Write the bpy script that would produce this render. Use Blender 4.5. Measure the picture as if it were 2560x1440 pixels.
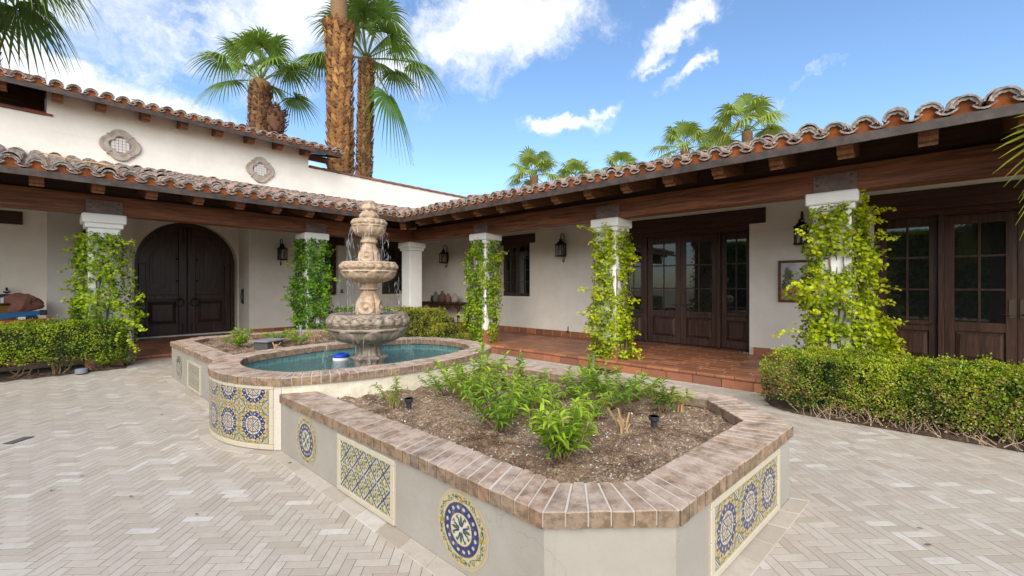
import bpy, math, random
import numpy as np
from mathutils import Vector, Matrix

for o in list(bpy.data.objects):
    bpy.data.objects.remove(o)
SC = bpy.context.scene
COL = SC.collection
RNG = np.random.default_rng(7)
random.seed(7)
pi = math.pi
rad = math.radians

# ------------------------------------------------------------------ camera
TH, FPX, H = 0.740, 1085.33, 1.5
CT, ST = math.cos(TH), math.sin(TH)
cam_d = bpy.data.cameras.new('camera')
cam = bpy.data.objects.new('camera', cam_d)
COL.objects.link(cam)
cam.location = (0, 0, H)
cam.rotation_euler = (pi / 2, 0, TH - pi / 2)
cam_d.sensor_width = 36.0
cam_d.lens = 36.0 * FPX / 2560.0
cam_d.shift_y = -0.0021
cam_d.clip_start = 0.05
cam_d.clip_end = 2000
SC.camera = cam

# ------------------------------------------------------------------ light
SUN_DIR = Vector((-0.62, -0.54, 0.55)).normalized()      # towards the sun
SUN_EL = math.asin(SUN_DIR.z)
SUN_AZ = math.atan2(SUN_DIR.x, SUN_DIR.y)
sl = bpy.data.lights.new('sun', 'SUN')
sl.energy = 1.5
sl.angle = rad(60)
sl.color = (1.0, 0.92, 0.80)
sun = bpy.data.objects.new('sun', sl)
COL.objects.link(sun)
sun.rotation_euler = SUN_DIR.to_track_quat('Z', 'Y').to_euler()
sun.location = (-6, -4, 12)

SC.view_settings.view_transform = 'Standard'
SC.view_settings.look = 'None'
SC.view_settings.gamma = 1.0
SC.view_settings.use_curve_mapping = False
SC.view_settings.exposure = 1.74

def ray(u, v):
    k = (u - 1280) / FPX
    return Vector((CT + k * ST, ST - k * CT, (714.57 - v) / FPX))
def atd(u, v, d):
    return Vector((0, 0, H)) + ray(u, v) * d
def onz(u, v, z):
    r = ray(u, v); return Vector((0, 0, H)) + r * ((z - H) / r.z)
def onx(u, v, x):
    r = ray(u, v); return Vector((0, 0, H)) + r * (x / r.x)
def ony(u, v, y):
    r = ray(u, v); return Vector((0, 0, H)) + r * (y / r.y)
RIGHT = Vector((ST, -CT, 0)); FWD = Vector((CT, ST, 0))

# ------------------------------------------------------------------ sky
W = bpy.data.worlds.new('World')
SC.world = W
W.use_nodes = True
nt = W.node_tree
nt.nodes.clear()
class NB:
    """small node-expression builder"""
    def __init__(s, tree): s.t = tree
    def n(s, typ, **kw):
        nd = s.t.nodes.new(typ)
        for k, v in kw.items():
            if k.startswith('i_'):
                key = k[2:]
                key = int(key) if key.isdigit() else key
                s.put(nd.inputs[key], v)
            else: setattr(nd, k, v)
        return nd
    def put(s, sock, v):
        if isinstance(v, bpy.types.NodeSocket): s.t.links.new(v, sock)
        else: sock.default_value = v
    def m(s, op, a, b=None, c=None, clamp=False):
        nd = s.t.nodes.new('ShaderNodeMath'); nd.operation = op; nd.use_clamp = clamp
        s.put(nd.inputs[0], a)
        if b is not None: s.put(nd.inputs[1], b)
        if c is not None: s.put(nd.inputs[2], c)
        return nd.outputs[0]
    def vm(s, op, a, b=None, out=0):
        nd = s.t.nodes.new('ShaderNodeVectorMath'); nd.operation = op
        s.put(nd.inputs[0], a)
        if b is not None: s.put(nd.inputs[1] if op != 'SCALE' else nd.inputs['Scale'], b)
        return nd.outputs[out]
    def mix(s, f, a, b, mode='MIX'):
        nd = s.t.nodes.new('ShaderNodeMix'); nd.data_type = 'RGBA'; nd.blend_type = mode
        s.put(nd.inputs[0], f); s.put(nd.inputs[6], c4(a)); s.put(nd.inputs[7], c4(b))
        return nd.outputs[2]
    def ramp(s, f, stops, interp='LINEAR'):
        nd = s.t.nodes.new('ShaderNodeValToRGB'); nd.color_ramp.interpolation = interp
        e = nd.color_ramp.elements
        while len(e) < len(stops): e.new(0.5)
        for i, (p, c) in enumerate(stops):
            e[i].position = p; e[i].color = c4(c)
        s.put(nd.inputs[0], f)
        return nd.outputs[0]
    def noise(s, vec, scale, detail=4, rough=0.55, dist=0.0, out=0):
        nd = s.t.nodes.new('ShaderNodeTexNoise')
        if vec is not None: s.put(nd.inputs['Vector'], vec)
        s.put(nd.inputs['Scale'], scale); nd.inputs['Detail'].default_value = detail
        nd.inputs['Roughness'].default_value = rough; nd.inputs['Distortion'].default_value = dist
        return nd.outputs[out]
    def sm(s, x, a, b):
        nd = s.t.nodes.new('ShaderNodeMapRange'); nd.interpolation_type = 'SMOOTHSTEP'
        s.put(nd.inputs[0], x); nd.inputs[1].default_value = a; nd.inputs[2].default_value = b
        return nd.outputs[0]
def c4(c):
    if isinstance(c, bpy.types.NodeSocket): return c
    c = tuple(c)
    return c if len(c) == 4 else c + (1.0,)

b = NB(nt)
tc = b.n('ShaderNodeTexCoord').outputs['Generated']
sky = b.n('ShaderNodeTexSky', sky_type='NISHITA', sun_disc=False, sun_elevation=SUN_EL, sun_rotation=SUN_AZ,
          altitude=100, air_density=1.0, dust_density=0.6, ozone_density=1.6)
sep = b.n('ShaderNodeSeparateXYZ', i_0=tc)
zc = b.m('MAXIMUM', sep.outputs[2], 0.02)
den = b.m('ADD', zc, 0.16)
px_ = b.m('DIVIDE', sep.outputs[0], den); py_ = b.m('DIVIDE', sep.outputs[1], den)
flat = b.n('ShaderNodeCombineXYZ', i_0=px_, i_1=py_, i_2=0.0).outputs[0]
warp = b.vm('SCALE', b.vm('SUBTRACT', b.noise(flat, 0.9, 4, 0.6, out=1), (0.5, 0.5, 0.5)), 0.35)
fw = b.vm('ADD', flat, warp)
n1 = b.noise(fw, 1.15, 9, 0.60)
n2 = b.noise(fw, 4.0, 8, 0.62)
nn = b.m('ADD', b.m('MULTIPLY', n1, 0.72), b.m('MULTIPLY', n2, 0.28))
# how much cloud the sky carries: a bank of cloud to one side thinning out to clear air on the other
dv = ray(300, 120).normalized()
clear = (ray(1900, 500).normalized())
side = b.vm('DOT_PRODUCT', tc, tuple(clear), out=1)
cov = b.m('SUBTRACT', 1.0, b.sm(side, 0.30, 0.80))
thr = b.m('SUBTRACT', 0.66, b.m('MULTIPLY', cov, 0.26))
cl = b.m('DIVIDE', b.m('SUBTRACT', nn, thr), 0.22, clamp=True)
# separate clouds: soft lumps of air direction broken up by the same noise
wv = b.vm('ADD', tc, b.vm('SCALE', b.vm('SUBTRACT', b.noise(tc, 9.0, 7, 0.62, out=1), (0.5, 0.5, 0.5)), 0.16))
def lump(u, v, su, sv, tilt, amp):
    d0 = ray(u, v).normalized()
    ex = d0.cross(Vector((0, 0, 1))).normalized(); ez = ex.cross(d0).normalized()
    a1 = ex * math.cos(tilt) + ez * math.sin(tilt); a2 = -ex * math.sin(tilt) + ez * math.cos(tilt)
    dif = b.vm('SUBTRACT', wv, tuple(d0))
    p = b.m('DIVIDE', b.vm('DOT_PRODUCT', dif, tuple(a1), out=1), su)
    q = b.m('DIVIDE', b.vm('DOT_PRODUCT', dif, tuple(a2), out=1), sv)
    fr = b.m('DIVIDE', b.vm('DOT_PRODUCT', dif, tuple(d0), out=1), 0.6)
    r2 = b.m('ADD', b.m('ADD', b.m('MULTIPLY', p, p), b.m('MULTIPLY', q, q)), b.m('MULTIPLY', fr, fr))
    return b.m('MULTIPLY', b.m('EXPONENT', b.m('MULTIPLY', r2, -1.0)), amp)
lumps = None
for a in ((1405, 312, 0.085, 0.020, 0.06, 1.25), (1490, 285, 0.05, 0.014, 0.45, 0.75), (1700, 70, 0.10, 0.028, 0.62, 1.1),
          (1720, 180, 0.055, 0.018, 0.6, 0.9), (1640, 170, 0.05, 0.012, 0.4, 0.7), (1240, 60, 0.20, 0.10, 0.2, 1.15),
          (1300, 120, 0.10, 0.06, 0.3, 0.85), (2020, 200, 0.22, 0.012, 0.42, 0.42), (1000, 150, 0.09, 0.10, 0.2, 0.9),
          (300, 250, 0.30, 0.05, -0.33, 1.3), (60, 170, 0.12, 0.03, -0.1, 1.0), (730, 40, 0.22, 0.09, 0.1, 0.95), (500, 130, 0.25, 0.08, 0.0, 0.75)):
    l = lump(*a)
    lumps = l if lumps is None else b.m('MAXIMUM', lumps, l)
nb_ = b.m('SUBTRACT', b.noise(wv, 13.0, 9, 0.66), 0.5)
lm = b.m('ADD', lumps, b.m('MULTIPLY', nb_, 1.5))
lm = b.sm(lm, 0.25, 1.10)
mask = b.m('MAXIMUM', b.m('MULTIPLY', b.sm(cl, 0.0, 1.0), 0.88), b.m('MULTIPLY', lm, 0.95))
mask = b.m('MULTIPLY', mask, b.sm(sep.outputs[2], 0.0, 0.10))
shade = b.ramp(b.noise(fw, 2.3, 6, 0.6), [(0.3, (4.5, 4.7, 5.1)), (0.7, (6.2, 6.1, 5.9))])
skyc = b.mix(1.0, sky.outputs[0], (0.88, 1.0, 1.10), 'MULTIPLY')
full = b.mix(mask, skyc, shade)
bg = b.n('ShaderNodeBackground', i_0=full, i_1=0.068)
out = b.n('ShaderNodeOutputWorld', i_0=bg.outputs[0])

# ------------------------------------------------------------------ scene-graph helpers
def wm(o):
    m = o.matrix_basis
    if o.parent is not None:
        m = wm(o.parent) @ o.matrix_parent_inverse @ m
    return m
def attach(o, p):
    o.parent = p
    o.matrix_parent_inverse = wm(p).inverted()
    return o
def thing(name, label, cat, loc=(0, 0, 0), group=None):
    o = bpy.data.objects.new(name, None); COL.objects.link(o)
    o.location = loc; o.empty_display_size = 0.2
    return tag(o, label, cat, group)
def tag(o, label, cat, group=None):
    o['label'] = label; o['category'] = cat
    if group: o['group'] = group
    return o
def kind(o, k): o['kind'] = k; return o
def link(name, me, parent=None, mat4=None):
    o = bpy.data.objects.new(name, me); COL.objects.link(o)
    if mat4 is not None: o.matrix_basis = mat4
    if parent is not None: attach(o, parent)
    return o

class MB:
    def __init__(s): s.v = []; s.f = []; s.mi = []; s.c = []
    def add(s, vs, fs, mi=0, col=None):
        o = len(s.v); s.v.extend([tuple(q) for q in vs])
        for f in fs: s.f.append(tuple(i + o for i in f)); s.mi.append(mi)
        s.c.extend([col if col is not None else (1, 1, 1)] * len(vs))
        return s
    def box(s, x0, x1, y0, y1, z0, z1, mi=0, col=None):
        return s.add([(x0, y0, z0), (x1, y0, z0), (x1, y1, z0), (x0, y1, z0), (x0, y0, z1), (x1, y0, z1), (x1, y1, z1), (x0, y1, z1)],
              [(0, 3, 2, 1), (4, 5, 6, 7), (0, 1, 5, 4), (1, 2, 6, 5), (2, 3, 7, 6), (3, 0, 4, 7)], mi, col)
    def bbox(s, x0, x1, y0, y1, z0, z1, c=0.01, mi=0, col=None):
        """box with chamfered edges"""
        x = (x0, x0 + c, x1 - c, x1); y = (y0, y0 + c, y1 - c, y1); z = (z0, z0 + c, z1 - c, z1)
        V = []; I = {}
        def vid(i, j, k):
            if (i, j, k) not in I:
                I[(i, j, k)] = len(V); V.append((x[i], y[j], z[k]))
            return I[(i, j, k)]
        F = []
        ax = {0: lambda a, p, q: (a, p, q), 1: lambda a, p, q: (q, a, p), 2: lambda a, p, q: (p, q, a)}
        for A in range(3):
            g = ax[A]
            F.append([vid(*g(3, 1, 1)), vid(*g(3, 2, 1)), vid(*g(3, 2, 2)), vid(*g(3, 1, 2))])
            F.append([vid(*g(0, 1, 1)), vid(*g(0, 1, 2)), vid(*g(0, 2, 2)), vid(*g(0, 2, 1))])
        def e(a, b_): return vid(*a), vid(*b_)
        for A in range(3):       # edges along axis A
            for p in (0, 3):
                for q in (0, 3):
                    pi_ = 1 if p == 0 else 2; qi = 1 if q == 0 else 2
                    g = ax[A]
                    a0 = vid(*g(1, p, qi)); a1 = vid(*g(2, p, qi)); b0 = vid(*g(1, pi_, q)); b1 = vid(*g(2, pi_, q))
                    F.append([a0, a1, b1, b0] if (p == 0) != (q == 0) else [a0, b0, b1, a1])
        for i in (0, 3):
            for j in (0, 3):
                for k in (0, 3):
                    ii = 1 if i == 0 else 2; jj = 1 if j == 0 else 2; kk = 1 if k == 0 else 2
                    t = [vid(i, jj, kk), vid(ii, j, kk), vid(ii, jj, k)]
                    n = (i == 3) ^ (j == 3) ^ (k == 3)
                    F.append(t if n else t[::-1])
        return s.add(V, F, mi, col)
    def prism(s, pts, z0, z1, mi=0, col=None, cap=True, bottom=True):
        n = len(pts)
        vs = [(p[0], p[1], z0) for p in pts] + [(p[0], p[1], z1) for p in pts]
        fs = [(i, (i + 1) % n, n + (i + 1) % n, n + i) for i in range(n)]
        if cap: fs.append(tuple(range(n, 2 * n)))
        if bottom: fs.append(tuple(range(n - 1, -1, -1)))
        return s.add(vs, fs, mi, col)
    def tube(s, pts, r, n=6, mi=0, col=None, caps=True):
        pts = [Vector(p) for p in pts]
        if not isinstance(r, (list, tuple)): r = [r] * len(pts)
        vs = []; up = None
        for i, p in enumerate(pts):
            a = pts[max(i - 1, 0)]; c = pts[min(i + 1, len(pts) - 1)]
            d = (c - a)
            d = d.normalized() if d.length > 1e-9 else Vector((0, 0, 1))
            if up is None:
                up = Vector((0, 0, 1)) if abs(d.z) < 0.9 else Vector((1, 0, 0))
            e1 = d.cross(up)
            if e1.length < 1e-6: e1 = d.cross(Vector((0, 1, 0.1)))
            e1.normalize(); e2 = e1.cross(d).normalized(); up = e2
            for j in range(n):
                t = 2 * pi * j / n
                vs.append(p + (e1 * math.cos(t) + e2 * math.sin(t)) * r[i])
        fs = []
        for i in range(len(pts) - 1):
            for j in range(n):
                k = (j + 1) % n
                fs.append((i * n + j, i * n + k, (i + 1) * n + k, (i + 1) * n + j))
        if caps:
            fs.append(tuple(range(n - 1, -1, -1))); o = (len(pts) - 1) * n
            fs.append(tuple(range(o, o + n)))
        return s.add(vs, fs, mi, col)
    def lathe(s, prof, n=24, c=(0, 0), mi=0, col=None, fn=None, caps=True):
        vs = []
        for (r, z) in prof:
            for j in range(n):
                t = 2 * pi * j / n
                rr = r if fn is None else fn(r, z, t)
                vs.append((c[0] + rr * math.cos(t), c[1] + rr * math.sin(t), z))
        fs = []
        for i in range(len(prof) - 1):
            for j in range(n):
                k = (j + 1) % n
                fs.append((i * n + j, i * n + k, (i + 1) * n + k, (i + 1) * n + j))
        if caps:
            if prof[0][0] > 1e-4: fs.append(tuple(range(n - 1, -1, -1)))
            if prof[-1][0] > 1e-4:
                o = (len(prof) - 1) * n; fs.append(tuple(range(o, o + n)))
        return s.add(vs, fs, mi, col)
    def mesh(s, name, mats, smooth=False, colors=False):
        me = bpy.data.meshes.new(name)
        me.from_pydata(s.v, [], s.f)
        for m in (mats if isinstance(mats, (list, tuple)) else [mats]): me.materials.append(m)
        if any(s.mi): me.polygons.foreach_set('material_index', s.mi)
        if smooth: me.polygons.foreach_set('use_smooth', [True] * len(s.f))
        if colors:
            at = me.color_attributes.new('Col', 'FLOAT_COLOR', 'POINT')
            arr = np.ones((len(s.v), 4), dtype=np.float32); arr[:, :3] = np.array(s.c, dtype=np.float32)
            at.data.foreach_set('color', arr.ravel())
        me.update()
        return me
    def build(s, name, mats, parent=None, smooth=False, colors=False, mat4=None):
        return link(name, s.mesh(name, mats, smooth, colors), parent, mat4)

def np_mesh(name, V, F, mat, C=None, smooth=False):
    """V (n,3); F (m,k) one face size; C (n,3)"""
    me = bpy.data.meshes.new(name)
    V = np.asarray(V, dtype=np.float32); F = np.asarray(F, dtype=np.int32)
    m, k = F.shape
    me.vertices.add(len(V)); me.vertices.foreach_set('co', V.ravel())
    me.loops.add(m * k); me.loops.foreach_set('vertex_index', F.ravel())
    me.polygons.add(m); me.polygons.foreach_set('loop_start', np.arange(m, dtype=np.int32) * k)
    try: me.polygons.foreach_set('loop_total', np.full(m, k, dtype=np.int32))
    except Exception: pass
    if smooth: me.polygons.foreach_set('use_smooth', np.ones(m, dtype=bool))
    if C is not None:
        at = me.color_attributes.new('Col', 'FLOAT_COLOR', 'POINT')
        arr = np.ones((len(V), 4), dtype=np.float32); arr[:, :3] = C
        at.data.foreach_set('color', arr.ravel())
    me.materials.append(mat)
    me.update(calc_edges=True); me.validate()
    return me

# leaf templates: (axis, side, normal) coordinates, quads
LEAF_ROUND = (np.array([(0, 0, 0), (.35, .5, .06), (.8, .42, .02), (1, 0, -.08), (.8, -.42, .02), (.35, -.5, .06), (.5, 0, -.05)], dtype=np.float32),
              np.array([(0, 6, 2, 1), (6, 3, 2, 2), (0, 5, 4, 6), (6, 4, 3, 3)], dtype=np.int32))
LEAF_ROUND = (LEAF_ROUND[0], np.array([(0, 6, 1), (1, 6, 2), (2, 6, 3), (3, 6, 4), (4, 6, 5), (5, 6, 0)], dtype=np.int32))
LEAF_QUAD = (np.array([(0, 0, 0), (.5, .5, .1), (1, 0, 0), (.5, -.5, .1)], dtype=np.float32), np.array([(0, 2, 1), (0, 3, 2)], dtype=np.int32))
LEAF_LANCE = (np.array([(0, 0, 0), (.3, .5, .10), (.3, -.5, .10), (.36, 0, 0), (.68, .36, .02), (.68, -.36, .02), (.7, 0, -.09), (1, 0, -.34)], dtype=np.float32),
              np.array([(0, 3, 1), (0, 2, 3), (1, 3, 6), (1, 6, 4), (2, 5, 6), (2, 6, 3), (4, 6, 7), (5, 7, 6)], dtype=np.int32))
def leaves(P, D, N, L, Wd, C, tmpl):
    T, F = tmpl
    P = np.asarray(P, np.float32); D = np.asarray(D, np.float32); N = np.asarray(N, np.float32)
    D = D / (np.linalg.norm(D, axis=1, keepdims=True) + 1e-9)
    S = np.cross(N, D); S /= (np.linalg.norm(S, axis=1, keepdims=True) + 1e-9)
    M = np.cross(D, S)
    L = np.broadcast_to(np.asarray(L, np.float32), (len(P),)); Wd = np.broadcast_to(np.asarray(Wd, np.float32), (len(P),))
    V = (P[:, None, :] + D[:, None, :] * (T[None, :, 0:1] * L[:, None, None]) + S[:, None, :] * (T[None, :, 1:2] * Wd[:, None, None])
         + M[:, None, :] * (T[None, :, 2:3] * L[:, None, None]))
    n, k = len(P), len(T)
    Fa = (F[None] + (np.arange(n) * k)[:, None, None]).reshape(-1, F.shape[1])
    Ca = np.repeat(np.asarray(C, np.float32), k, axis=0)
    return V.reshape(-1, 3), Fa, Ca
def unit(n): 
    v = RNG.normal(size=(n, 3)); return v / np.linalg.norm(v, axis=1, keepdims=True)
def smoothstep(a, b_, x):
    t = min(max((x - a) / (b_ - a), 0), 1); return t * t * (3 - 2 * t)
def ground_h(x, y): return 0.10 * smoothstep(8.7, 10.2, y)
# ------------------------------------------------------------------ materials
def material(name, fn):
    m = bpy.data.materials.new(name); m.use_nodes = True
    t = m.node_tree; t.nodes.clear()
    b = NB(t)
    b.oc = b.n('ShaderNodeTexCoord').outputs['Object']
    b.wp = b.n('ShaderNodeNewGeometry').outputs['Position']
    oi = b.n('ShaderNodeObjectInfo').outputs['Random']
    at = b.n('ShaderNodeAttribute', attribute_name='rnd').outputs['Fac']
    b.rnd = b.m('FRACT', b.m('ADD', oi, at))
    b.col = b.n('ShaderNodeAttribute', attribute_name='Col').outputs['Color']
    d = fn(b)
    p = b.n('ShaderNodeBsdfPrincipled')
    b.put(p.inputs['Base Color'], c4(d['base']))
    b.put(p.inputs['Roughness'], d.get('rough', 0.7))
    b.put(p.inputs['Metallic'], d.get('metal', 0.0))
    b.put(p.inputs['Specular IOR Level'], d.get('spec', 0.4))
    if 'coat' in d: p.inputs['Coat Weight'].default_value = d['coat']; p.inputs['Coat Roughness'].default_value = 0.12
    if 'trans' in d:
        p.inputs['Transmission Weight'].default_value = d['trans']; p.inputs['IOR'].default_value = d.get('ior', 1.33)
    if 'bump' in d:
        bm_ = b.n('ShaderNodeBump', i_Height=d['bump'], i_Strength=d.get('bs', 0.3), i_Distance=d.get('bd', 0.01))
        t.links.new(bm_.outputs[0], p.inputs['Normal'])
    sh = p.outputs[0]
    if 'transl' in d:
        tr = b.n('ShaderNodeBsdfTranslucent'); b.put(tr.inputs[0], c4(d['tcol']))
        mx = b.n('ShaderNodeMixShader', i_0=d['transl']); t.links.new(sh, mx.inputs[1]); t.links.new(tr.outputs[0], mx.inputs[2])
        sh = mx.outputs[0]
    if 'alpha' in d:
        tr = b.n('ShaderNodeBsdfTransparent'); mx = b.n('ShaderNodeMixShader')
        b.put(mx.inputs[0], d['alpha']); t.links.new(tr.outputs[0], mx.inputs[1]); t.links.new(sh, mx.inputs[2]); sh = mx.outputs[0]
    o = b.n('ShaderNodeOutputMaterial'); t.links.new(sh, o.inputs[0])
    return m
def stretched(b, vec, sx, sy, sz):
    return b.vm('MULTIPLY', vec, (sx, sy, sz))

def f_stucco(col, dark, stain=0.5):
    def fn(b):
        n = b.noise(b.wp, 2.2, 6, 0.65); f = b.noise(b.wp, 38, 5, 0.6); big = b.noise(b.wp, 0.6, 3, 0.5)
        spots = b.m('MULTIPLY', b.sm(b.noise(b.wp, 5.5, 7, 0.75, 0.6), 0.66, 0.78), stain)
        c = b.mix(b.sm(n, 0.3, 0.75), dark, col)
        c = b.mix(b.m('MULTIPLY', b.sm(big, 0.45, 0.7), 0.35), c, dark)
        c = b.mix(spots, c, tuple(q * 0.78 for q in dark))
        streak = b.m('MULTIPLY', b.sm(b.noise(stretched(b, b.wp, 9, 9, .8), 1.0, 5, 0.7), 0.58, 0.75), 0.30 * stain)
        c = b.mix(streak, c, tuple(q * w for q, w in zip(dark, (0.70, 0.66, 0.58))))
        vor = b.n('ShaderNodeTexVoronoi', feature='DISTANCE_TO_EDGE'); b.put(vor.inputs['Vector'], b.vm('ADD', b.wp, b.vm('SCALE', b.noise(b.wp, 3.0, 4, .6, out=1), .5))); vor.inputs['Scale'].default_value = 1.3
        crack = b.m('MULTIPLY', b.m('SUBTRACT', 1.0, b.sm(vor.outputs[0], 0.0, 0.006)), b.m('MULTIPLY', b.sm(big, 0.45, 0.6), 0.5 * stain))
        c = b.mix(crack, c, tuple(q * 0.5 for q in dark))
        hgt = b.m('ADD', b.m('MULTIPLY', f, 0.5), b.m('MULTIPLY', b.noise(b.wp, 7, 4, 0.6), 1.4))
        return dict(base=c, rough=0.85, bump=hgt, bs=0.22, bd=0.012, spec=0.25)
    return fn
M = {}
M['stucco'] = material('stucco', f_stucco((0.85, 0.80, 0.725), (0.76, 0.71, 0.635)))
M['stucco_white'] = material('stucco_white', f_stucco((0.86, 0.845, 0.81), (0.80, 0.78, 0.745), 0.2))
M['plaster'] = material('plaster', f_stucco((0.37, 0.345, 0.305), (0.315, 0.29, 0.25), 0.9))
def f_waterline(b):
    sp = b.n('ShaderNodeSeparateXYZ', i_0=b.wp)
    n = b.noise(b.wp, 9, 7, 0.7); r = b.noise(b.wp, 14, 6, 0.75, 0.5)
    c = b.mix(b.sm(n, 0.35, 0.65), (0.62, 0.55, 0.40), (0.72, 0.68, 0.58))
    c = b.mix(b.m('MULTIPLY', b.sm(r, 0.60, 0.68), 0.85), c, (0.24, 0.12, 0.045))
    return dict(base=c, rough=0.85, bump=n, bs=0.3, bd=0.01)
M['stained_plaster'] = material('stained_plaster', f_waterline)

def f_wood(light, dark, rough=0.55, grain=1.0, up=False):
    def fn(b):
        if up: b.oc = b.n('ShaderNodeCombineXYZ', i_0=(sp_ := b.n('ShaderNodeSeparateXYZ', i_0=b.oc)).outputs[2], i_1=sp_.outputs[0], i_2=sp_.outputs[1]).outputs[0]
        v = b.vm('ADD', b.oc, b.n('ShaderNodeCombineXYZ', i_0=b.m('MULTIPLY', b.rnd, 37.0), i_1=b.m('MULTIPLY', b.rnd, 11.0), i_2=0.0).outputs[0])
        wv = b.vm('ADD', v, b.vm('SCALE', b.vm('SUBTRACT', b.noise(stretched(b, v, .9, 3.5, 3.5), 1.0, 3, 0.5, out=1), (.5, .5, .5)), 0.10))
        g = b.noise(stretched(b, wv, 1.2, 26 * grain, 26 * grain), 1.0, 8, 0.65)
        g2 = b.noise(stretched(b, wv, 3.0, 90, 90), 1.0, 3, 0.5)
        big = b.noise(stretched(b, v, .8, 2, 2), 1.0, 3, 0.5)
        c = b.mix(b.sm(g, 0.36, 0.66), dark, light)
        c = b.mix(b.m('MULTIPLY', b.sm(g2, 0.52, 0.7), 0.55), c, tuple(q * 0.55 for q in dark))
        c = b.mix(b.m('MULTIPLY', b.sm(big, 0.5, 0.8), 0.45), c, tuple(q * 1.25 for q in light))
        return dict(base=c, rough=rough, bump=b.m('ADD', g, b.m('MULTIPLY', g2, 0.5)), bs=0.25, bd=0.004, spec=0.35)
    return fn
M['beam'] = material('beam_wood', f_wood((0.27, 0.098, 0.044), (0.105, 0.036, 0.018)))
M['rafter'] = material('rafter_wood', f_wood((0.22, 0.092, 0.043), (0.115, 0.048, 0.024)))
M['rafter_end'] = material('rafter_end_grain', f_wood((0.25, 0.10, 0.040), (0.15, 0.058, 0.024)))
M['deck'] = material('soffit_boards', f_wood((0.075, 0.034, 0.020), (0.036, 0.017, 0.011)))
M['lintel'] = material('lintel_wood', f_wood((0.080, 0.034, 0.021), (0.040, 0.018, 0.012)))
M['door'] = material('dark_door_wood', f_wood((0.085, 0.045, 0.032), (0.038, 0.021, 0.016), 0.33, 1.0, True))
M['table'] = material('table_wood', f_wood((0.085, 0.035, 0.014), (0.035, 0.015, 0.008), 0.5))
M['frame_wood'] = material('picture_frame_wood', f_wood((0.20, 0.075, 0.02), (0.10, 0.035, 0.01), 0.4))
M['iron'] = material('black_iron', lambda b: dict(base=b.mix(b.noise(b.oc, 30, 3), (0.008, 0.008, 0.008), (0.02, 0.018, 0.016)), rough=0.5, metal=0.3))
M['bronze'] = material('bronze_hardware', lambda b: dict(base=(0.10, 0.075, 0.055), rough=0.42, metal=0.7))
M['gutter'] = material('dark_metal_drip', lambda b: dict(base=b.mix(b.sm(b.noise(b.wp, 6, 6, 0.7), 0.35, 0.7), (0.034, 0.022, 0.016), (0.080, 0.056, 0.044)), rough=0.45, metal=0.0))
M['steel'] = material('bracket_steel', lambda b: dict(base=b.mix(b.sm(b.noise(b.oc, 9, 6, 0.7), 0.35, 0.7), (0.14, 0.088, 0.075), (0.23, 0.16, 0.14)), rough=0.5, metal=0.0, bump=b.noise(b.oc, 30, 4), bs=0.1, bd=0.005))

def f_rooftile(b):
    n = b.noise(b.wp, 9, 6, 0.7); f = b.noise(b.wp, 60, 4, 0.6); lich = b.noise(b.wp, 22, 6, 0.75)
    base = b.ramp(b.rnd, [(0, (0.34, 0.145, 0.085)), (.3, (0.38, 0.22, 0.155)), (.55, (0.27, 0.15, 0.105)), (.8, (0.42, 0.27, 0.20)), (1, (0.30, 0.11, 0.06))])
    c = b.mix(b.m('MULTIPLY', b.sm(n, 0.36, 0.62), 0.75), base, (0.27, 0.225, 0.19))
    c = b.mix(b.m('MULTIPLY', b.sm(lich, 0.56, 0.72), 0.65), c, (0.40, 0.37, 0.33))
    return dict(base=c, rough=0.88, bump=b.m('ADD', n, f), bs=0.25, bd=0.006, spec=0.2)
M['rooftile'] = material('clay_roof_tile', f_rooftile)
def f_tilerim(b):
    n = b.noise(b.wp, 24, 5, 0.7)
    return dict(base=b.mix(b.sm(n, 0.35, 0.7), (0.17, 0.135, 0.115), (0.45, 0.41, 0.37)), rough=0.92, bump=n, bs=0.3, bd=0.004, spec=0.2)
M['tilerim'] = material('weathered_tile_rim', f_tilerim)
def f_mortar(b):
    n = b.noise(b.wp, 30, 6, 0.7)
    return dict(base=b.mix(b.sm(n, 0.3, 0.7), (0.25, 0.235, 0.215), (0.46, 0.44, 0.41)), rough=0.95, bump=n, bs=0.5, bd=0.01, spec=0.2)
M['mortar'] = material('roof_mortar', f_mortar)
def f_orange(b):
    n = b.noise(b.wp, 12, 5, 0.65)
    c = b.mix(b.sm(n, 0.35, 0.7), (0.40, 0.115, 0.028), (0.22, 0.062, 0.02))
    c = b.mix(b.m('MULTIPLY', b.sm(b.rnd, 0.6, 1.0), 0.6), c, (0.15, 0.048, 0.02))
    return dict(base=c, rough=0.8, bump=n, bs=0.15, bd=0.005, spec=0.25)
M['closure'] = material('orange_clay_closure', f_orange)
M['ridge_tile'] = material('parapet_tile', lambda b: dict(base=b.mix(b.sm(b.noise(b.wp, 5, 6, 0.7), .35, .7), b.ramp(b.rnd, [(0, (0.25, 0.062, 0.03)), (.5, (0.16, 0.07, 0.045)), (1, (0.30, 0.10, 0.05))]), (0.13, 0.075, 0.055)), rough=0.75))

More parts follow.
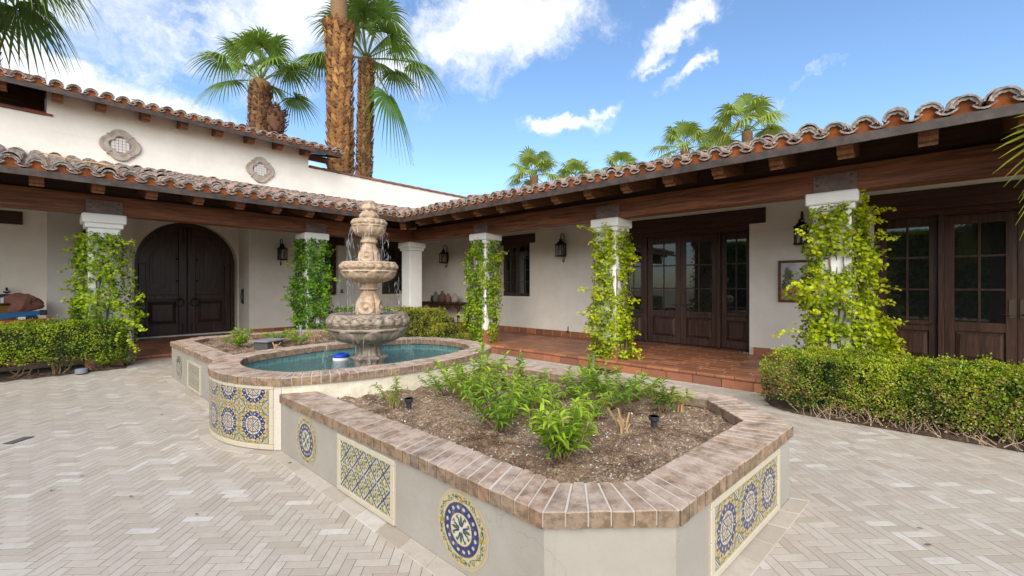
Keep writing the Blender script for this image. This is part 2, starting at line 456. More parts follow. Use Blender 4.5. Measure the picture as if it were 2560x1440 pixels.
def f_paver(b):
    n = b.noise(b.wp, 11, 6, 0.65); f = b.noise(b.wp, 70, 5, 0.7); pit = b.noise(b.wp, 34, 6, 0.8, 1.5); big = b.noise(b.wp, 0.8, 4, 0.6)
    base = b.ramp(b.rnd, [(0, (0.38, 0.325, 0.265)), (.2, (0.47, 0.42, 0.36)), (.4, (0.42, 0.365, 0.305)), (.6, (0.50, 0.455, 0.395)), (.8, (0.45, 0.395, 0.335)), (.92, (0.51, 0.465, 0.405)), (1, (0.58, 0.55, 0.51))])
    c = b.mix(b.m('MULTIPLY', b.sm(n, 0.42, 0.72), 0.55), base, (0.37, 0.32, 0.265))
    c = b.mix(b.m('MULTIPLY', b.sm(f, 0.52, 0.7), 0.35), c, (0.56, 0.52, 0.46))
    c = b.mix(b.m('MULTIPLY', b.sm(pit, 0.60, 0.68), 0.65), c, (0.21, 0.17, 0.135))
    c = b.mix(b.m('MULTIPLY', b.sm(big, 0.5, 0.75), 0.25), c, (0.36, 0.32, 0.27))
    return dict(base=c, rough=b.ramp(n, [(0, (0.5,) * 3), (1, (0.75,) * 3)]), bump=b.m('SUBTRACT', b.m('MULTIPLY', f, 0.4), b.sm(pit, 0.60, 0.7)), bs=0.3, bd=0.004, spec=0.35)
M['paver'] = material('travertine_paver', f_paver)
M['grout'] = material('paver_grout', lambda b: dict(base=b.mix(b.noise(b.wp, 20, 5, 0.7), (0.18, 0.145, 0.115), (0.26, 0.22, 0.185)), rough=0.95))
def f_saltillo(b):
    n = b.noise(b.wp, 7, 5, 0.6); f = b.noise(b.wp, 50, 4)
    base = b.ramp(b.rnd, [(0, (0.38, 0.15, 0.075)), (.3, (0.25, 0.098, 0.055)), (.5, (0.44, 0.18, 0.088)), (.7, (0.21, 0.092, 0.056)), (.85, (0.32, 0.13, 0.068)), (1, (0.48, 0.20, 0.09))])
    c = b.mix(b.m('MULTIPLY', b.sm(n, 0.4, 0.7), 0.6), base, (0.20, 0.085, 0.05))
    return dict(base=c, rough=b.ramp(n, [(0, (0.34,) * 3), (1, (0.55,) * 3)]), bump=b.m('ADD', n, b.m('MULTIPLY', f, 0.3)), bs=0.12, bd=0.006, spec=0.4)
M['saltillo'] = material('saltillo_tile', f_saltillo)
M['tile_grout'] = material('tile_grout', lambda b: dict(base=b.mix(b.noise(b.wp, 25, 5, 0.7), (0.52, 0.38, 0.29), (0.66, 0.52, 0.41)), rough=0.9))
def f_capbrick(b):
    n = b.noise(b.wp, 16, 7, 0.72); f = b.noise(b.wp, 85, 4, 0.7); pale = b.noise(b.wp, 7, 6, 0.7)
    sp = b.n('ShaderNodeSeparateXYZ', i_0=b.n('ShaderNodeNewGeometry').outputs['True Normal'])
    base = b.ramp(b.rnd, [(0, (0.23, 0.165, 0.108)), (.2, (0.31, 0.215, 0.145)), (.4, (0.25, 0.19, 0.14)), (.6, (0.34, 0.23, 0.155)), (.78, (0.27, 0.205, 0.145)), (.9, (0.33, 0.195, 0.13)), (.97, (0.22, 0.175, 0.145)), (1, (0.30, 0.125, 0.08))])
    c = b.mix(b.m('MULTIPLY', b.sm(n, 0.42, 0.62), 0.8), base, (0.13, 0.085, 0.052))
    c = b.mix(b.m('MULTIPLY', b.sm(b.noise(b.wp, 5, 5, .7), 0.55, 0.72), 0.6), c, (0.40, 0.27, 0.13))
    # patchy paler tone mixed in on faces that turn upward
    top_tone = b.m('MULTIPLY', b.sm(pale, 0.30, 0.68), b.m('MULTIPLY', b.sm(sp.outputs[2], 0.3, 0.9), 0.85))
    c = b.mix(top_tone, c, (0.56, 0.44, 0.365))
    c = b.mix(b.m('MULTIPLY', b.sm(f, 0.55, 0.7), 0.25), c, (0.50, 0.42, 0.35))
    return dict(base=c, rough=0.92, bump=b.m('ADD', n, b.m('MULTIPLY', f, 0.7)), bs=0.5, bd=0.008, spec=0.2)
M['capbrick'] = material('cap_brick', f_capbrick)
M['cap_mortar'] = material('cap_mortar', lambda b: dict(base=b.mix(b.noise(b.wp, 30, 6, 0.7), (0.44, 0.385, 0.335), (0.66, 0.60, 0.53)), rough=0.95, bump=b.noise(b.wp, 60, 4), bs=0.4, bd=0.004))
M['glaze'] = material('glazed_painted_tile', lambda b: dict(base=b.mix(b.m('MULTIPLY', b.sm(b.noise(b.wp, 25, 5, 0.7), .5, .75), .25), b.col, (0.55, 0.5, 0.4)), rough=0.22, spec=0.5, bump=b.noise(b.wp, 60, 3), bs=0.05, bd=0.003))
M['cream_tile'] = material('cream_edge_tile', lambda b: dict(base=b.mix(b.noise(b.wp, 14, 5, 0.7), (0.46, 0.41, 0.30), (0.54, 0.49, 0.39)), rough=0.3, spec=0.5))
def f_soil(b):
    n = b.noise(b.wp, 3.4, 7, 0.7); f = b.noise(b.wp, 120, 3, 0.7); m_ = b.noise(b.wp, 45, 5, 0.75)
    c = b.mix(b.sm(n, 0.35, 0.62), (0.12, 0.066, 0.036), (0.30, 0.195, 0.12))
    c = b.mix(b.m('MULTIPLY', b.sm(m_, 0.52, 0.62), b.m('MULTIPLY', b.sm(n, 0.36, 0.58), 0.95)), c, (0.60, 0.54, 0.46))
    c = b.mix(b.m('MULTIPLY', b.sm(f, 0.58, 0.66), 0.7), c, (0.62, 0.58, 0.52))
    c = b.mix(b.m('MULTIPLY', b.sm(f, 0.44, 0.36), 0.6), c, (0.045, 0.026, 0.016))
    return dict(base=c, rough=0.97, bump=b.m('ADD', m_, f), bs=0.8, bd=0.012, spec=0.15)
M['soil'] = material('planter_soil', f_soil)
M['bed_soil'] = material('bed_soil', lambda b: dict(base=b.mix(b.sm(b.noise(b.wp, 14, 7, 0.75), .35, .7), (0.028, 0.018, 0.011), (0.11, 0.075, 0.05)), rough=0.97, bump=b.noise(b.wp, 40, 5, 0.7), bs=0.7, bd=0.015))
M['desert'] = material('desert_ground', lambda b: dict(base=b.mix(b.noise(b.wp, 0.3, 6, 0.7), (0.30, 0.24, 0.17), (0.42, 0.35, 0.26)), rough=0.95))
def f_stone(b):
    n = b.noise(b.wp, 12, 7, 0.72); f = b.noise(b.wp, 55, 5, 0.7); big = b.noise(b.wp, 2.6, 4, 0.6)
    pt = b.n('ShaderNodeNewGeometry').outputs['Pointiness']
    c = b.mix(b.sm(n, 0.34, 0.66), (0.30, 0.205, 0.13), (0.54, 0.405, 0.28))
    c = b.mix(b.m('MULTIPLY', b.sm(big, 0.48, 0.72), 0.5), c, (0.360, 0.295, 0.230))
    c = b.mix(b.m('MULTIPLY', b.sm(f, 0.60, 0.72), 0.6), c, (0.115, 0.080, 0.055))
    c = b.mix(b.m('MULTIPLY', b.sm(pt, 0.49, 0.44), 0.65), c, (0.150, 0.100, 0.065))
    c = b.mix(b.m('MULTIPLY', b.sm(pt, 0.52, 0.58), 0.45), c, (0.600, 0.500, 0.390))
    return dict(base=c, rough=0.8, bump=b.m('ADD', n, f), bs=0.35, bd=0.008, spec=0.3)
M['cantera'] = material('carved_stone', f_stone)
def f_wetstone(b):
    n = b.noise(b.wp, 12, 7, 0.72); f = b.noise(b.wp, 55, 5, 0.7)
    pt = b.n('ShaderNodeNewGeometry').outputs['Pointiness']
    c = b.mix(b.sm(n, 0.34, 0.66), (0.17, 0.13, 0.098), (0.35, 0.28, 0.215))
    c = b.mix(b.m('MULTIPLY', b.sm(f, 0.58, 0.70), 0.5), c, (0.05, 0.038, 0.03))
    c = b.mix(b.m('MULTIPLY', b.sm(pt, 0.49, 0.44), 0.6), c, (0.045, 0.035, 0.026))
    return dict(base=c, rough=0.42, bump=b.m('ADD', n, f), bs=0.3, bd=0.008, spec=0.5)
M['wetstone'] = material('wet_carved_stone', f_wetstone)
M['surround'] = material('quatrefoil_stone', lambda b: dict(base=b.mix(b.sm(b.noise(b.wp, 6, 7, 0.75), .3, .7), (0.30, 0.245, 0.20), (0.46, 0.395, 0.335)), rough=0.9, bump=b.noise(b.wp, 20, 6, 0.7), bs=0.3, bd=0.01))
M['grille_tile'] = material('white_grille_tile', lambda b: dict(base=(0.62, 0.575, 0.54), rough=0.5))
M['grille_joint'] = material('grille_joint', lambda b: dict(base=(0.26, 0.24, 0.23), rough=0.9))
def f_mosaic(b):
    br = b.n('ShaderNodeTexBrick'); br.offset = 0.0
    uv = b.n('ShaderNodeUVMap').outputs[0]
    b.put(br.inputs['Vector'], uv); br.inputs['Scale'].default_value = 1.0
    br.inputs['Brick Width'].default_value = 0.052; br.inputs['Row Height'].default_value = 0.052; br.inputs['Mortar Size'].default_value = 0.0022
    br.inputs['Color1'].default_value = (0.075, 0.20, 0.20, 1); br.inputs['Color2'].default_value = (0.16, 0.31, 0.30, 1); br.inputs['Mortar'].default_value = (0.32, 0.38, 0.36, 1)
    c = b.mix(b.m('MULTIPLY', b.sm(b.noise(b.wp, 12, 5, .7), .4, .7), 0.5), br.outputs['Color'], (0.10, 0.22, 0.21))
    return dict(base=c, rough=0.2, spec=0.5)
M['mosaic'] = material('teal_pool_mosaic', f_mosaic)
M['pool_floor'] = material('pool_plaster', lambda b: dict(base=b.mix(b.noise(b.wp, 6, 5, .7), (0.05, 0.15, 0.16), (0.09, 0.22, 0.23)), rough=0.6))
def f_water(b):
    n = b.noise(stretched(b, b.wp, 1, 1, 0), 14, 4, 0.6, 0.6); n2 = b.noise(stretched(b, b.wp, 1, 1, 0), 45, 3, 0.5)
    return dict(base=(0.62, 0.86, 0.86), rough=0.04, trans=0.92, ior=1.33, spec=0.5, bump=b.m('ADD', n, b.m('MULTIPLY', n2, 0.35)), bs=0.7, bd=0.025)
M['water'] = material('pool_water', f_water)
M['drops'] = material('falling_water', lambda b: dict(base=(0.92, 0.95, 1.0), rough=0.08, trans=0.35, ior=1.33, spec=0.8, alpha=0.5))
M['glass'] = material('window_glass', lambda b: dict(base=(0.012, 0.014, 0.014), rough=0.025, spec=0.9, alpha=0.84))
M['lamp_glass'] = material('lantern_glass', lambda b: dict(base=(0.5, 0.5, 0.48), rough=0.1, alpha=0.18))
M['candle'] = material('candle_tube', lambda b: dict(base=(0.55, 0.52, 0.46), rough=0.6))
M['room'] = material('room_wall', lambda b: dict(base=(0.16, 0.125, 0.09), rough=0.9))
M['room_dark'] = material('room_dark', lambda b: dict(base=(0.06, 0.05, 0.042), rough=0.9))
def f_leaf(tr, rough=0.42):
    def fn(b):
        c = b.mix(b.m('MULTIPLY', b.noise(b.wp, 60, 2), 0.4), b.col, b.mix(1.0, b.col, (0.6, 0.65, 0.5), 'MULTIPLY'))
        return dict(base=c, rough=rough, spec=0.35, transl=tr, tcol=b.mix(1.0, b.col, (1.5, 1.35, 0.6), 'MULTIPLY'))
    return fn
M['leaf'] = material('leaf', f_leaf(0.34))
M['palm_leaf'] = material('palm_leaf', f_leaf(0.22, 0.38))
M['dry'] = material('dry_plant', lambda b: dict(base=b.col, rough=0.85, spec=0.2))
M['twig'] = material('twig_bark', lambda b: dict(base=b.mix(b.noise(b.wp, 40, 4), (0.10, 0.065, 0.042), (0.25, 0.19, 0.13)), rough=0.9))
M['hedge_core'] = material('hedge_core', lambda b: dict(base=b.mix(b.noise(b.wp, 25, 5, .7), (0.012, 0.018, 0.006), (0.045, 0.05, 0.018)), rough=1.0))
M['boot'] = material('palm_boot', lambda b: dict(base=b.mix(b.m('MULTIPLY', b.noise(b.wp, 14, 5, .7), 0.6), b.col, (0.13, 0.065, 0.028)), rough=0.9, bump=b.noise(stretched(b, b.wp, 60, 60, 8), 1.0, 4), bs=0.4, bd=0.01))
M['palm_bark'] = material('palm_bark', lambda b: dict(base=b.mix(b.noise(stretched(b, b.wp, 4, 4, 30), 1.0, 5, .7), (0.14, 0.075, 0.036), (0.28, 0.17, 0.085)), rough=0.92, bump=b.noise(stretched(b, b.wp, 6, 6, 40), 1.0, 4), bs=0.5, bd=0.02))
M['plain'] = material('painted', lambda b: dict(base=b.col, rough=0.5))
M['matte'] = material('matte', lambda b: dict(base=b.mix(b.m('MULTIPLY', b.noise(b.wp, 18, 5, .7), 0.35), b.col, b.mix(1.0, b.col, (0.55, 0.55, 0.55), 'MULTIPLY')), rough=0.85))
M['black_plastic'] = material('black_plastic', lambda b: dict(base=b.mix(b.noise(b.wp, 40, 4, .7), (0.012, 0.014, 0.017), (0.05, 0.055, 0.06)), rough=0.45))
# ------------------------------------------------------------------ the setting
g = MB(); g.add([(-150, -150, -0.06), (150, -150, -0.06), (150, 150, -0.06), (-150, 150, -0.06)], [(0, 1, 2, 3)])
kind(g.build('ground', M['desert']), 'structure')

WY, WX = 13.1, 9.25            # wall faces of the two wings
FZ = 0.18                      # porch floor
PX, PY = 6.84, 10.62           # porch edges
CX0, CY0, CW, CZ = 6.899, 10.05, 0.56, 2.72     # capitals: front faces, width, top

# planter outlines (wall faces)
PL = [(1.5, 4.2), (1.5, 1.18), (1.91, 0.76), (3.58, 0.62), (4.15, 1.16), (4.15, 4.2)]
PR = [(4.15, 5.93), (4.15, 8.93), (3.72, 9.38), (1.95, 9.38), (1.5, 8.95), (1.5, 5.93)]
def arc(p, q, sag, n=22):
    """points from p to q bulging to the right of p->q by sag"""
    p, q = Vector(p).to_2d(), Vector(q).to_2d()
    ch = q - p; L = ch.length; R = (L * L / 4 + sag * sag) / (2 * sag)
    nrm = Vector((ch.y, -ch.x)).normalized(); cen = (p + q) / 2 - nrm * (R - sag)
    a0 = math.atan2(p.y - cen.y, p.x - cen.x); a1 = math.atan2(q.y - cen.y, q.x - cen.x)
    while a1 < a0: a1 += 2 * pi
    return [(cen.x + R * math.cos(a0 + (a1 - a0) * i / n), cen.y + R * math.sin(a0 + (a1 - a0) * i / n)) for i in range(n)]
POOL = (arc((1.5, 5.93), (1.5, 4.2), 0.31, 25) + arc((1.5, 4.2), (4.15, 4.2), 0.36, 34)
        + arc((4.15, 4.2), (4.15, 5.93), 0.31, 25) + arc((4.15, 5.93), (1.5, 5.93), 0.36, 34))
def inside(p, poly):
    x, y = p; c = False; j = len(poly) - 1
    for i in range(len(poly)):
        xi, yi = poly[i]; xj, yj = poly[j]
        if (yi > y) != (yj > y) and x < (xj - xi) * (y - yi) / (yj - yi) + xi: c = not c
        j = i
    return c
def offset_poly(pts, d, closed=True):
    """offset to the right-hand side (outwards for counter-clockwise) by d, mitred"""
    n = len(pts); out = []
    for i in range(n):
        p = Vector(pts[i]).to_2d()
        a = Vector(pts[i - 1]).to_2d() if (closed or i > 0) else None
        c = Vector(pts[(i + 1) % n]).to_2d() if (closed or i < n - 1) else None
        n1 = n2 = None
        if a is not None: e = (p - a).normalized(); n1 = Vector((e.y, -e.x))
        if c is not None: e = (c - p).normalized(); n2 = Vector((e.y, -e.x))
        if n1 is None: q = p + n2 * d
        elif n2 is None: q = p + n1 * d
        else:
            m = (n1 + n2)
            m = m.normalized() if m.length > 1e-6 else n1
            q = p + m * (d / max(m.dot(n1), 0.35))
        out.append((q.x, q.y))
    return out
OUTLINE = PL[0:1] + PL[1:5] + [PL[5]] + arc((4.15, 4.2), (4.15, 5.93), 0.31)[1:] + PR + arc((1.5, 5.93), (1.5, 4.2), 0.31)[1:]
BORDER = offset_poly(OUTLINE, 0.12)
EDGE_IN = offset_poly(OUTLINE, -0.02)
BED_R = [(5.98, -4.0), (5.98, 0.62), (6.0, 1.0), (6.18, 1.28), (6.5, 1.42), (6.84, 1.46), (6.84, -4.0)]
BED_L = [(-4.0, 9.72), (1.05, 9.9), (1.12, 10.2), (1.10, 10.62), (-4.0, 10.62)]
BED_B = [(3.5, 9.85), (5.2, 9.8), (5.75, 9.45), (5.95, 8.9), (6.02, 7.0), (6.84, 7.0), (6.84, 10.62), (3.5, 10.62)]
BED_E = [(6.45, 3.7), (6.84, 3.7), (6.84, 4.3), (6.45, 4.3)]
BEDS = [BED_R, BED_L, BED_B, BED_E]

# --- courtyard paving: herringbone of travertine
pv = MB()
gx = [-6 + i * 0.5 for i in range(27)]; gy = [-6 + j * 0.10 for j in range(170)]
vs = [(x, y, ground_h(x, y) - 0.0010) for y in gy for x in gx]
fs = [(j * 27 + i, j * 27 + i + 1, (j + 1) * 27 + i + 1, (j + 1) * 27 + i) for j in range(169) for i in range(26)]
pv.add(vs, fs)
paving = kind(pv.build('courtyard_paving', M['grout']), 'structure')
PLN, PWD = 0.186, 0.062
def paver_mesh(ln, wd):
    a, c_, gp = ln / 2, wd / 2, 0.0022
    q = MB(); x0, x1, y0, y1 = -a + gp, a - gp, -c_ + gp, c_ - gp; ch = 0.0008
    q.add([(x0, y0, -.012), (x1, y0, -.012), (x1, y1, -.012), (x0, y1, -.012), (x0, y0, -.0005), (x1, y0, -.0005), (x1, y1, -.0005), (x0, y1, -.0005),
           (x0 + ch, y0 + ch, 0), (x1 - ch, y0 + ch, 0), (x1 - ch, y1 - ch, 0), (x0 + ch, y1 - ch, 0)],
          [(0, 1, 5, 4), (1, 2, 6, 5), (2, 3, 7, 6), (3, 0, 4, 7), (4, 5, 9, 8), (5, 6, 10, 9), (6, 7, 11, 10), (7, 4, 8, 11), (8, 9, 10, 11)])
    return q
pm = paver_mesh(PLN, PWD); pmesh = pm.mesh('paver', M['paver'])
pav = []
w_ = PWD; R4 = 4
A45 = rad(45)
e1 = Vector((math.cos(A45), math.sin(A45))); e2 = Vector((-math.sin(A45), math.cos(A45)))
for j in range(-260, 260):
    for i in range(-70, 70):
        # herringbone 4:1 : horizontals at (8i*w? stepping one unit per row)
        for hv in (0, 1):
            if hv == 0: cxh = (i * 6 + j) * w_ + 1.5 * w_; cyh = j * w_ + 0.5 * w_
            else: cxh = (i * 6 + j) * w_ + 3.5 * w_; cyh = (j - 2) * w_ + 1.5 * w_
            p = e1 * cxh + e2 * cyh
            if not (-5.5 < p.x < 6.9 and -5.5 < p.y < 10.7): continue
            d = p.x * CT + p.y * ST; r = p.x * ST - p.y * CT
            if d < 0.9 or abs(r / d) > 1.75: continue
            if inside((p.x, p.y), EDGE_IN) and not (abs(p.x) < 0): continue
            if any(inside((p.x, p.y), bd) for bd in BEDS): continue
            pav.append((d, p.x, p.y, A45 + (0 if hv == 0 else pi / 2), r))
def seen(a): return abs(a[4] / a[0]) < 1.2 and a[0] > 2.2 and not inside((a[1], a[2]), BORDER)
pav.sort(key=lambda a: (not seen(a), a[0]))
rv = random.Random(3)
bv, bf, br = [], [], []
for n_, (d, x, y, ang, r) in enumerate(pav):
    z = ground_h(x, y) + rv.uniform(-0.0002, 0.0006)
    M4 = Matrix.Translation((x, y, z)) @ Matrix.Rotation(math.atan((ground_h(x, y + .02) - ground_h(x, y - .02)) / .04), 4, 'X') @ Matrix.Rotation(ang + rv.uniform(-.006, .006), 4, 'Z') @ Matrix.Rotation(rv.uniform(-.002, .002), 4, 'X')
    if n_ < 300: link('paver', pmesh, paving, M4)
    else:
        o = len(bv); bv.extend([tuple(M4 @ Vector(q)) for q in pm.v]); bf.extend([tuple(k + o for k in f) for f in pm.f]); br.extend([rv.random()] * len(pm.v))
def rnd_attr(me, vals):
    at = me.attributes.new('rnd', 'FLOAT', 'POINT'); at.data.foreach_set('value', vals)
me = bpy.data.meshes.new('pavers'); me.from_pydata(bv, [], bf); me.materials.append(M['paver']); rnd_attr(me, br)
kind(link('pavers', me, paving), 'stuff')
# border course round the planter
def walk(pts, closed=True):
    P_ = [Vector(p).to_2d() for p in pts] + ([Vector(pts[0]).to_2d()] if closed else [])
    return P_
def quad_brick(name, q4, z0, z1, mat, parent, gap=0.004, ch=0.006, jit=0.0, course=False):
    """a piece with a chamfered top from four plan corners, its faces shrunk by a joint"""
    c = sum((Vector(p).to_2d() for p in q4), Vector((0, 0))) / 4
    def shr(p, k):
        v = Vector(p).to_2d() - c; L = v.length
        return c + v * max(0.2, (L - k * 1.3) / L)
    a = [shr(p, gap) for p in q4]; t = [shr(p, gap + ch) for p in q4]
    if course:      # joints only across the course: corners (inner0, outer0, outer1, inner1)
        i0, o0, o1, i1 = [Vector(p).to_2d() for p in q4]
        eo = (o1 - o0).normalized(); ei = (i1 - i0).normalized(); ac_ = (o0 + o1 - i0 - i1).normalized()
        wb_ = rv.uniform(-.003, .003)
        a = [i0 + ei * gap, o0 + eo * gap + ac_ * wb_, o1 - eo * gap + ac_ * wb_, i1 - ei * gap]
        t = [a[0] + ei * ch + ac_ * ch, a[1] + eo * ch - ac_ * ch, a[2] - eo * ch - ac_ * ch, a[3] - ei * ch + ac_ * ch]
    dz = rv.uniform(-jit, jit); tl = [rv.uniform(-jit, jit) for _ in range(4)]
    vs = [(p.x, p.y, z0) for p in a] + [(p.x, p.y, z1 - ch + dz + tl[i]) for i, p in enumerate(a)] + [(p.x, p.y, z1 + dz + tl[i]) for i, p in enumerate(t)]
    fs = [(i, (i + 1) % 4, 4 + (i + 1) % 4, 4 + i) for i in range(4)] + [(4 + i, 4 + (i + 1) % 4, 8 + (i + 1) % 4, 8 + i) for i in range(4)] + [(8, 9, 10, 11), (3, 2, 1, 0)]
    q = MB(); q.add([(v[0] - c.x, v[1] - c.y, v[2] - z0) for v in vs], fs)
    return q.build(name, mat, parent, mat4=Matrix.Translation((c.x, c.y, z0)))
def resample(inner, outer, step):
    """split two matching open polylines into pieces of about step; yields quads"""
    qs = []
    for i in range(len(inner) - 1):
        a, b_, c, d = [Vector(q).to_2d() for q in (inner[i], inner[i + 1], outer[i + 1], outer[i])]
        L = ((b_ - a).length + (c - d).length) / 2
        n = max(1, round(L / step))
        for k in range(n):
            t0, t1 = k / n, (k + 1) / n
            qs.append((a.lerp(b_, t0), a.lerp(b_, t1), d.lerp(c, t1), d.lerp(c, t0)))
    return qs
def coarse(pts, k): return [p for i, p in enumerate(pts) if i % k == 0 or i == len(pts) - 1]
arcL = arc((1.5, 5.93), (1.5, 4.2), 0.31, 7); arcR = arc((4.15, 4.2), (4.15, 5.93), 0.31, 7)
OUT2 = arcL + PL[0:6] + arcR[1:] + PR[0:6]
OUT2 = [p for i, p in enumerate(OUT2) if i == 0 or (Vector(p) - Vector(OUT2[i - 1])).length > 1e-3]
in2 = OUT2 + [OUT2[0]]; o2 = offset_poly(OUT2, 0.112); o2 = o2 + [o2[0]]
for q in resample(in2, o2, 0.26):
    cc = sum(q, Vector((0, 0))) / 4
    quad_brick('border_stone', q, ground_h(cc.x, cc.y) - 0.012, ground_h(cc.x, cc.y) + 0.005, M['paver'], paving, 0.0025, 0.003)

# planting-bed soil
def bed(poly, z, name='bed_soil'):
    q = MB(); c = sum((Vector(p).to_2d() for p in poly), Vector((0, 0))) / len(poly)
    N = 34; xs = [p[0] for p in poly]; ys = [p[1] for p in poly]
    nx = max(4, int((max(xs) - min(xs)) / 0.07)); ny = max(4, int((max(ys) - min(ys)) / 0.07))
    ring = []
    for i in range(len(poly)):
        a, b_ = Vector(poly[i]), Vector(poly[(i + 1) % len(poly)])
        n = max(1, int((b_ - a).length / 0.1))
        for k in range(n): ring.append(a.lerp(b_, k / n))
    n = len(ring)
    vs = [(p.x, p.y, ground_h(p.x, p.y) - 0.012) for p in ring]
    for f, dz in ((0.985, 0.012), (0.93, 0.03), (0.8, 0.04), (0.5, 0.045)):
        for p in ring:
            r_ = c + (Vector((p.x, p.y)) - c) * f
            vs.append((r_.x, r_.y, ground_h(r_.x, r_.y) + dz * z + rv.uniform(-.008, .008) * z))
    fs = []
    for k in range(4):
        for i in range(n):
            fs.append((k * n + i, k * n + (i + 1) % n, (k + 1) * n + (i + 1) % n, (k + 1) * n + i))
    fs.append(tuple(range(4 * n, 5 * n)))
    q.add(vs, fs)
    return kind(q.build(name, M['bed_soil'], smooth=True), 'structure')
bed(BED_R, 1.0); bed(BED_L, 1.0); bed(BED_B, 1.0); bed(BED_E, 0.6)

# --- porch floors
fl = MB()
fl.box(PX + 0.03, WX + 0.6, -4.2, 15.2, -0.05, FZ - 0.007)
fl.box(-4.2, PX + 0.03, PY + 0.03, 15.2, -0.05, FZ - 0.0075)
floor = kind(fl.build('porch_floor', M['tile_grout']), 'structure')
def ftile(lx, ly, th=0.02, gap=0.0075, mat='saltillo'):
    q = MB(); q.bbox(-lx / 2 + gap, lx / 2 - gap, -ly / 2 + gap, ly / 2 - gap, -th, 0, 0.003); return q.mesh('tile', M[mat])
TL, TW = 0.38, 0.19
tm_y = ftile(TW, TL); tm_x = ftile(TL, TW)
tb = []; parts = []
row = 0; x = PX + 0.17
while x < WX + 0.5:
    y = -4.0 + (TL / 2 if row % 2 else 0) * 0.35
    while y < 14.0:
        if not (x < WX or -2.3 < y < 0.5 or 2.2 < y < 5.3): y += TL; continue
        parts.append((x + TW / 2, y + TL / 2, tm_y, (TW, TL))); y += TL
    x += TW; row += 1
def fview(p):
    d = p[0] * CT + p[1] * ST; r = p[0] * ST - p[1] * CT
    return d, r
vis = [p for p in parts if 0.6 < p[1] < 8.2]
rest = [p for p in parts if not (0.6 < p[1] < 8.2)]
vis.sort(key=lambda p: fview(p)[0])
rest += vis[230:]; vis = vis[:230]
row = 0; y = PY + 0.17
while y < 14.3:
    x = -4.0 + (TL / 2 if row % 2 else 0)
    while x < PX:
        if y < WY or 1.5 < x < 3.7 or x < 0.0:
            (vis if (0.7 < x < 3.6 and y < 13.0 and len(vis) < 298) else rest).append((x + TL / 2, y + TW / 2, tm_x, (TL, TW)))
        x += TL
    y += TW; row += 1
for (x, y, m_, sz) in vis: link('tile', m_, floor, Matrix.Translation((x, y, FZ + rv.uniform(-.001, .001))))
q = MB(); rr = []
for (x, y, m_, sz) in rest:
    q.box(x - sz[0] / 2 + .006, x + sz[0] / 2 - .006, y - sz[1] / 2 + .006, y + sz[1] / 2 - .006, FZ - .02, FZ - .0005); rr += [rv.random()] * 8
me = q.mesh('tiles', M['saltillo']); rnd_attr(me, rr); kind(link('tiles', me, floor), 'stuff')
# nosing and riser tiles
nos = MB(); nm = 0.27
prof = [(0.0, -0.055), (-0.018, -0.05), (-0.028, -0.03), (-0.024, -0.010), (-0.008, 0.0), (0.17, 0.0), (0.17, -0.03)]
for k, yy in ((0, 0.004), (1, nm - 0.004)): nos.v.extend([(p[0], yy, p[1]) for p in prof]); nos.c.extend([(1, 1, 1)] * len(prof))
n = len(prof); nos.f = [(i, i + 1, n + i + 1, n + i) for i in range(n - 1)] + [tuple(range(n - 1, -1, -1)), tuple(range(n, 2 * n))]; nos.mi = [0] * len(nos.f)
nmesh = nos.mesh('nosing_tile', M['saltillo'], smooth=False)
rt = MB(); rt.bbox(-0.012, 0.01, 0.005, 0.415, 0, 0.123, 0.003); rmesh = rt.mesh('riser_tile', M['saltillo'])
y = -3.0
while y < 10.0:
    link('nosing_tile', nmesh, floor, Matrix.Translation((PX, y, FZ + 0.004))); y += nm
y = -3.0
while y < 10.0:
    link('riser_tile', rmesh, floor, Matrix.Translation((PX, y, 0.002))); y += 0.42
RZ = Matrix.Rotation(-pi / 2, 4, 'Z')       # local -x faces -y ... rotate so the nose looks to -y
RZ = Matrix.Rotation(pi / 2, 4, 'Z')
x = 1.2
while x < 4.4:
    link('nosing_tile', nmesh, floor, Matrix.Translation((x + nm, PY, FZ + 0.004)) @ RZ); x += nm
x = 1.2
rl = MB(); rl.bbox(-0.012, 0.01, 0.005, 0.415, 0, 0.03, 0.003); rlm = rl.mesh('riser_tile', M['saltillo'])
while x < 4.4:
    link('riser_tile', rlm, floor, Matrix.Translation((x + 0.42, PY, 0.095)) @ RZ); x += 0.42

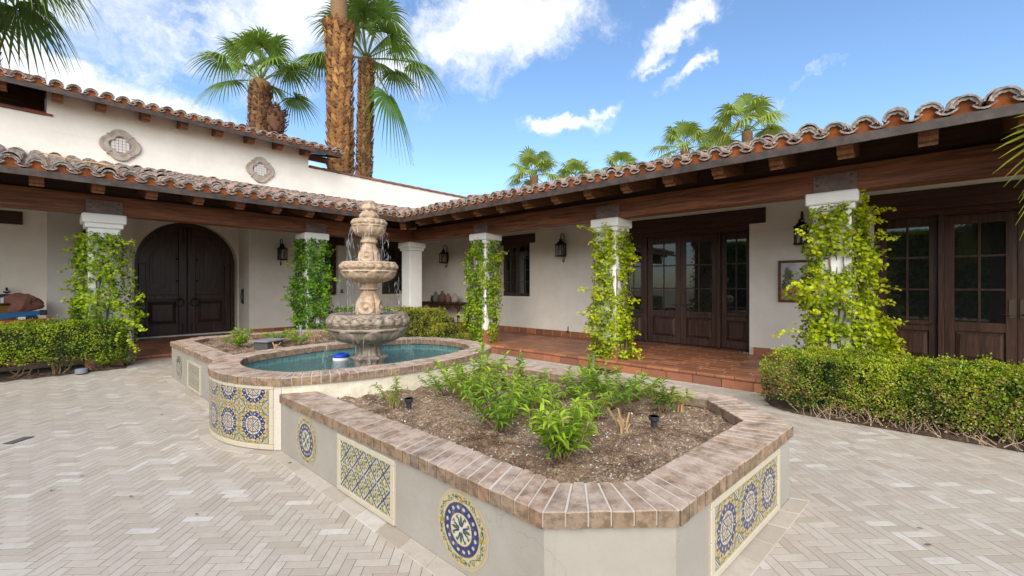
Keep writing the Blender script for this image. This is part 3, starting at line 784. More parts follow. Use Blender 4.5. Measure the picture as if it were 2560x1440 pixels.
# ------------------------------------------------------------------ house walls
def wall_y(mb, y, x0, x1, z0, z1, holes, th=0.3, mi=0):
    """wall facing -y with rectangular openings and their reveals"""
    xs = sorted(set([x0, x1] + [min(max(h[k], x0), x1) for h in holes for k in (0, 1)])); zs = sorted(set([z0, z1] + [h[k] for h in holes for k in (2, 3)]))
    ish = lambda a, c: any(h[0] <= a <= h[1] and h[2] <= c <= h[3] for h in holes)
    for i in range(len(xs) - 1):
        for k in range(len(zs) - 1):
            if ish((xs[i] + xs[i + 1]) / 2, (zs[k] + zs[k + 1]) / 2): continue
            a, b_, c, d = xs[i], xs[i + 1], zs[k], zs[k + 1]
            mb.add([(a, y, c), (b_, y, c), (b_, y, d), (a, y, d)], [(0, 1, 2, 3)], mi)
            mb.add([(a, y + th, c), (b_, y + th, c), (b_, y + th, d), (a, y + th, d)], [(3, 2, 1, 0)], mi)
    for (a, b_, c, d) in holes:
        mb.add([(a, y, c), (a, y + th, c), (a, y + th, d), (a, y, d)], [(0, 1, 2, 3)], mi)
        mb.add([(b_, y, c), (b_, y + th, c), (b_, y + th, d), (b_, y, d)], [(3, 2, 1, 0)], mi)
        mb.add([(a, y, d), (b_, y, d), (b_, y + th, d), (a, y + th, d)], [(0, 3, 2, 1)], mi)
        mb.add([(a, y, c), (b_, y, c), (b_, y + th, c), (a, y + th, c)], [(0, 1, 2, 3)], mi)
    mb.add([(x0, y, z1), (x1, y, z1), (x1, y + th, z1), (x0, y + th, z1)], [(0, 1, 2, 3)], mi)
    for xx in (x0, x1): mb.add([(xx, y, z0), (xx, y + th, z0), (xx, y + th, z1), (xx, y, z1)], [(0, 1, 2, 3)], mi)
def swapxy(mb): mb.v = [(v[1], v[0], v[2]) for v in mb.v]; mb.f = [f[::-1] for f in mb.f]; return mb

L_WING = thing('house_wing', 'white stucco house wing with arched double door and quatrefoil vents under upper roof', 'house', (2.7, WY, 0))
R_WING = thing('house_wing', 'white stucco house wing with paned french doors behind the covered porch', 'house', (WX, 3.7, 0))
PARZ = 5.0
RX0, RX1 = 1.47, 3.86
win_l = [(5.42, 6.32, 1.22, 2.90), (7.85, 9.1, 1.22, 2.90)]
wl = MB()
wall_y(wl, WY, -5.0, WX + 9, 0, PARZ, [(RX0, RX1, 0.0, 3.45), (-5.0, 0.14, 0.0, 3.45)] + win_l)
wl.build('wall', M['stucco'], L_WING)
wr_ = MB(); wall_y(wr_, WY - 0.004, 0.14, 5.42, PARZ - 0.3, 5.75, [], 0.31); wr_.build('upper_wall', M['stucco'], L_WING)
bk = MB(); bk.box(-5.0, 0.13, WY + 1.3, WY + 1.36, 3.5, 6.2); bk.box(0.132, 0.14, WY + .32, WY + 1.36, 3.5, 6.0); bk.build('eave_boards', M['rafter'], L_WING)
bk = MB(); bk.box(5.30, 5.40, WY + .32, WY + 3.0, PARZ - .3, 5.58); bk.v = [(v[0], v[1], v[2] + (max(0, v[1] - 13.42) * .24 if v[2] > 5 else 0)) for v in bk.v]; bk.build('gable_wall', M['stucco'], L_WING)
# recess round the door, the arched opening in it, and the alcove to its side
AY = 14.0; DYP = 14.28
dl = ony(331.5, 700, DYP).x; dr = ony(586, 700, DYP).x; ac = (dl + dr) / 2; ar = (dr - dl) / 2
atop = ony(458, 557, DYP).z; aspr = atop - ar
rc = MB()
na = 28; P_ = [(ac + ar * math.cos(pi * i / na), aspr + ar * math.sin(pi * i / na)) for i in range(na + 1)]
B_ = []
for (x, z) in P_:
    t = (x - ac) / ar
    B_.append((RX0 if False else x, 3.46))
top_l, top_r = RX0 - 0.01, RX1 + 0.01
outer = []
for i in range(na + 1):
    a_ = pi * i / na
    outer.append((min(max(ac + (top_r - top_l) * 1.2 * math.cos(a_), top_l), top_r), min(aspr + 3 * math.sin(a_), 3.46)))
for i in range(na):
    p, q_, r_, s_ = P_[i], P_[i + 1], outer[i + 1], outer[i]
    rc.add([(p[0], AY, p[1]), (s_[0], AY, s_[1]), (r_[0], AY, r_[1]), (q_[0], AY, q_[1])], [(0, 1, 2, 3)])
    rc.add([(p[0], AY, p[1]), (q_[0], AY, q_[1]), (q_[0], DYP + .1, q_[1]), (p[0], DYP + .1, p[1])], [(0, 1, 2, 3)])
for (xa, xb) in ((dr, top_r), (top_l, dl)):
    rc.add([(xa, AY, 0), (xb, AY, 0), (xb, AY, aspr), (xa, AY, aspr)], [(0, 1, 2, 3)])
for xx in (dl, dr): rc.add([(xx, AY, 0), (xx, DYP + .1, 0), (xx, DYP + .1, aspr), (xx, AY, aspr)], [(0, 1, 2, 3)])
for xx in (RX0, RX1): rc.add([(xx, WY + .3, 0), (xx, AY, 0), (xx, AY, 3.46), (xx, WY + .3, 3.46)], [(0, 1, 2, 3)])
rc.add([(-5, WY + .3, 3.44), (RX1, WY + .3, 3.44), (RX1, 14.6, 3.44), (-5, 14.6, 3.44)], [(0, 3, 2, 1)])
rc.add([(0.14, WY + .3, 0), (0.14, 14.05, 0), (0.14, 14.05, 3.44), (0.14, WY + .3, 3.44)], [(0, 1, 2, 3)])
rc.build('door_recess', M['stucco'], L_WING)
al = MB(); wall_y(al, 14.05, -5.0, 0.14, 0, 3.44, [(-1.9, -0.52, 1.1, 2.86)]); al.build('alcove_wall', M['stucco'], L_WING)
wr2 = MB()
wall_y(wr2, WX, -4.5, WY + 0.1, 0, 3.88, [(2.26, 5.22, 0, 2.70), (-2.4, 0.43, 0, 2.70), (7.78, 8.92, 1.2, 2.74)], 0.62)
swapxy(wr2).build('wall', M['stucco'], R_WING)
# dim rooms behind the glass
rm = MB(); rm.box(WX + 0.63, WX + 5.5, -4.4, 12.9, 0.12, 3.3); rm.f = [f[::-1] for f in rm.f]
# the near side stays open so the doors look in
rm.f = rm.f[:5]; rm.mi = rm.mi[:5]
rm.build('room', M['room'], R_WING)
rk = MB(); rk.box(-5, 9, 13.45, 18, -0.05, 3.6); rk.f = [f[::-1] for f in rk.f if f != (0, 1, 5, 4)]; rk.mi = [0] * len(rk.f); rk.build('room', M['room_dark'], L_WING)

# base tiles along the walls
bt = MB(); bt.bbox(-0.016, 0.0, 0.004, 0.286, 0, 0.15, 0.003); btm = bt.mesh('base_tile', M['saltillo'])
bg_ = MB(); bg_.box(WX - 0.012, WX - 0.001, 5.24, 12.9, FZ, FZ + 0.148); bg_.box(WX - 0.012, WX - 0.001, 0.45, 2.24, FZ, FZ + 0.148)
bg_.build('base_grout', M['tile_grout'], R_WING)
for (y0, y1) in ((5.24, 12.9), (0.45, 2.24)):
    y = y0
    while y < y1 - 0.2: link('base_tile', btm, R_WING, Matrix.Translation((WX, y, FZ))); y += 0.29
bg2 = MB(); bg2.box(RX1 + .01, 9.2, WY - .012, WY - .001, FZ, FZ + .148); bg2.build('base_grout', M['tile_grout'], L_WING)
x = RX1 + 0.02
while x < 9.0: link('base_tile', btm, L_WING, Matrix.Translation((x + 0.29, WY, FZ)) @ RZ); x += 0.29

# --- joinery
def raised_panel(name, parent, xp, y0, y1, z0, z1, dep=0.034):
    """raised and fielded panel facing -x"""
    q = MB(); m_ = 0.055
    vs = [(xp, y0, z0), (xp, y1, z0), (xp, y1, z1), (xp, y0, z1), (xp - dep, y0 + m_, z0 + m_), (xp - dep, y1 - m_, z0 + m_), (xp - dep, y1 - m_, z1 - m_), (xp - dep, y0 + m_, z1 - m_)]
    q.add(vs, [(0, 4, 5, 1)[::-1], (1, 5, 6, 2)[::-1], (2, 6, 7, 3)[::-1], (3, 7, 4, 0)[::-1], (4, 7, 6, 5)])
    q.f = [f[::-1] for f in q.f[:4]] + [q.f[4]]
    return q.build(name, M['door'], parent)
def lights(leaf, xp, y0, y1, z0, z1, cols, rows, bar=0.03):
    """glazing bars (added to the leaf mesh) and one pane object each"""
    cw = (y1 - y0 - bar * (cols - 1)) / cols; rh = (z1 - z0 - bar * (rows - 1)) / rows
    panes = []
    for i in range(cols):
        for k in range(rows):
            a = y0 + i * (cw + bar); c = z0 + k * (rh + bar)
            panes.append((a, a + cw, c, c + rh))
    for i in range(1, cols): a = y0 + i * (cw + bar) - bar; leaf.bbox(xp + 0.004, xp + 0.032, a, a + bar, z0, z1, 0.004)
    for k in range(1, rows): c = z0 + k * (rh + bar) - bar; leaf.bbox(xp + 0.006, xp + 0.030, y0, y1, c, c + bar, 0.004)
    return panes
def leafset(parent, name, xp, y0, y1, z0, z1, st, gz0, gz1, pz0, pz1, inset=0.0, handle=None):
    q = MB(); th = 0.045
    q.bbox(xp, xp + th, y0, y0 + st, z0, z1, 0.004); q.bbox(xp, xp + th, y1 - st, y1, z0, z1, 0.004)
    q.bbox(xp + .001, xp + th, y0 + st, y1 - st, z0, pz0, 0.004); q.bbox(xp + .001, xp + th, y0 + st, y1 - st, pz1, gz0, 0.004)
    q.bbox(xp + .001, xp + th, y0 + st, y1 - st, gz1, z1, 0.004)
    q.box(xp + 0.03, xp + 0.04, y0 + st, y1 - st, pz0, pz1)
    pn = lights(q, xp, y0 + st, y1 - st, gz0, gz1, 2, 3)
    lf = q.build(name, M['door'], parent)
    for (a, b_, c, d) in pn:
        w = MB(); w.box(xp + 0.014, xp + 0.018, a - .003, b_ + .003, c - .003, d + .003); w.build('pane', M['glass'], lf)
    raised_panel('panel', lf, xp + 0.03, y0 + st + .004, y1 - st - .004, pz0 + .004, pz1 - .004)
    if handle is not None:
        h = MB(); h.bbox(xp - 0.012, xp, handle - 0.035, handle + 0.035, FZ + 0.84, FZ + 1.12, 0.003); h.build('escutcheon', M['bronze'], lf)
        h = MB(); s_ = 1 if abs(handle - y0) < abs(handle - y1) else -1
        h.tube([(xp - .012, handle, FZ + .9), (xp - .05, handle, FZ + .9), (xp - .055, handle + s_ * .03, FZ + .9), (xp - .055, handle + s_ * .13, FZ + .895)], [.011, .010, .009, .007], 8); h.build('lever', M['bronze'], lf, smooth=True)
    return lf
def french_unit(ya, yb, yc, yd, ye, z1):
    """sidelight ya-yb, leaves yb-yc-yd, sidelight yd-ye (y rising)"""
    XD = WX + 0.42
    fr = MB(); j = 0.05
    for y in (ya, ye - j): fr.bbox(XD - .05, XD + .12, y, y + j, FZ, z1 + .08, .006)
    for y in (yb - .035, yd - .035): fr.bbox(XD - .06, XD + .12, y, y + .07, FZ, z1 + .08, .006)
    fr.bbox(XD - .04, XD + .12, ya + j, ye - j, z1 + .005, z1 + .08, .006)
    fr.bbox(XD - .06, XD + .12, ya + j, ye - j, FZ - .01, FZ + .025, .004)
    fr.build('door_frame', M['door'], R_WING)
    b0 = FZ + 0.03
    leafset(R_WING, 'door_leaf', XD, yb + .037, yc - .002, b0, z1, 0.115, 0.94, z1 - .14, 0.36, 0.80, handle=yc - .055)
    leafset(R_WING, 'door_leaf', XD, yc + .002, yd - .037, b0, z1, 0.115, 0.94, z1 - .14, 0.36, 0.80, handle=yc + .055)
    for (p, q_) in ((ya + j, yb - .037), (yd + .037, ye - j)):
        leafset(R_WING, 'sidelight', XD, p, q_, b0, z1, 0.10, 0.94, z1 - .14, 0.36, 0.78)
        s_ = MB(); s_.bbox(XD - .04, XD, p + .06, q_ - .06, .875, .90, .005); s_.build('ledge', M['door'], R_WING)
french_unit(2.27, 2.93, 3.745, 4.555, 5.21, 2.60)
french_unit(-2.38, -1.98, -1.18, -0.38, 0.42, 2.60)
def beam_obj(name, parent, p0, p1, w, h, mat, ch=0.012):
    """timber from p0 to p1 (centre of its section) with grain along it"""
    p0, p1 = Vector(p0), Vector(p1); L = (p1 - p0).length; a = math.atan2(p1.y - p0.y, p1.x - p0.x)
    q = MB(); q.bbox(-L / 2, L / 2, -w / 2, w / 2, -h / 2, h / 2, ch)
    return q.build(name, mat, parent, mat4=Matrix.Translation((p0 + p1) / 2) @ Matrix.Rotation(a, 4, 'Z'))
for (a, b_) in ((1.98, 5.52), (-2.75, 0.72)):
    beam_obj('lintel', R_WING, (WX + 0.10, a, 2.835), (WX + 0.10, b_, 2.835), 0.25, 0.29, M['lintel'])
    beam_obj('lintel', R_WING, (WX + 0.29, a + .30, 2.665), (WX + 0.29, b_ - .32, 2.665), 0.14, 0.09, M['lintel'])
beam_obj('lintel', R_WING, (WX + 0.05, 7.58, 2.82), (WX + 0.05, 9.12, 2.82), 0.16, 0.26, M['lintel'])
# paned casements with dark boards
def casement(parent, face, a0, a1, z0, z1, horiz):
    """horiz False: in a wall facing -x; True: facing -y"""
    q = MB(); xp = 0.0; mid = (a0 + a1) / 2
    def grp(p, q2):
        q.bbox(xp, xp + .05, p, p + .07, z0, z1, .004); q.bbox(xp, xp + .05, q2 - .07, q2, z0, z1, .004)
        q.bbox(xp, xp + .05, p + .07, q2 - .07, z0, z0 + .09, .004); q.bbox(xp, xp + .05, p + .07, q2 - .07, z1 - .09, z1, .004)
        return lights(q, xp, p + .07, q2 - .07, z0 + .09, z1 - .09, 2, 4, .022)
    pn = grp(a0, mid - .002) + grp(mid + .002, a1)
    if horiz: swapxy(q)
    T_ = Matrix.Translation((0, face, 0) if horiz else (face, 0, 0))
    cs = q.build('window', M['door'], parent, mat4=T_)
    for (a, b_, c, d) in pn:
        w = MB(); w.box(.014, .018, a - .003, b_ + .003, c - .003, d + .003)
        if horiz: swapxy(w)
        w.build('pane', M['glass'], cs, mat4=T_)
    return cs
casement(R_WING, WX + 0.14, 7.785, 8.915, 1.205, 2.70, False)
sb = MB(); sb.bbox(WX - .004, WX + .14, 7.70, 8.98, 1.13, 1.203, .01); sb.build('sill', M['stucco_white'], R_WING)
for (a, b_, c, d) in win_l:
    casement(L_WING, WY + 0.12, a + .005, b_ - .005, c + .005, d - .03, True)
    beam_obj('lintel', L_WING, (a - .22, WY + .06, d - .01), (b_ + .22, WY + .06, d - .01), 0.16, 0.26, M['lintel'])
casement(L_WING, 14.05 + 0.12, -1.89, -0.53, 1.11, 2.83, True)
beam_obj('lintel', L_WING, (-2.1, 14.09, 2.95), (-0.20, 14.09, 2.95), 0.16, 0.28, M['lintel'])

# --- the arched door
ad = MB()
def arch_pts(c, r, zs, z0, n=20, a0=0.0, a1=pi):
    return [(c + r * math.cos(a0 + (a1 - a0) * i / n), zs + r * math.sin(a0 + (a1 - a0) * i / n)) for i in range(n + 1)]
def extr_y(mb, poly, y0, y1, mi=0):
    """poly in (x,z), counter-clockwise seen from -y"""
    n = len(poly)
    vs = [(p[0], y0, p[1]) for p in poly] + [(p[0], y1, p[1]) for p in poly]
    mb.add(vs, [tuple(range(n))] + [(i, n + i, n + (i + 1) % n, (i + 1) % n) for i in range(n)], mi)
DZ0 = FZ + 0.03
def band(mb, c, r0, r1, zs, y0, y1, a0, a1, n=16):
    for i in range(n):
        t0 = a0 + (a1 - a0) * i / n; t1 = a0 + (a1 - a0) * (i + 1) / n
        extr_y(mb, [(c + r0 * math.cos(t0), zs + r0 * math.sin(t0)), (c + r1 * math.cos(t0), zs + r1 * math.sin(t0)), (c + r1 * math.cos(t1), zs + r1 * math.sin(t1)), (c + r0 * math.cos(t1), zs + r0 * math.sin(t1))], y0, y1)
fr = MB(); band(fr, ac, ar - 0.10, ar - .002, aspr, DYP - .03, DYP + .1, 0, pi, 30)
for (xa, xb) in ((ac - ar + .002, ac - ar + .10), (ac + ar - .10, ac + ar - .002)): fr.bbox(xa, xb, DYP - .03, DYP + .1, FZ, aspr, .004)
door = fr.build('arched_door', M['door'], L_WING)
door['label'] = 'dark arched double door with ring pulls'
for s_ in (-1, 1):
    lf = MB(); R_ = ar - 0.102
    pts = [(ac + s_ * .003, DZ0), (ac + s_ * R_, DZ0)] + [(ac + s_ * R_ * math.cos(pi / 2 * i / 16), aspr + R_ * math.sin(pi / 2 * i / 16)) for i in range(17)]
    pts = pts[:-1] + [(ac + s_ * .003, aspr + R_)]
    if s_ < 0: pts = pts[::-1]
    extr_y(lf, pts, DYP + .02, DYP + .07)
    # rails, stiles and the arched moulding standing on the leaf
    xin, xo = ac + s_ * .19, ac + s_ * (R_ - .15)
    for (xa, xb, za, zb) in ((ac + s_ * .006, xin, DZ0 + .01, aspr + R_ * .96), (xo, ac + s_ * (R_ - .004), DZ0 + .01, aspr), (xin, xo, DZ0 + .01, DZ0 + .26), (xin, xo, DZ0 + .92, DZ0 + 1.06)):
        lf.bbox(min(xa, xb), max(xa, xb), DYP - .022, DYP + .03, za, zb, .012)
    a0, a1 = (0, pi / 2) if s_ > 0 else (pi / 2, pi)
    band(lf, ac, R_ - .16, R_ - .004, aspr, DYP - .020, DYP + .03, a0 + (.0 if s_ > 0 else .2), a1 - (.2 if s_ > 0 else 0.0))
    leaf = lf.build('door_leaf', M['door'], door)
    # upper arched hatch and lower fielded panel
    hp = MB(); c2 = xin + s_ * .02; rr_ = abs(xo - c2) - .03; zs2 = aspr
    pts = [(c2, DZ0 + 1.10), (c2 + s_ * rr_, DZ0 + 1.10)] + [(c2 + s_ * rr_ * math.cos(pi / 2 * i / 12), zs2 + rr_ * .95 * math.sin(pi / 2 * i / 12)) for i in range(13)]
    for sc, ya, yb in ((.97, DYP + .008, DYP + .03), (0.80, DYP - .022, DYP + .01), (.60, DYP - .045, DYP + .0)):
        cx = sum(p[0] for p in pts) / len(pts); cz = sum(p[1] for p in pts) / len(pts) - .1
        pp = [(cx + (p[0] - cx) * sc, cz + (p[1] - cz) * (sc + (1 - sc) * .35)) for p in pts]
        extr_y(hp, pp if s_ > 0 else pp[::-1], ya, yb)
    hp.build('door_panel', M['door'], door)
    lp = MB(); xa, xb = sorted((xin + s_ * .045, xo - s_ * .045)); za, zb = DZ0 + .30, DZ0 + .88; m_ = .085
    lp.add([(xa, DYP + .02, za), (xb, DYP + .02, za), (xb, DYP + .02, zb), (xa, DYP + .02, zb), (xa + m_, DYP - .042, za + m_), (xb - m_, DYP - .042, za + m_), (xb - m_, DYP - .042, zb - m_), (xa + m_, DYP - .042, zb - m_)],
           [(0, 1, 5, 4), (1, 2, 6, 5), (2, 3, 7, 6), (3, 0, 4, 7), (4, 5, 6, 7)])
    lp.build('door_panel', M['door'], door)
    rg = MB(); rc_ = (ac + s_ * .165, DZ0 + .85)
    rg.tube([(rc_[0] + .095 * math.cos(2 * pi * i / 20), DYP - .055, rc_[1] + .095 * math.sin(2 * pi * i / 20)) for i in range(21)], .013, 6, caps=False)
    rg.bbox(rc_[0] - .03, rc_[0] + .03, DYP - .04, DYP - .004, rc_[1] + .06, rc_[1] + .12, .006); rg.build('ring_pull', M['iron'], door, smooth=True)
    bo = MB(); bo.tube([(ac + s_ * .10, DYP - .02, DZ0 - .02), (ac + s_ * .10, DYP - .02, DZ0 + .30)], .012, 6); bo.bbox(ac + s_ * .10 - .02, ac + s_ * .10 + .02, DYP - .03, DYP - .004, DZ0 + .2, DZ0 + .27, .004); bo.build('floor_bolt', M['iron'], door)
    tb_ = MB(); tb_.tube([(ac + s_ * .09, DYP - .02, aspr + R_ * .55), (ac + s_ * .09, DYP - .02, aspr + R_ * .97)], .010, 6); tb_.build('top_bolt', M['iron'], door)
    for zz in (DZ0 + 1.42, DZ0 + 2.0):
        kn = MB(); kn.lathe([(.03, 0), (.03, .015), (.018, .03), (.0, .034)], 10); kn.v = [(ac + s_ * .215 + v[0], DYP - .004 - v[2], zz + v[1]) for v in kn.v]; kn.f = kn.f; kn.build('clavos', M['iron'], door)
th_ = MB(); th_.bbox(dl, dr, DYP - .15, DYP + .1, FZ - .01, FZ + .028, .005); th_.build('threshold', M['stucco_white'], L_WING)

# quatrefoil vents in the upper wall
def lob(th, a, rho, sq):
    r = 0
    for k in range(4):
        dlt = th - k * pi / 2; sn = a * math.sin(dlt)
        if abs(sn) < rho: r = max(r, a * math.cos(dlt) + math.sqrt(rho * rho - sn * sn))
    return max(r, sq / max(abs(math.cos(th)), abs(math.sin(th))))
for (u, v) in ((301, 364), (650.5, 425)):
    c = ony(u, v, WY); R_ = 0.365; n = 96
    q = MB(); rings = []
    fo = [lob(2 * pi * i / n, .42, .55, .635) * R_ for i in range(n)]; fi = [lob(2 * pi * i / n, .27, .245, .27) * R_ for i in range(n)]
    lay = [(1.0, 0.0, 0.0), (1.0, 0.0, .028), (.96, .0, .05), (.90, 0, .052), (.5, 0, .036), (.12, 0, .05), (.03, 0, .04), (0, 0, -.01)]
    for (t, _, dz) in lay:
        for i in range(n):
            r = fi[i] + (fo[i] - fi[i]) * t; a = 2 * pi * i / n
            q.v.append((c.x + r * math.cos(a), WY - .006 - dz, c.z + r * math.sin(a))); q.c.append((1, 1, 1))
    for k in range(len(lay) - 1):
        for i in range(n): q.f.append((k * n + i, (k + 1) * n + i, (k + 1) * n + (i + 1) % n, k * n + (i + 1) % n)); q.mi.append(0)
    vent = q.build('quatrefoil_surround', M['surround'], L_WING)
    for k in range(4):     # scored joints on the diagonals
        a = pi / 4 + k * pi / 2; j = MB()
        r0, r1 = .40 * R_, .87 * R_
        j.tube([(c.x + r0 * math.cos(a), WY - .047, c.z + r0 * math.sin(a)), (c.x + (r0 + r1) / 2 * math.cos(a), WY - .05, c.z + (r0 + r1) / 2 * math.sin(a)), (c.x + r1 * math.cos(a), WY - .058, c.z + r1 * math.sin(a))], .006, 4); j.build('joint', M['grille_joint'], vent)
    gb = MB(); gb.v = [(c.x + f * math.cos(2 * pi * i / n), WY - .008, c.z + f * math.sin(2 * pi * i / n)) for i, f in enumerate(fi)]; gb.c = [(1, 1, 1)] * n; gb.f = [tuple(range(n))]; gb.mi = [0]; gb.build('grille_back', M['grille_joint'], vent)
    s_ = 0.062
    gm = MB(); gm.bbox(-s_ / 2 + .003, s_ / 2 - .003, -.012, 0, -s_ / 2 + .003, s_ / 2 - .003, .002); gmm = gm.mesh('tile', M['grille_tile'])
    for i in range(-3, 4):
        for k in range(-3, 4):
            x_, z_ = i * s_, k * s_; r = math.hypot(x_, z_)
            if r < .01 or r < lob(math.atan2(z_, x_), .27, .245, .27) * R_ - .012: link('tile', gmm, vent, Matrix.Translation((c.x + x_, WY - .009, c.z + z_)))
# parapet coping tiles
cp = MB(); n = 10
for (yy, rr_) in ((0.0, .125), (.40, .110)):
    for i in range(n + 1):
        a = pi * i / n; cp.v.append((yy, rr_ * math.cos(a) * 1.35, rr_ * math.sin(a) * .85)); cp.c.append((1, 1, 1))
cp.f = [(i, i + 1, n + 2 + i, n + 1 + i) for i in range(n)] + [tuple(range(n, -1, -1)), tuple(range(n + 1, 2 * n + 2))]; cp.mi = [0] * len(cp.f)
cpm = cp.mesh('coping_tile', M['ridge_tile'], smooth=False)
x = 5.5
while x < 17.5: link('coping_tile', cpm, L_WING, Matrix.Translation((x, WY + .12, PARZ - .0))); x += 0.385
x = -4.0
while x < 0.1: link('coping_tile', cpm, L_WING, Matrix.Translation((x - .02, WY + .12, PARZ - .0))); x += 0.385
# ------------------------------------------------------------------ barrel-tile roofs
def barrel(r0, r1, ln, th, a_sweep, n, up=True, tilt=0.018):
    """tapered barrel tile: axis +y, front at y=0; mi 0 body, 1 rim"""
    q = MB()
    def ring(y, r, z): return [(r * math.cos(pi / 2 + a_sweep * (0.5 - i / n)) , y, r * math.sin(pi / 2 + a_sweep * (0.5 - i / n)) + z) for i in range(n + 1)]
    o0 = ring(0, r0, tilt); o1 = ring(ln, r1, 0); i0 = ring(0, r0 - th, tilt); i1 = ring(ln, r1 - th, 0)
    k = n + 1
    q.add(o0 + o1 + i0 + i1, [], 0)
    for i in range(n):
        q.f += [(i, k + i, k + i + 1, i + 1), (2 * k + i, 2 * k + i + 1, 3 * k + i + 1, 3 * k + i), (i, i + 1, 2 * k + i + 1, 2 * k + i)]; q.mi += [0, 0, 1]
    q.f += [(0, 2 * k, 3 * k, k), (n, k + n, 3 * k + n, 2 * k + n)]; q.mi += [1, 1]
    if not up:
        q.v = [(v[0], v[1], -v[2] + 2 * tilt * (1 - v[1] / ln)) for v in q.v]; q.f = [f[::-1] for f in q.f]
    return q
CAP = barrel(.108, .090, .46, .017, rad(172), 9); PAN = barrel(.100, .086, .46, .018, rad(116), 8, up=False)
CAPM = CAP.mesh('roof_tile', [M['rooftile'], M['tilerim']], smooth=False); PANM = PAN.mesh('roof_tile', [M['rooftile'], M['tilerim']])
CAP2 = barrel(.106, .090, .46, .017, rad(172), 5); PAN2 = barrel(.100, .086, .46, .018, rad(116), 4, up=False)
cl_ = MB(); n = 10       # orange clay closure standing under each eave cap
hp_ = [(.104, -.085), (.100, -.02), (.092, .022), (.072, .058), (.040, .082), (0, .090), (-.040, .082), (-.072, .058), (-.092, .022), (-.100, -.02), (-.104, -.085)]
cl_.add([(p[0], 0, p[1]) for p in hp_] + [(p[0], .04, p[1]) for p in hp_], [tuple(range(11))] + [(i, 11 + i, 12 + i, i + 1) for i in range(10)])
CLM = cl_.mesh('closure', M['closure'])
mo = MB()                # bedding mortar arc squeezed out under the cap
for y in (0.0, .06):
    for rr_ in (.094, .070):
        for i in range(n + 1):
            a = pi * (0.04 + .92 * i / n); k = rr_ + (.006 * math.sin(i * 2.3) if rr_ < .08 else 0)
            mo.v.append((k * math.cos(a), y + .004 * math.sin(i * 1.7), k * math.sin(a))); mo.c.append((1, 1, 1))
k = n + 1
for i in range(n): mo.f += [(i, i + 1, k + i + 1, k + i), (k + i, k + i + 1, 3 * k + i + 1, 3 * k + i)]; mo.mi += [0, 0]
MOM = mo.mesh('mortar', M['mortar'])
PITCH, EXPO, SLOPE = 0.25, 0.36, 0.24
def barrel_roof(root, O, e, s, slope, a0, a1, depth, part_range, part_rows, keep=None, mortar=True, seed=1):
    """O: a point on the eave line (underside of tiles); e along the eave, s up-slope (horizontal)"""
    rg = random.Random(seed)
    al = math.atan(slope); e = Vector(e).normalized(); s = Vector(s).normalized()
    up = (s * math.cos(al) + Vector((0, 0, 1)) * math.sin(al)).normalized(); nz = e.cross(up).normalized()
    if nz.z < 0: nz = -nz
    B = Matrix((e, up, nz)).transposed().to_4x4()
    rows = int(depth / math.cos(al) / EXPO) + 1; cols = int((a1 - a0) / PITCH) + 1
    bv, bf, bm, brn = [], [], [], []
    npart = 0
    for c_ in range(cols):
        a = a0 + c_ * PITCH
        lift = 0
        for r in range(rows):
            for typ in (0, 1):
                aa = a + (PITCH / 2 if typ == 1 else 0)
                off = r * EXPO + (-.045 if typ == 0 else -.03) + rg.uniform(-.012, .012)
                P_ = Vector(O) + e * aa + up * off + nz * ((.046 if typ == 0 else .098) + rg.uniform(-.004, .006) + (.022 if typ == 0 and rg.random() < .10 else 0))
                if keep is not None and not keep(P_): continue
                M4 = Matrix.Translation(P_) @ B @ Matrix.Rotation(rg.uniform(-.02, .02), 4, 'Z') @ Matrix.Rotation(rg.uniform(-.03, .03), 4, 'Y')
                if r < part_rows and part_range[0] <= aa <= part_range[1] and npart < 296:
                    link('roof_tile', CAPM if typ == 0 else PANM, root, M4); npart += 1
                else:
                    src = CAP2 if typ == 0 else PAN2
                    o = len(bv); bv.extend([tuple(M4 @ Vector(v)) for v in src.v]); bf.extend([tuple(i + o for i in f) for f in src.f]); bm.extend(src.mi); brn.extend([rg.random()] * len(src.v))
        P_ = Vector(O) + e * a + up * 0.012 + nz * .035
        if keep is None or keep(P_):
            link('closure', CLM, root, Matrix.Translation(P_) @ B)
            if mortar: link('mortar', MOM, root, Matrix.Translation(P_ - up * .040 + nz * .020) @ B)
            # a raised pair of tiles bedded on top here and there
            if rg.random() < .30:
                P2 = Vector(O) + e * a + up * (.02 + EXPO * rg.randint(0, 2)) + nz * .092
                link('roof_tile', CAPM, root, Matrix.Translation(P2) @ B @ Matrix.Rotation(rg.uniform(-.06, .06), 4, 'Z'))
                link('mortar', MOM, root, Matrix.Translation(P2 + up * .012 - nz * .006) @ B)
    if bv:
        me = bpy.data.meshes.new('roof_tiles'); me.from_pydata(bv, [], bf); me.materials.append(M['rooftile']); me.materials.append(M['tilerim'])
        me.polygons.foreach_set('material_index', bm); rnd_attr(me, brn); kind(link('roof_tiles', me, root), 'stuff')
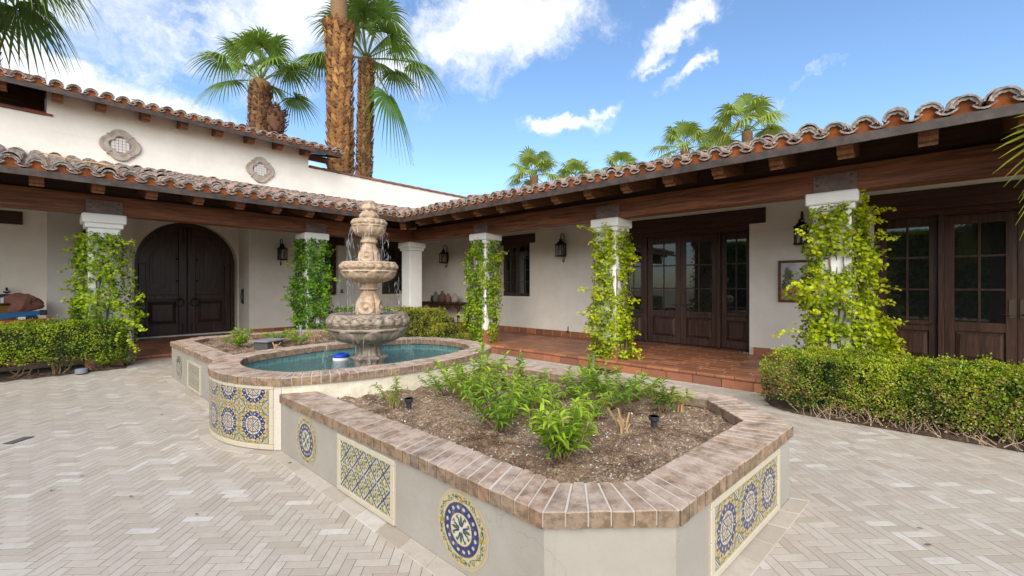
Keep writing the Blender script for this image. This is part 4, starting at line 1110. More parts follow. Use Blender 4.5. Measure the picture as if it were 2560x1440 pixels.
def rafter_mesh(ln, slope, w, step):
    """rafter with a stepped and coved tail; local +x runs up-slope (horizontal), z=0 at the top of the tip"""
    pts_b = [(0.0, -.072), (.028, -.072), (.034, -.088)] + [(.034 + .075 * (1 - math.cos(t)), -.088 - .085 * math.sin(t)) for t in [pi / 2 * i / 5 for i in range(1, 6)]] + [(.125, -.173), (.128, -.215), (ln, -.215)]
    top = [(ln, slope * ln), (0, 0)]
    poly = [(p[0], p[1] + slope * p[0]) for p in pts_b] + top
    q = MB(); n = len(poly)
    vs = [(p[0], -w / 2, p[1]) for p in poly] + [(p[0], w / 2, p[1]) for p in poly]
    q.add(vs, [tuple(range(n)), tuple(range(2 * n - 1, n - 1, -1))], 0)
    for i in range(n):
        j = (i + 1) % n; dx = poly[j][0] - poly[i][0]; dz = poly[j][1] - poly[i][1]
        q.f.append((i, n + i, n + j, j)); q.mi.append(1 if (abs(dz) > abs(dx) * .5 and i < n - 3) or i == n - 1 else (1 if i < 9 else 0))
    return q
RAF = rafter_mesh(2.9, SLOPE, .15, 0).mesh('rafter', [M['rafter'], M['rafter_end']])
GX, GY, GZ = 5.965, 9.088, 3.04       # eave lines and underside of the drip edge
def frame4(o, ex):
    ex = Vector(ex).normalized(); ez = Vector((0, 0, 1)); ey = ez.cross(ex)
    m = Matrix((ex, ey, ez)).transposed().to_4x4(); m.translation = Vector(o); return m
PR_R = thing('porch_roof', 'clay barrel tile porch roof along the french doors, on dark timber beam', 'roof', (CX0, 3.5, CZ))
PR_L = thing('porch_roof', 'clay barrel tile porch roof in front of the arched door, on dark timber beam', 'roof', (2.5, CY0, CZ))
def slope_z(d): return GZ + .065 + SLOPE * d
# decks (boards seen from below)
dk = MB(); t_ = .03
def deck_quad(mb, P4, th):
    lo = [Vector(p) for p in P4]; n = len(lo)
    vs = [tuple(p) for p in lo] + [tuple(p + Vector((0, 0, th))) for p in lo]
    mb.add(vs, [tuple(range(n - 1, -1, -1)), tuple(range(n, 2 * n))] + [(i, (i + 1) % n, n + (i + 1) % n, n + i) for i in range(n)])
DEP = 6.2
deck_quad(dk, [(GX, -4, slope_z(0)), (GX, GY, slope_z(0)), (GX + DEP, GY + DEP, slope_z(DEP)), (GX + DEP, -4, slope_z(DEP))][::-1], t_)
dk.build('roof_deck', M['deck'], PR_R)
dk = MB(); dd = WY - GY - .005
deck_quad(dk, [(-4.5, GY, slope_z(0)), (GX, GY, slope_z(0)), (GX + dd, GY + dd, slope_z(dd)), (-4.5, GY + dd, slope_z(dd))], t_)
dk.build('roof_deck', M['deck'], PR_L)
# the metal drip edge
q = MB(); q.box(GX - .03, GX - .004, -4, GY - .03, GZ, GZ + .095); q.box(GX - .004, GX + .06, -4, GY, GZ + .062, GZ + .066); q.build('drip_edge', M['gutter'], PR_R)
q = MB(); q.box(-4.5, GX - .004, GY - .03, GY - .004, GZ, GZ + .095); q.box(-4.5, GX - .03, GY - .004, GY + .06, GZ + .062, GZ + .066); q.build('drip_edge', M['gutter'], PR_L)
OZ = GZ + .10
barrel_roof(PR_R, (GX, 0, OZ), (0, 1, 0), (1, 0, 0), SLOPE, -2.9, 10.8, 5.9, (-2.2, 9.0), 3, keep=lambda p: p.y - GY < p.x - GX + .02, seed=4)
barrel_roof(PR_L, (0, GY, OZ), (1, 0, 0), (0, 1, 0), SLOPE, -3.0, 10.2, WY - GY - .12, (-0.9, 6.0), 5, keep=lambda p: p.x - GX < p.y - GY + .02, seed=9)
y = -2.85
while y < GY - .2:
    link('rafter', RAF, PR_R, frame4((GX + .10, y, slope_z(.10) - .002), (1, 0, 0))); y += 0.675
x = -2.58
while x < GX - .2:
    link('rafter', RAF, PR_L, frame4((x, GY + .10, slope_z(.10) - .002), (0, 1, 0))); x += 0.645
hipr = rafter_mesh(3.6, SLOPE / math.sqrt(2), .14, 0).mesh('rafter', [M['rafter'], M['rafter_end']])
link('rafter', hipr, PR_R, frame4((GX + .10, GY + .10, slope_z(.09) - .03), (1, 1, 0)))
# header beams
BW, BH = 0.31, 0.33
beam_obj('header_beam', PR_R, (CX0 + .09 + BW / 2, -3.6, CZ + BH / 2), (CX0 + .09 + BW / 2, CY0 + .09, CZ + BH / 2), BW, BH, M['beam'], .014)
beam_obj('header_beam', PR_L, (-4.2, CY0 + .09 + BW / 2, CZ + BH / 2 + .002), (CX0 + .09 + BW, CY0 + .09 + BW / 2, CZ + BH / 2 + .002), BW, BH, M['beam'], .014)
beam_obj('blocking', PR_R, (CX0 + .20, -3.6, CZ + BH + .145), (CX0 + .20, CY0, CZ + BH + .145), .05, .285, M['deck'], .004)
beam_obj('blocking', PR_L, (-4.2, CY0 + .20, CZ + BH + .145), (CX0, CY0 + .20, CZ + BH + .145), .05, .285, M['deck'], .004)
def bracket(root, c, ax, w=.46, h=.235):
    """steel strap plate with four bolts; ax 'y' on the -x face, 'x' on the -y face"""
    q = MB(); q.bbox(-.012, 0, -w / 2, w / 2, 0, h, .002)
    bl = MB(); bl.lathe([(.019, 0), (.019, .010), (.012, .017), (0, .018)], 8)
    m = Matrix.Translation(c) if ax == 'y' else Matrix.Translation(c) @ Matrix.Rotation(pi / 2, 4, 'Z')
    p = q.build('bracket_plate', M['steel'], root, mat4=m)
    bmesh_ = bl.mesh('bolt', M['steel'])
    for yy in (-w / 2 + .055, w / 2 - .055):
        for zz in (h * .42, h * .78):
            link('bolt', bmesh_, p, m @ Matrix.Translation((-.012, yy, zz)) @ Matrix.Rotation(-pi / 2, 4, 'Y'))
COLS = [('A', .504, CY0, 'x', 0.10), ('B', 4.086, CY0, 'x', 0.10), ('C', CX0, 10.12, 'c', 0.10), ('D', CX0, 7.126, 'y', FZ), ('E', CX0, 3.785, 'y', FZ), ('F', CX0, .458, 'y', FZ)]
clab = {'A': 'white square porch column rising from the hedge beside the arched door', 'B': 'white square porch column between the arched door lantern and the fountain',
        'C': 'bare white square column at the inside corner of the porch', 'D': 'white square porch column beside the dark casement window', 'E': 'white square porch column at the left of the middle french doors',
        'F': 'white square porch column beside the framed landscape painting'}
clab['E'] = 'white square porch column between the wall lantern and the full french doors'
for (k, x, y, ax, z0) in COLS:
    cc = (x + CW / 2, y + CW / 2)
    c_ = thing('porch_column', clab[k], 'column', (cc[0], cc[1], z0), 'columns carrying the porch roof')
    hw = .203
    q = MB(); q.bbox(cc[0] - hw, cc[0] + hw, cc[1] - hw, cc[1] + hw, z0 + .30, CZ - .20, .012); q.build('shaft', M['stucco_white'], c_)
    q = MB(); q.bbox(cc[0] - .243, cc[0] + .243, cc[1] - .243, cc[1] + .243, CZ - .24, CZ - .150, .014); q.build('necking', M['stucco_white'], c_)
    q = MB(); q.bbox(x, x + CW, y, y + CW, CZ - .158, CZ - .002, .016); q.build('capital', M['stucco_white'], c_)
    q = MB(); hp = .235; q.bbox(cc[0] - hp + .006, cc[0] + hp - .006, cc[1] - hp + .006, cc[1] + hp - .006, z0 - .10, z0 + .308, .004); q.build('plinth_core', M['tile_grout'], c_)
    for (dx, dy) in ((-1, 0), (0, -1), (1, 0), (0, 1)):
        for s_ in (-1, 1):
            q = MB(); q.bbox(-hp / 2 + .003, hp / 2 - .003, -.008, .0, 0, .30, .002)
            a = math.atan2(dy, dx) + pi / 2
            q.build('plinth_tile', M['saltillo'], c_, mat4=Matrix.Translation((cc[0] + dx * hp + (-dy) * s_ * hp / 2, cc[1] + dy * hp + dx * s_ * hp / 2, z0 + .003)) @ Matrix.Rotation(a, 4, 'Z') @ Matrix.Translation((0, .004, 0)))
    if ax == 'y': bracket(PR_R, (CX0 + .09, cc[1] - .03, CZ + .002), 'y')
    elif ax == 'x': bracket(PR_L, (cc[0], CY0 + .09, CZ + .002), 'x')
# soldier blocks where column sits under the corner beam
# --- upper roof over the door block
UGY = 12.5
ugz = (ony(0, 207.8, UGY).z + ony(420, 300, UGY).z + ony(850, 388, UGY).z) / 3
U_R = thing('upper_roof', 'clay barrel tile upper roof above the quatrefoil vents', 'roof', (2.7, WY, ugz))
UX1 = ony(852, 388, UGY).x
q = MB(); deck_quad(q, [(-4.5, UGY, ugz + .065), (UX1, UGY, ugz + .065), (UX1, UGY + 4, ugz + .065 + 4 * SLOPE), (-4.5, UGY + 4, ugz + .065 + 4 * SLOPE)], .03); q.build('roof_deck', M['deck'], U_R)
q = MB(); q.box(-4.5, UX1 + .01, UGY - .03, UGY - .004, ugz, ugz + .095); q.build('drip_edge', M['gutter'], U_R)
q = MB(); q.box(UX1 - .004, UX1 + .02, UGY, UGY + 4, ugz - .02, ugz + .06); q.v = [(v[0], v[1], v[2] + (v[1] - UGY) * SLOPE) for v in q.v]; q.build('barge_board', M['gutter'], U_R)
barrel_roof(U_R, (0, UGY, ugz + .10), (1, 0, 0), (0, 1, 0), SLOPE, UX1 - .10 - .25 * 36, UX1 - .05, 3.9, (-1.2, 7), 4, seed=12)
URM = rafter_mesh(1.6, SLOPE, .15, 0).mesh('rafter', [M['rafter'], M['rafter_end']])
for u in (0, 145, 255, 367, 462, 551, 631, 703, 772):
    xx = ony(u, 290, UGY + .12).x
    link('rafter', URM, U_R, frame4((xx, UGY + .12, ugz + .063 + .12 * SLOPE), (0, 1, 0)))
for xx in (UX1 - .25,): pass
beam_obj('wall_plate', U_R, (5.45, WY + .25, ugz + .06), (UX1, WY + .25, ugz + .06), .14, .16, M['rafter'])
# dry palm frond blown onto the porch roof
fr = MB(); p0 = Vector((0.62, GY + .55, 0)); 
base = [ony(95 + i * 14, 412 + i * 3.4, GY + .55 - .03 * i) for i in range(10)]
for i, p in enumerate(base): p.z = OZ + .235 + SLOPE * (p.y - GY) - .004 * i
fr.tube(base, [.010 - .0007 * i for i in range(10)], 5, col=(.50, .30, .11))
for s_ in range(9):
    a = base[8]; d_ = (base[9] - base[8]).normalized()
    tip = a + d_ * (.35 + .05 * s_ % .2) + Vector((0, -.03 * (s_ - 4), .02 * math.sin(s_ * 2)))
    fr.tube([a, (a + tip) / 2 + Vector((0, 0, .015)), tip], [.005, .006, .001], 4, col=(.62, .40, .17))
tag(fr.build('dry_frond', M['dry'], colors=True), 'fallen dry straw-coloured palm leaf lying on the porch roof tiles', 'palm leaf')
from mathutils import noise as mnoise
# ------------------------------------------------------------------ planter and pool
PLANT = thing('fountain_planter', 'long raised stucco planter with brick coping, tile panels and shrubs either side of the pool', 'planter', (2.83, 5.06, 0))
POOL_T = thing('fountain_pool', 'round-ended raised pool with teal water, brick coping and curved tile panel', 'pool', (2.83, 5.06, 0))
Z_F, Z_B, Z_P, CAPH = 0.52, 0.585, 0.668, 0.075
def band_wall(name, path, z0, z1, th, mat, closed=False, root=None):
    o_ = list(path) + ([path[0]] if closed else []); i_ = offset_poly(path, -th, closed); i_ = i_ + ([i_[0]] if closed else [])
    q = MB(); n = len(o_)
    vs = [(p[0], p[1], z0) for p in o_] + [(p[0], p[1], z1) for p in o_] + [(p[0], p[1], z0) for p in i_] + [(p[0], p[1], z1) for p in i_]
    fs = []
    for k in range(n - 1):
        fs += [(k, k + 1, n + k + 1, n + k), (2 * n + k + 1, 2 * n + k, 3 * n + k, 3 * n + k + 1), (n + k, n + k + 1, 3 * n + k + 1, 3 * n + k)]
    q.add(vs, fs)
    return q.build(name, mat, root or PLANT)
band_wall('wall', PL, -0.03, Z_F - CAPH + .004, .24, M['plaster'])
band_wall('wall', PR, -0.03, Z_B - CAPH + .004, .24, M['plaster'])
nA = 25; nB = 34
aL = POOL[:nA + 1]; aF = POOL[nA:nA + nB + 1]; aR = POOL[nA + nB:2 * nA + nB + 1]; aK = POOL[2 * nA + nB:] + [POOL[0]]
for a_, m_ in ((aL, 'plaster'), (aF, 'stained_plaster'), (aR, 'plaster'), (aK, 'stained_plaster')):
    band_wall('pool_wall', a_, -0.03, Z_P - CAPH + .004, .18, M[m_], root=POOL_T)
# brick coping
def coping(path, zt, closed, root):
    o_ = offset_poly(path, .024, closed); i_ = offset_poly(path, -.262, closed)
    if closed: o_ = o_ + [o_[0]]; i_ = i_ + [i_[0]]
    mb_ = MB()
    o2 = offset_poly(path, .016, closed); i2 = offset_poly(path, -.254, closed)
    if closed: o2 = o2 + [o2[0]]; i2 = i2 + [i2[0]]
    for k in range(len(o2) - 1):
        mb_.prism([i2[k], o2[k], o2[k + 1], i2[k + 1]], zt - CAPH + .004, zt - .0045)
    mb_.build('mortar_bed', M['cap_mortar'], root)
    for q in resample(o_, i_, .080):
        a, b_, c, d = q
        quad_brick('brick', (d, a, b_, c), zt - CAPH, zt, M['capbrick'], root, .0042, .005, .0022, True)
coping(PL, Z_F, False, PLANT); coping(PR, Z_B, False, PLANT); coping(POOL, Z_P, True, POOL_T)
# pool lining, floor, water
inn = offset_poly(POOL, -.235); n = len(inn)
q = MB(); L_ = [0.0]
for k in range(n): L_.append(L_[-1] + (Vector(inn[(k + 1) % n]) - Vector(inn[k])).length)
vs = [(inn[k % n][0], inn[k % n][1], z) for z in (.15, Z_P - CAPH + .01) for k in range(n + 1)]
q.add(vs, [(k + 1, k, n + 1 + k, n + 2 + k) for k in range(n)])
me = q.mesh('pool_lining', M['mosaic']); uvl = me.uv_layers.new(name='UVMap')
for li, lp in enumerate(me.loops):
    vi = lp.vertex_index; uvl.data[li].uv = (L_[vi % (n + 1)], vs[vi][2])
link('pool_lining', me, POOL_T)
q = MB(); q.add([(p[0], p[1], .15) for p in inn], [tuple(range(n))]); q.build('pool_floor', M['pool_floor'], POOL_T)
WZ = .50
q = MB(); q.add([(p[0], p[1], WZ) for p in inn], [tuple(range(n))]); q.build('water', M['water'], POOL_T)
# soil
def soil(poly, zt, seed):
    xs = [p[0] for p in poly]; ys = [p[1] for p in poly]; st = .022
    x0, y0 = min(xs), min(ys); nx = int((max(xs) - x0) / st) + 2; ny = int((max(ys) - y0) / st) + 2
    idx = {}; V = []; F = []
    def vid(i, j):
        if (i, j) not in idx:
            x, y = x0 + i * st, y0 + j * st
            h = mnoise.fractal(Vector((x * 1.6 + seed, y * 1.6, 0)), 1.0, 2.0, 3) * .035 + mnoise.fractal(Vector((x * 9 + seed, y * 9, 3)), .8, 2.1, 4) * .026
            idx[(i, j)] = len(V); V.append((x, y, zt + h))
        return idx[(i, j)]
    for i in range(nx):
        for j in range(ny):
            if inside((x0 + (i + .5) * st, y0 + (j + .5) * st), poly): F.append((vid(i, j), vid(i + 1, j), vid(i + 1, j + 1), vid(i, j + 1)))
    q = MB(); q.add(V, F); return kind(q.build('soil', M['soil'], PLANT, smooth=True), 'stuff')
def soil_h(x, y, zt, seed): return zt + mnoise.fractal(Vector((x * 1.6 + seed, y * 1.6, 0)), 1.0, 2.0, 3) * .035
SF = offset_poly(PL, -.12) ; SB = offset_poly(PR, -.12)
soil(SF, Z_F - .085, 0); soil(SB, Z_B - .085, 7)
def chips(poly, zt, seed, n):
    xs = [p[0] for p in poly]; ys = [p[1] for p in poly]; P_ = []; C = []
    while len(P_) < n:
        x, y = RNG.uniform(min(xs), max(xs)), RNG.uniform(min(ys), max(ys))
        if not inside((x, y), poly) or inside((x, y), POOL): continue
        pat = mnoise.noise(Vector((x * 3 + seed, y * 3, 1)))
        h = soil_h(x, y, zt, seed) + mnoise.fractal(Vector((x * 9 + seed, y * 9, 3)), .8, 2.1, 4) * .026
        w = RNG.random()
        if w < .12 + pat * .45: c = np.array((.66, .62, .56)) * RNG.uniform(.8, 1.1)
        elif w < .75: c = np.array((.20, .12, .07)) * RNG.uniform(.5, 1.5)
        else: c = np.array((.42, .33, .24)) * RNG.uniform(.8, 1.2)
        P_.append((x, y, h + .002)); C.append(c)
    n_ = len(P_); D = unit(n_); D[:, 2] *= .35; N = unit(n_) * .6 + np.array((0, 0, 1.0))
    V, F, Ca = leaves(P_, D, N, RNG.uniform(.006, .032, n_), RNG.uniform(.005, .016, n_), C, LEAF_QUAD)
    kind(link('mulch', np_mesh('mulch', V, F, M['dry'], Ca), PLANT), 'stuff')
chips(SF, Z_F - .085, 0, 9000); chips(SB, Z_B - .085, 7, 3500)

# --- painted tiles
CRM = np.array((.45, .385, .235)); WHT = np.array((.52, .49, .40)); BLU = np.array((.014, .028, .115)); YEL = np.array((.40, .23, .028)); GRN = np.array((.05, .10, .03)); PUR = np.array((.055, .022, .06))
def paint(C, m, col): C[m] = col
def tile_circle(u, v):
    C = np.tile(CRM, (len(u), 1)); r = np.hypot(u, v); th = np.arctan2(v, u)
    def blob(cx, cy, rr_, col, sx=1., sy=1.): paint(C, ((u - cx) / sx) ** 2 + ((v - cy) / sy) ** 2 < rr_ * rr_, col)
    def ringm(cx, cy, r0, r1, col): d = np.hypot(u - cx, v - cy); paint(C, (d > r0) & (d < r1), col)
    for (a, c_) in ((.98, .30), (.30, .98)):
        ringm(a, c_, .10, .14, GRN); blob(a, c_, .055, BLU)
    s1 = np.sin(u * 24 + 3 * np.sin(v * 9)) * np.sin(v * 24 + 3 * np.sin(u * 9)); paint(C, s1 > .62, GRN); paint(C, s1 < -.72, YEL)
    ringm(.80, .52, .085, .115, GRN); ringm(.52, .80, .085, .115, GRN)
    for (a, c_) in ((.62, .60), (.97, .06), (.06, .97), (.86, .38), (.38, .86)): blob(a, c_, .075, YEL)
    for (a, c_) in ((.76, .18), (.18, .76), (.70, .42), (.42, .70)): blob(a, c_, .05, BLU)
    for (a, c_) in ((.66, .70), (.70, .66), (.90, .16), (.16, .90)): blob(a, c_, .038, GRN)
    m = np.abs(1 - u) + np.abs(1 - v)
    paint(C, m < .52, PUR); paint(C, m < .44, WHT); paint(C, m < .39, BLU); paint(C, m < .33, CRM)
    q = np.maximum(1 - u, 1 - v); paint(C, (m < .30) & (np.minimum(1 - u, 1 - v) < .045), GRN); paint(C, (m < .26) & (np.abs(u - v) < .05), YEL); paint(C, np.hypot(1 - u, 1 - v) < .10, YEL); paint(C, np.hypot(1 - u, 1 - v) < .045, np.array((.45, .12, .03)))
    inr = r < .76; paint(C, inr, PUR); paint(C, r < .735, BLU)
    ph = (th / (pi / 2) * 4) % 1.0
    d = np.hypot((ph - .5) * .62, r - .635); paint(C, (d < .07) & (r < .735), WHT); paint(C, d < .025, YEL)
    paint(C, r < .53, PUR); paint(C, r < .51, WHT)
    lines = (np.abs(np.minimum(u, v)) < .03) | (np.abs(u - v) < .028) | (np.abs(u + v - .44) < .026) | (np.abs(np.maximum(u, v) - .33) < .024)
    paint(C, lines & (r < .50), BLU)
    for (a, c_) in ((.40, .14), (.14, .40), (.22, .08), (.08, .22)): paint(C, (np.hypot(u - a, v - c_) < .05) & (r < .5), YEL)
    edge = (u < .012) | (v < .012) | (u > .988) | (v > .988); paint(C, edge, np.array((.55, .49, .38)))
    return C
def tile_lattice(u, v):
    C = np.tile(WHT * np.array((1, .98, .9)), (len(u), 1)); x, y = u - .5, v - .5
    for k in range(4):
        a = k * pi / 2; p = x * math.cos(a) + y * math.sin(a); q = -x * math.sin(a) + y * math.cos(a)
        tri = (p > np.abs(q)) & (p < .5)
        paint(C, tri & (np.abs(q - .10 * np.sin(p * 15)) < .042), GRN); paint(C, tri & (np.hypot(p - .42, q - .20) < .055), GRN); paint(C, tri & (np.hypot(p - .40, q + .22) < .06), GRN)
        paint(C, tri & (((p - .30) / 1.8) ** 2 + (q - .14) ** 2 < .0016), YEL); paint(C, tri & (((p - .44) / 1.2) ** 2 + (q + .06) ** 2 < .0026), YEL)
        paint(C, tri & (np.hypot(p - .26, q + .12) < .04), GRN)
    s1 = np.sin(u * 30 + 2.5 * np.sin(v * 14)) * np.sin(v * 30 + 2.5 * np.sin(u * 14)); fr_ = (np.abs(x - y) > .07) & (np.abs(x + y) > .07); paint(C, fr_ & (s1 > .45), GRN); paint(C, fr_ & (s1 < -.80), YEL)
    paint(C, np.abs(x - y) < .045, BLU * 1.2); paint(C, np.abs(x + y) < .045, BLU * 1.2); paint(C, np.hypot(x, y) < .085, PUR)
    edge = (u < .012) | (v < .012) | (u > .988) | (v > .988); paint(C, edge, np.array((.62, .56, .45)))
    return C
TS = .165
def grid_tile(name, fn, N=46):
    g_ = np.linspace(0, 1, N + 1); uu, vv = np.meshgrid(g_, g_); u, v = uu.ravel(), vv.ravel(); C = fn(u, v)
    e_ = .0012 / TS
    V = np.stack([(np.clip(u, e_, 1 - e_)) * TS, np.full_like(u, -.008), (np.clip(v, e_, 1 - e_)) * TS], 1)
    i = np.arange(N); I, J = np.meshgrid(i, i); I = I.ravel(); J = J.ravel(); a = J * (N + 1) + I
    F = np.stack([a, a + 1, a + N + 2, a + N + 1], 1)
    return np_mesh(name, V, F, M['glaze'], C)
T_CIR = grid_tile('tile', tile_circle); T_LAT = grid_tile('tile', tile_lattice)
def place_tile(mesh, parent, m4, fu, fv):
    s_ = Matrix.Translation((TS if fu else 0, 0, TS if fv else 0)) @ Matrix.Diagonal((-1 if fu else 1, 1, -1 if fv else 1, 1))
    return link('tile', mesh, parent, m4 @ s_)
def flat_panel(o, ex, cols, rows, kind_, z0, label):
    """o: left end of the panel on the wall face; ex: left to right seen from outside"""
    m = frame4((o[0], o[1], z0), (ex[0], ex[1], 0)); bw = .046; W_ = cols * TS; H_ = rows * TS
    q = MB(); q.box(-bw + .002, W_ + bw - .002, -.006, .004, -bw * .8 + .002, H_ + bw * .8 - .002)
    pn = q.build('tile_panel', M['cap_mortar'], PLANT, mat4=m); pn['label'] = label
    nseg = max(2, round(W_ / .2))
    for (za, zb) in ((-bw * .8, -.001), (H_ + .001, H_ + bw * .8)):
        for i in range(nseg):
            q = MB(); a = -bw + (W_ + 2 * bw) * i / nseg; b_ = -bw + (W_ + 2 * bw) * (i + 1) / nseg
            q.bbox(a + .001, b_ - .001, -.016, -.002, za, zb, .003); q.build('edge_tile', M['cream_tile'], pn, mat4=m)
    for (xa, xb) in ((-bw, -.001), (W_ + .001, W_ + bw)):
        for i in range(rows):
            q = MB(); q.bbox(xa, xb, -.0155, -.002, H_ * i / rows + .001, H_ * (i + 1) / rows - .001, .003); q.build('edge_tile', M['cream_tile'], pn, mat4=m)
    for i in range(cols):
        for j in range(rows):
            t = m @ Matrix.Translation((i * TS, 0, j * TS))
            if kind_ == 'lat': place_tile(T_LAT, pn, t, False, False)
            else: place_tile(T_CIR, pn, t, i % 2 == 0, j % 2 == 0)
    return pn
flat_panel((1.5, 3.05), (0, -1), 4, 2, 'lat', .052, 'panel of green and blue lattice tiles')
flat_panel((1.5, 10.13 - 2.37), (0, -1), 4, 2, 'lat', .052, 'panel of green and blue lattice tiles')
p0, p1 = Vector(PL[2]), Vector(PL[3]); ed = (p1 - p0).normalized()
st_ = p0 + ed * (((p1 - p0).length - 6 * TS) / 2 + .04)
flat_panel((st_.x, st_.y), (ed.x, ed.y), 6, 2, 'cir', .06, 'panel of blue and yellow roundel tiles')
# the curved panel on the pool drum
ca = Vector(((arc((1.5, 5.93), (1.5, 4.2), .31))[0])); Ld = 1.73; Rd = (Ld * Ld / 4 + .31 ** 2) / (2 * .31); cen = Vector((1.5 - .31 + Rd, 5.065))
half = math.asin(Ld / 2 / Rd)
q = MB(); nn_ = 24; zb_, zt_ = .012, .588
for r_, z_ in ((Rd + .006, zb_), (Rd + .006, zt_)):
    for i in range(nn_ + 1):
        a = pi - half + 2 * half * i / nn_; q.v.append((cen.x + r_ * math.cos(a), cen.y + r_ * math.sin(a), z_)); q.c.append((1, 1, 1))
q.f = [(i, i + 1, nn_ + 2 + i, nn_ + 1 + i) for i in range(nn_)]; q.mi = [0] * nn_
drum = q.build('tile_panel', M['cap_mortar'], POOL_T); drum['label'] = 'curved panel of blue and yellow roundel tiles'
ncol = 10; da = TS / (Rd + .006); a_start = pi - ncol * da / 2
for i in range(ncol):
    a = a_start + (i + .5) * da          # seen from outside, angle rises from the left (far) ... towards the near end
    ex = Vector((-math.sin(a), math.cos(a), 0)); pc = Vector((cen.x + (Rd + .004) * math.cos(a), cen.y + (Rd + .004) * math.sin(a), .062))
    for j in range(3):
        m = frame4(pc - ex * (-1) * 0, -(-ex)) if False else frame4(pc - ex * TS / 2 + Vector((0, 0, j * TS)), ex)
        place_tile(T_CIR, drum, m, i % 2 == 0, j % 2 == 0)
for i in range(12):
    a = pi - (ncol * da + .07) / 2 + (ncol * da + .07) * (i + .5) / 12; L_2 = (ncol * da + .07) * Rd / 12
    ex = Vector((-math.sin(a), math.cos(a), 0)); pc = Vector((cen.x + Rd * math.cos(a), cen.y + Rd * math.sin(a), 0))
    for (za, zb) in ((.014, .060), (.062 + 3 * TS + .001, .062 + 3 * TS + .034)):
        q = MB(); q.bbox(-L_2 / 2 + .0005, L_2 / 2 - .0005, -.016, -.002, za, zb, .003); q.build('edge_tile', M['cream_tile'], drum, mat4=frame4(pc, ex))
for s_ in (-1, 1):
    a = pi + s_ * (ncol * da / 2 + .022 / Rd + .001); ex = Vector((-math.sin(a), math.cos(a), 0)); pc = Vector((cen.x + Rd * math.cos(a), cen.y + Rd * math.sin(a), 0))
    for i in range(3):
        q = MB(); q.bbox(-.021, .021, -.0165, -.002, .062 + i * TS + .001, .062 + (i + 1) * TS - .001, .003); q.build('edge_tile', M['cream_tile'], drum, mat4=frame4(pc, ex))
# round medallions
def medallion_mesh(R_, nr=44, na=140):
    rr_ = np.linspace(.0, 1, nr + 1); aa = np.arange(na) * 2 * pi / na
    Rm, Am = np.meshgrid(rr_, aa, indexing='ij'); r, th = Rm.ravel(), Am.ravel(); x, y = r * np.cos(th), r * np.sin(th)
    C = np.tile(CRM, (len(r), 1))
    k8 = (th / (2 * pi) * 8) % 1.0; k4 = ((th / (2 * pi) * 4) + .5) % 1.0; k16 = (th / (2 * pi) * 16) % 1.0
    for c8 in (.25, .75):
        d = np.hypot((k8 - c8) * .66, r - .88); paint(C, (d > .058) & (d < .082), GRN); paint(C, d < .032, BLU)
    d = np.hypot((k8 - .5) * .66, r - .93); paint(C, d < .04, GRN)
    d = np.hypot((k8 - .0) * .66 * 1.0, r - .84); paint(C, d < .045, YEL)
    d = np.hypot((k4 - .5) * 1.38, (r - .87) * .8); paint(C, d < .075, YEL); paint(C, (np.abs(r - .775) < .012) & (np.abs(k4 - .5) < .08), GRN)
    paint(C, (np.abs(r - .865 - .05 * np.sin(th * 8)) < .014), GRN)
    paint(C, r < .735, PUR); paint(C, r < .705, BLU)
    d = np.hypot((k16 - .5) * .235, r - .60); paint(C, (d < .05), WHT); paint(C, d < .016, YEL)
    paint(C, r < .49, PUR); paint(C, r < .45, WHT * .97)
    for k in range(4):
        a = k * pi / 2; p = x * math.cos(a) + y * math.sin(a); q = -x * math.sin(a) + y * math.cos(a)
        paint(C, (p > .06) & (p < .42) & (np.abs(q) < .055 * np.sin(np.clip((p - .06) / .36, 0, 1) * pi)), GRN)
        for s_ in (-1, 1):
            q2 = q * s_ - .42 * p; paint(C, (p > .08) & (p < .30) & (np.abs(q2) < .030), BLU)
            paint(C, np.hypot(p - .31, q * s_ - .17) < .05, GRN); paint(C, np.hypot(p - .37, q * s_ - .12) < .025, YEL)
    paint(C, (np.abs(x - y) < .012), np.array((.62, .57, .46)))
    V = np.stack([x * R_, np.full_like(x, -.007), y * R_], 1)
    I, J = np.meshgrid(np.arange(nr), np.arange(na), indexing='ij'); I = I.ravel(); J = J.ravel(); a = I * na + J; b_ = I * na + (J + 1) % na
    F = np.stack([a, b_, b_ + na, a + na], 1)
    return np_mesh('medallion', V, F, M['glaze'], C)
MED = medallion_mesh(.186)
hl = MB(); nn_ = 40; hl.v = [((.186 + .016 + .012 * mnoise.noise(Vector((math.cos(2 * pi * i / nn_) * 3, math.sin(2 * pi * i / nn_) * 3, 5)))) * math.cos(2 * pi * i / nn_), -.002, (.186 + .016 + .012 * mnoise.noise(Vector((math.cos(2 * pi * i / nn_) * 3, math.sin(2 * pi * i / nn_) * 3, 9)))) * math.sin(2 * pi * i / nn_)) for i in range(nn_)]
hl.c = [(.46, .38, .26)] * nn_; hl.f = [tuple(range(nn_))]; hl.mi = [0]; HALO = hl.mesh('medallion_bed', M['matte'], colors=True)
for y in (3.66, 1.724, 10.13 - 3.66, 10.13 - 1.724):
    m = frame4((1.5, y, .228), (0, -1, 0)); o = link('medallion', MED, PLANT, m); o['label'] = 'round painted tile medallion with blue ring'
    link('medallion_bed', HALO, o, m)

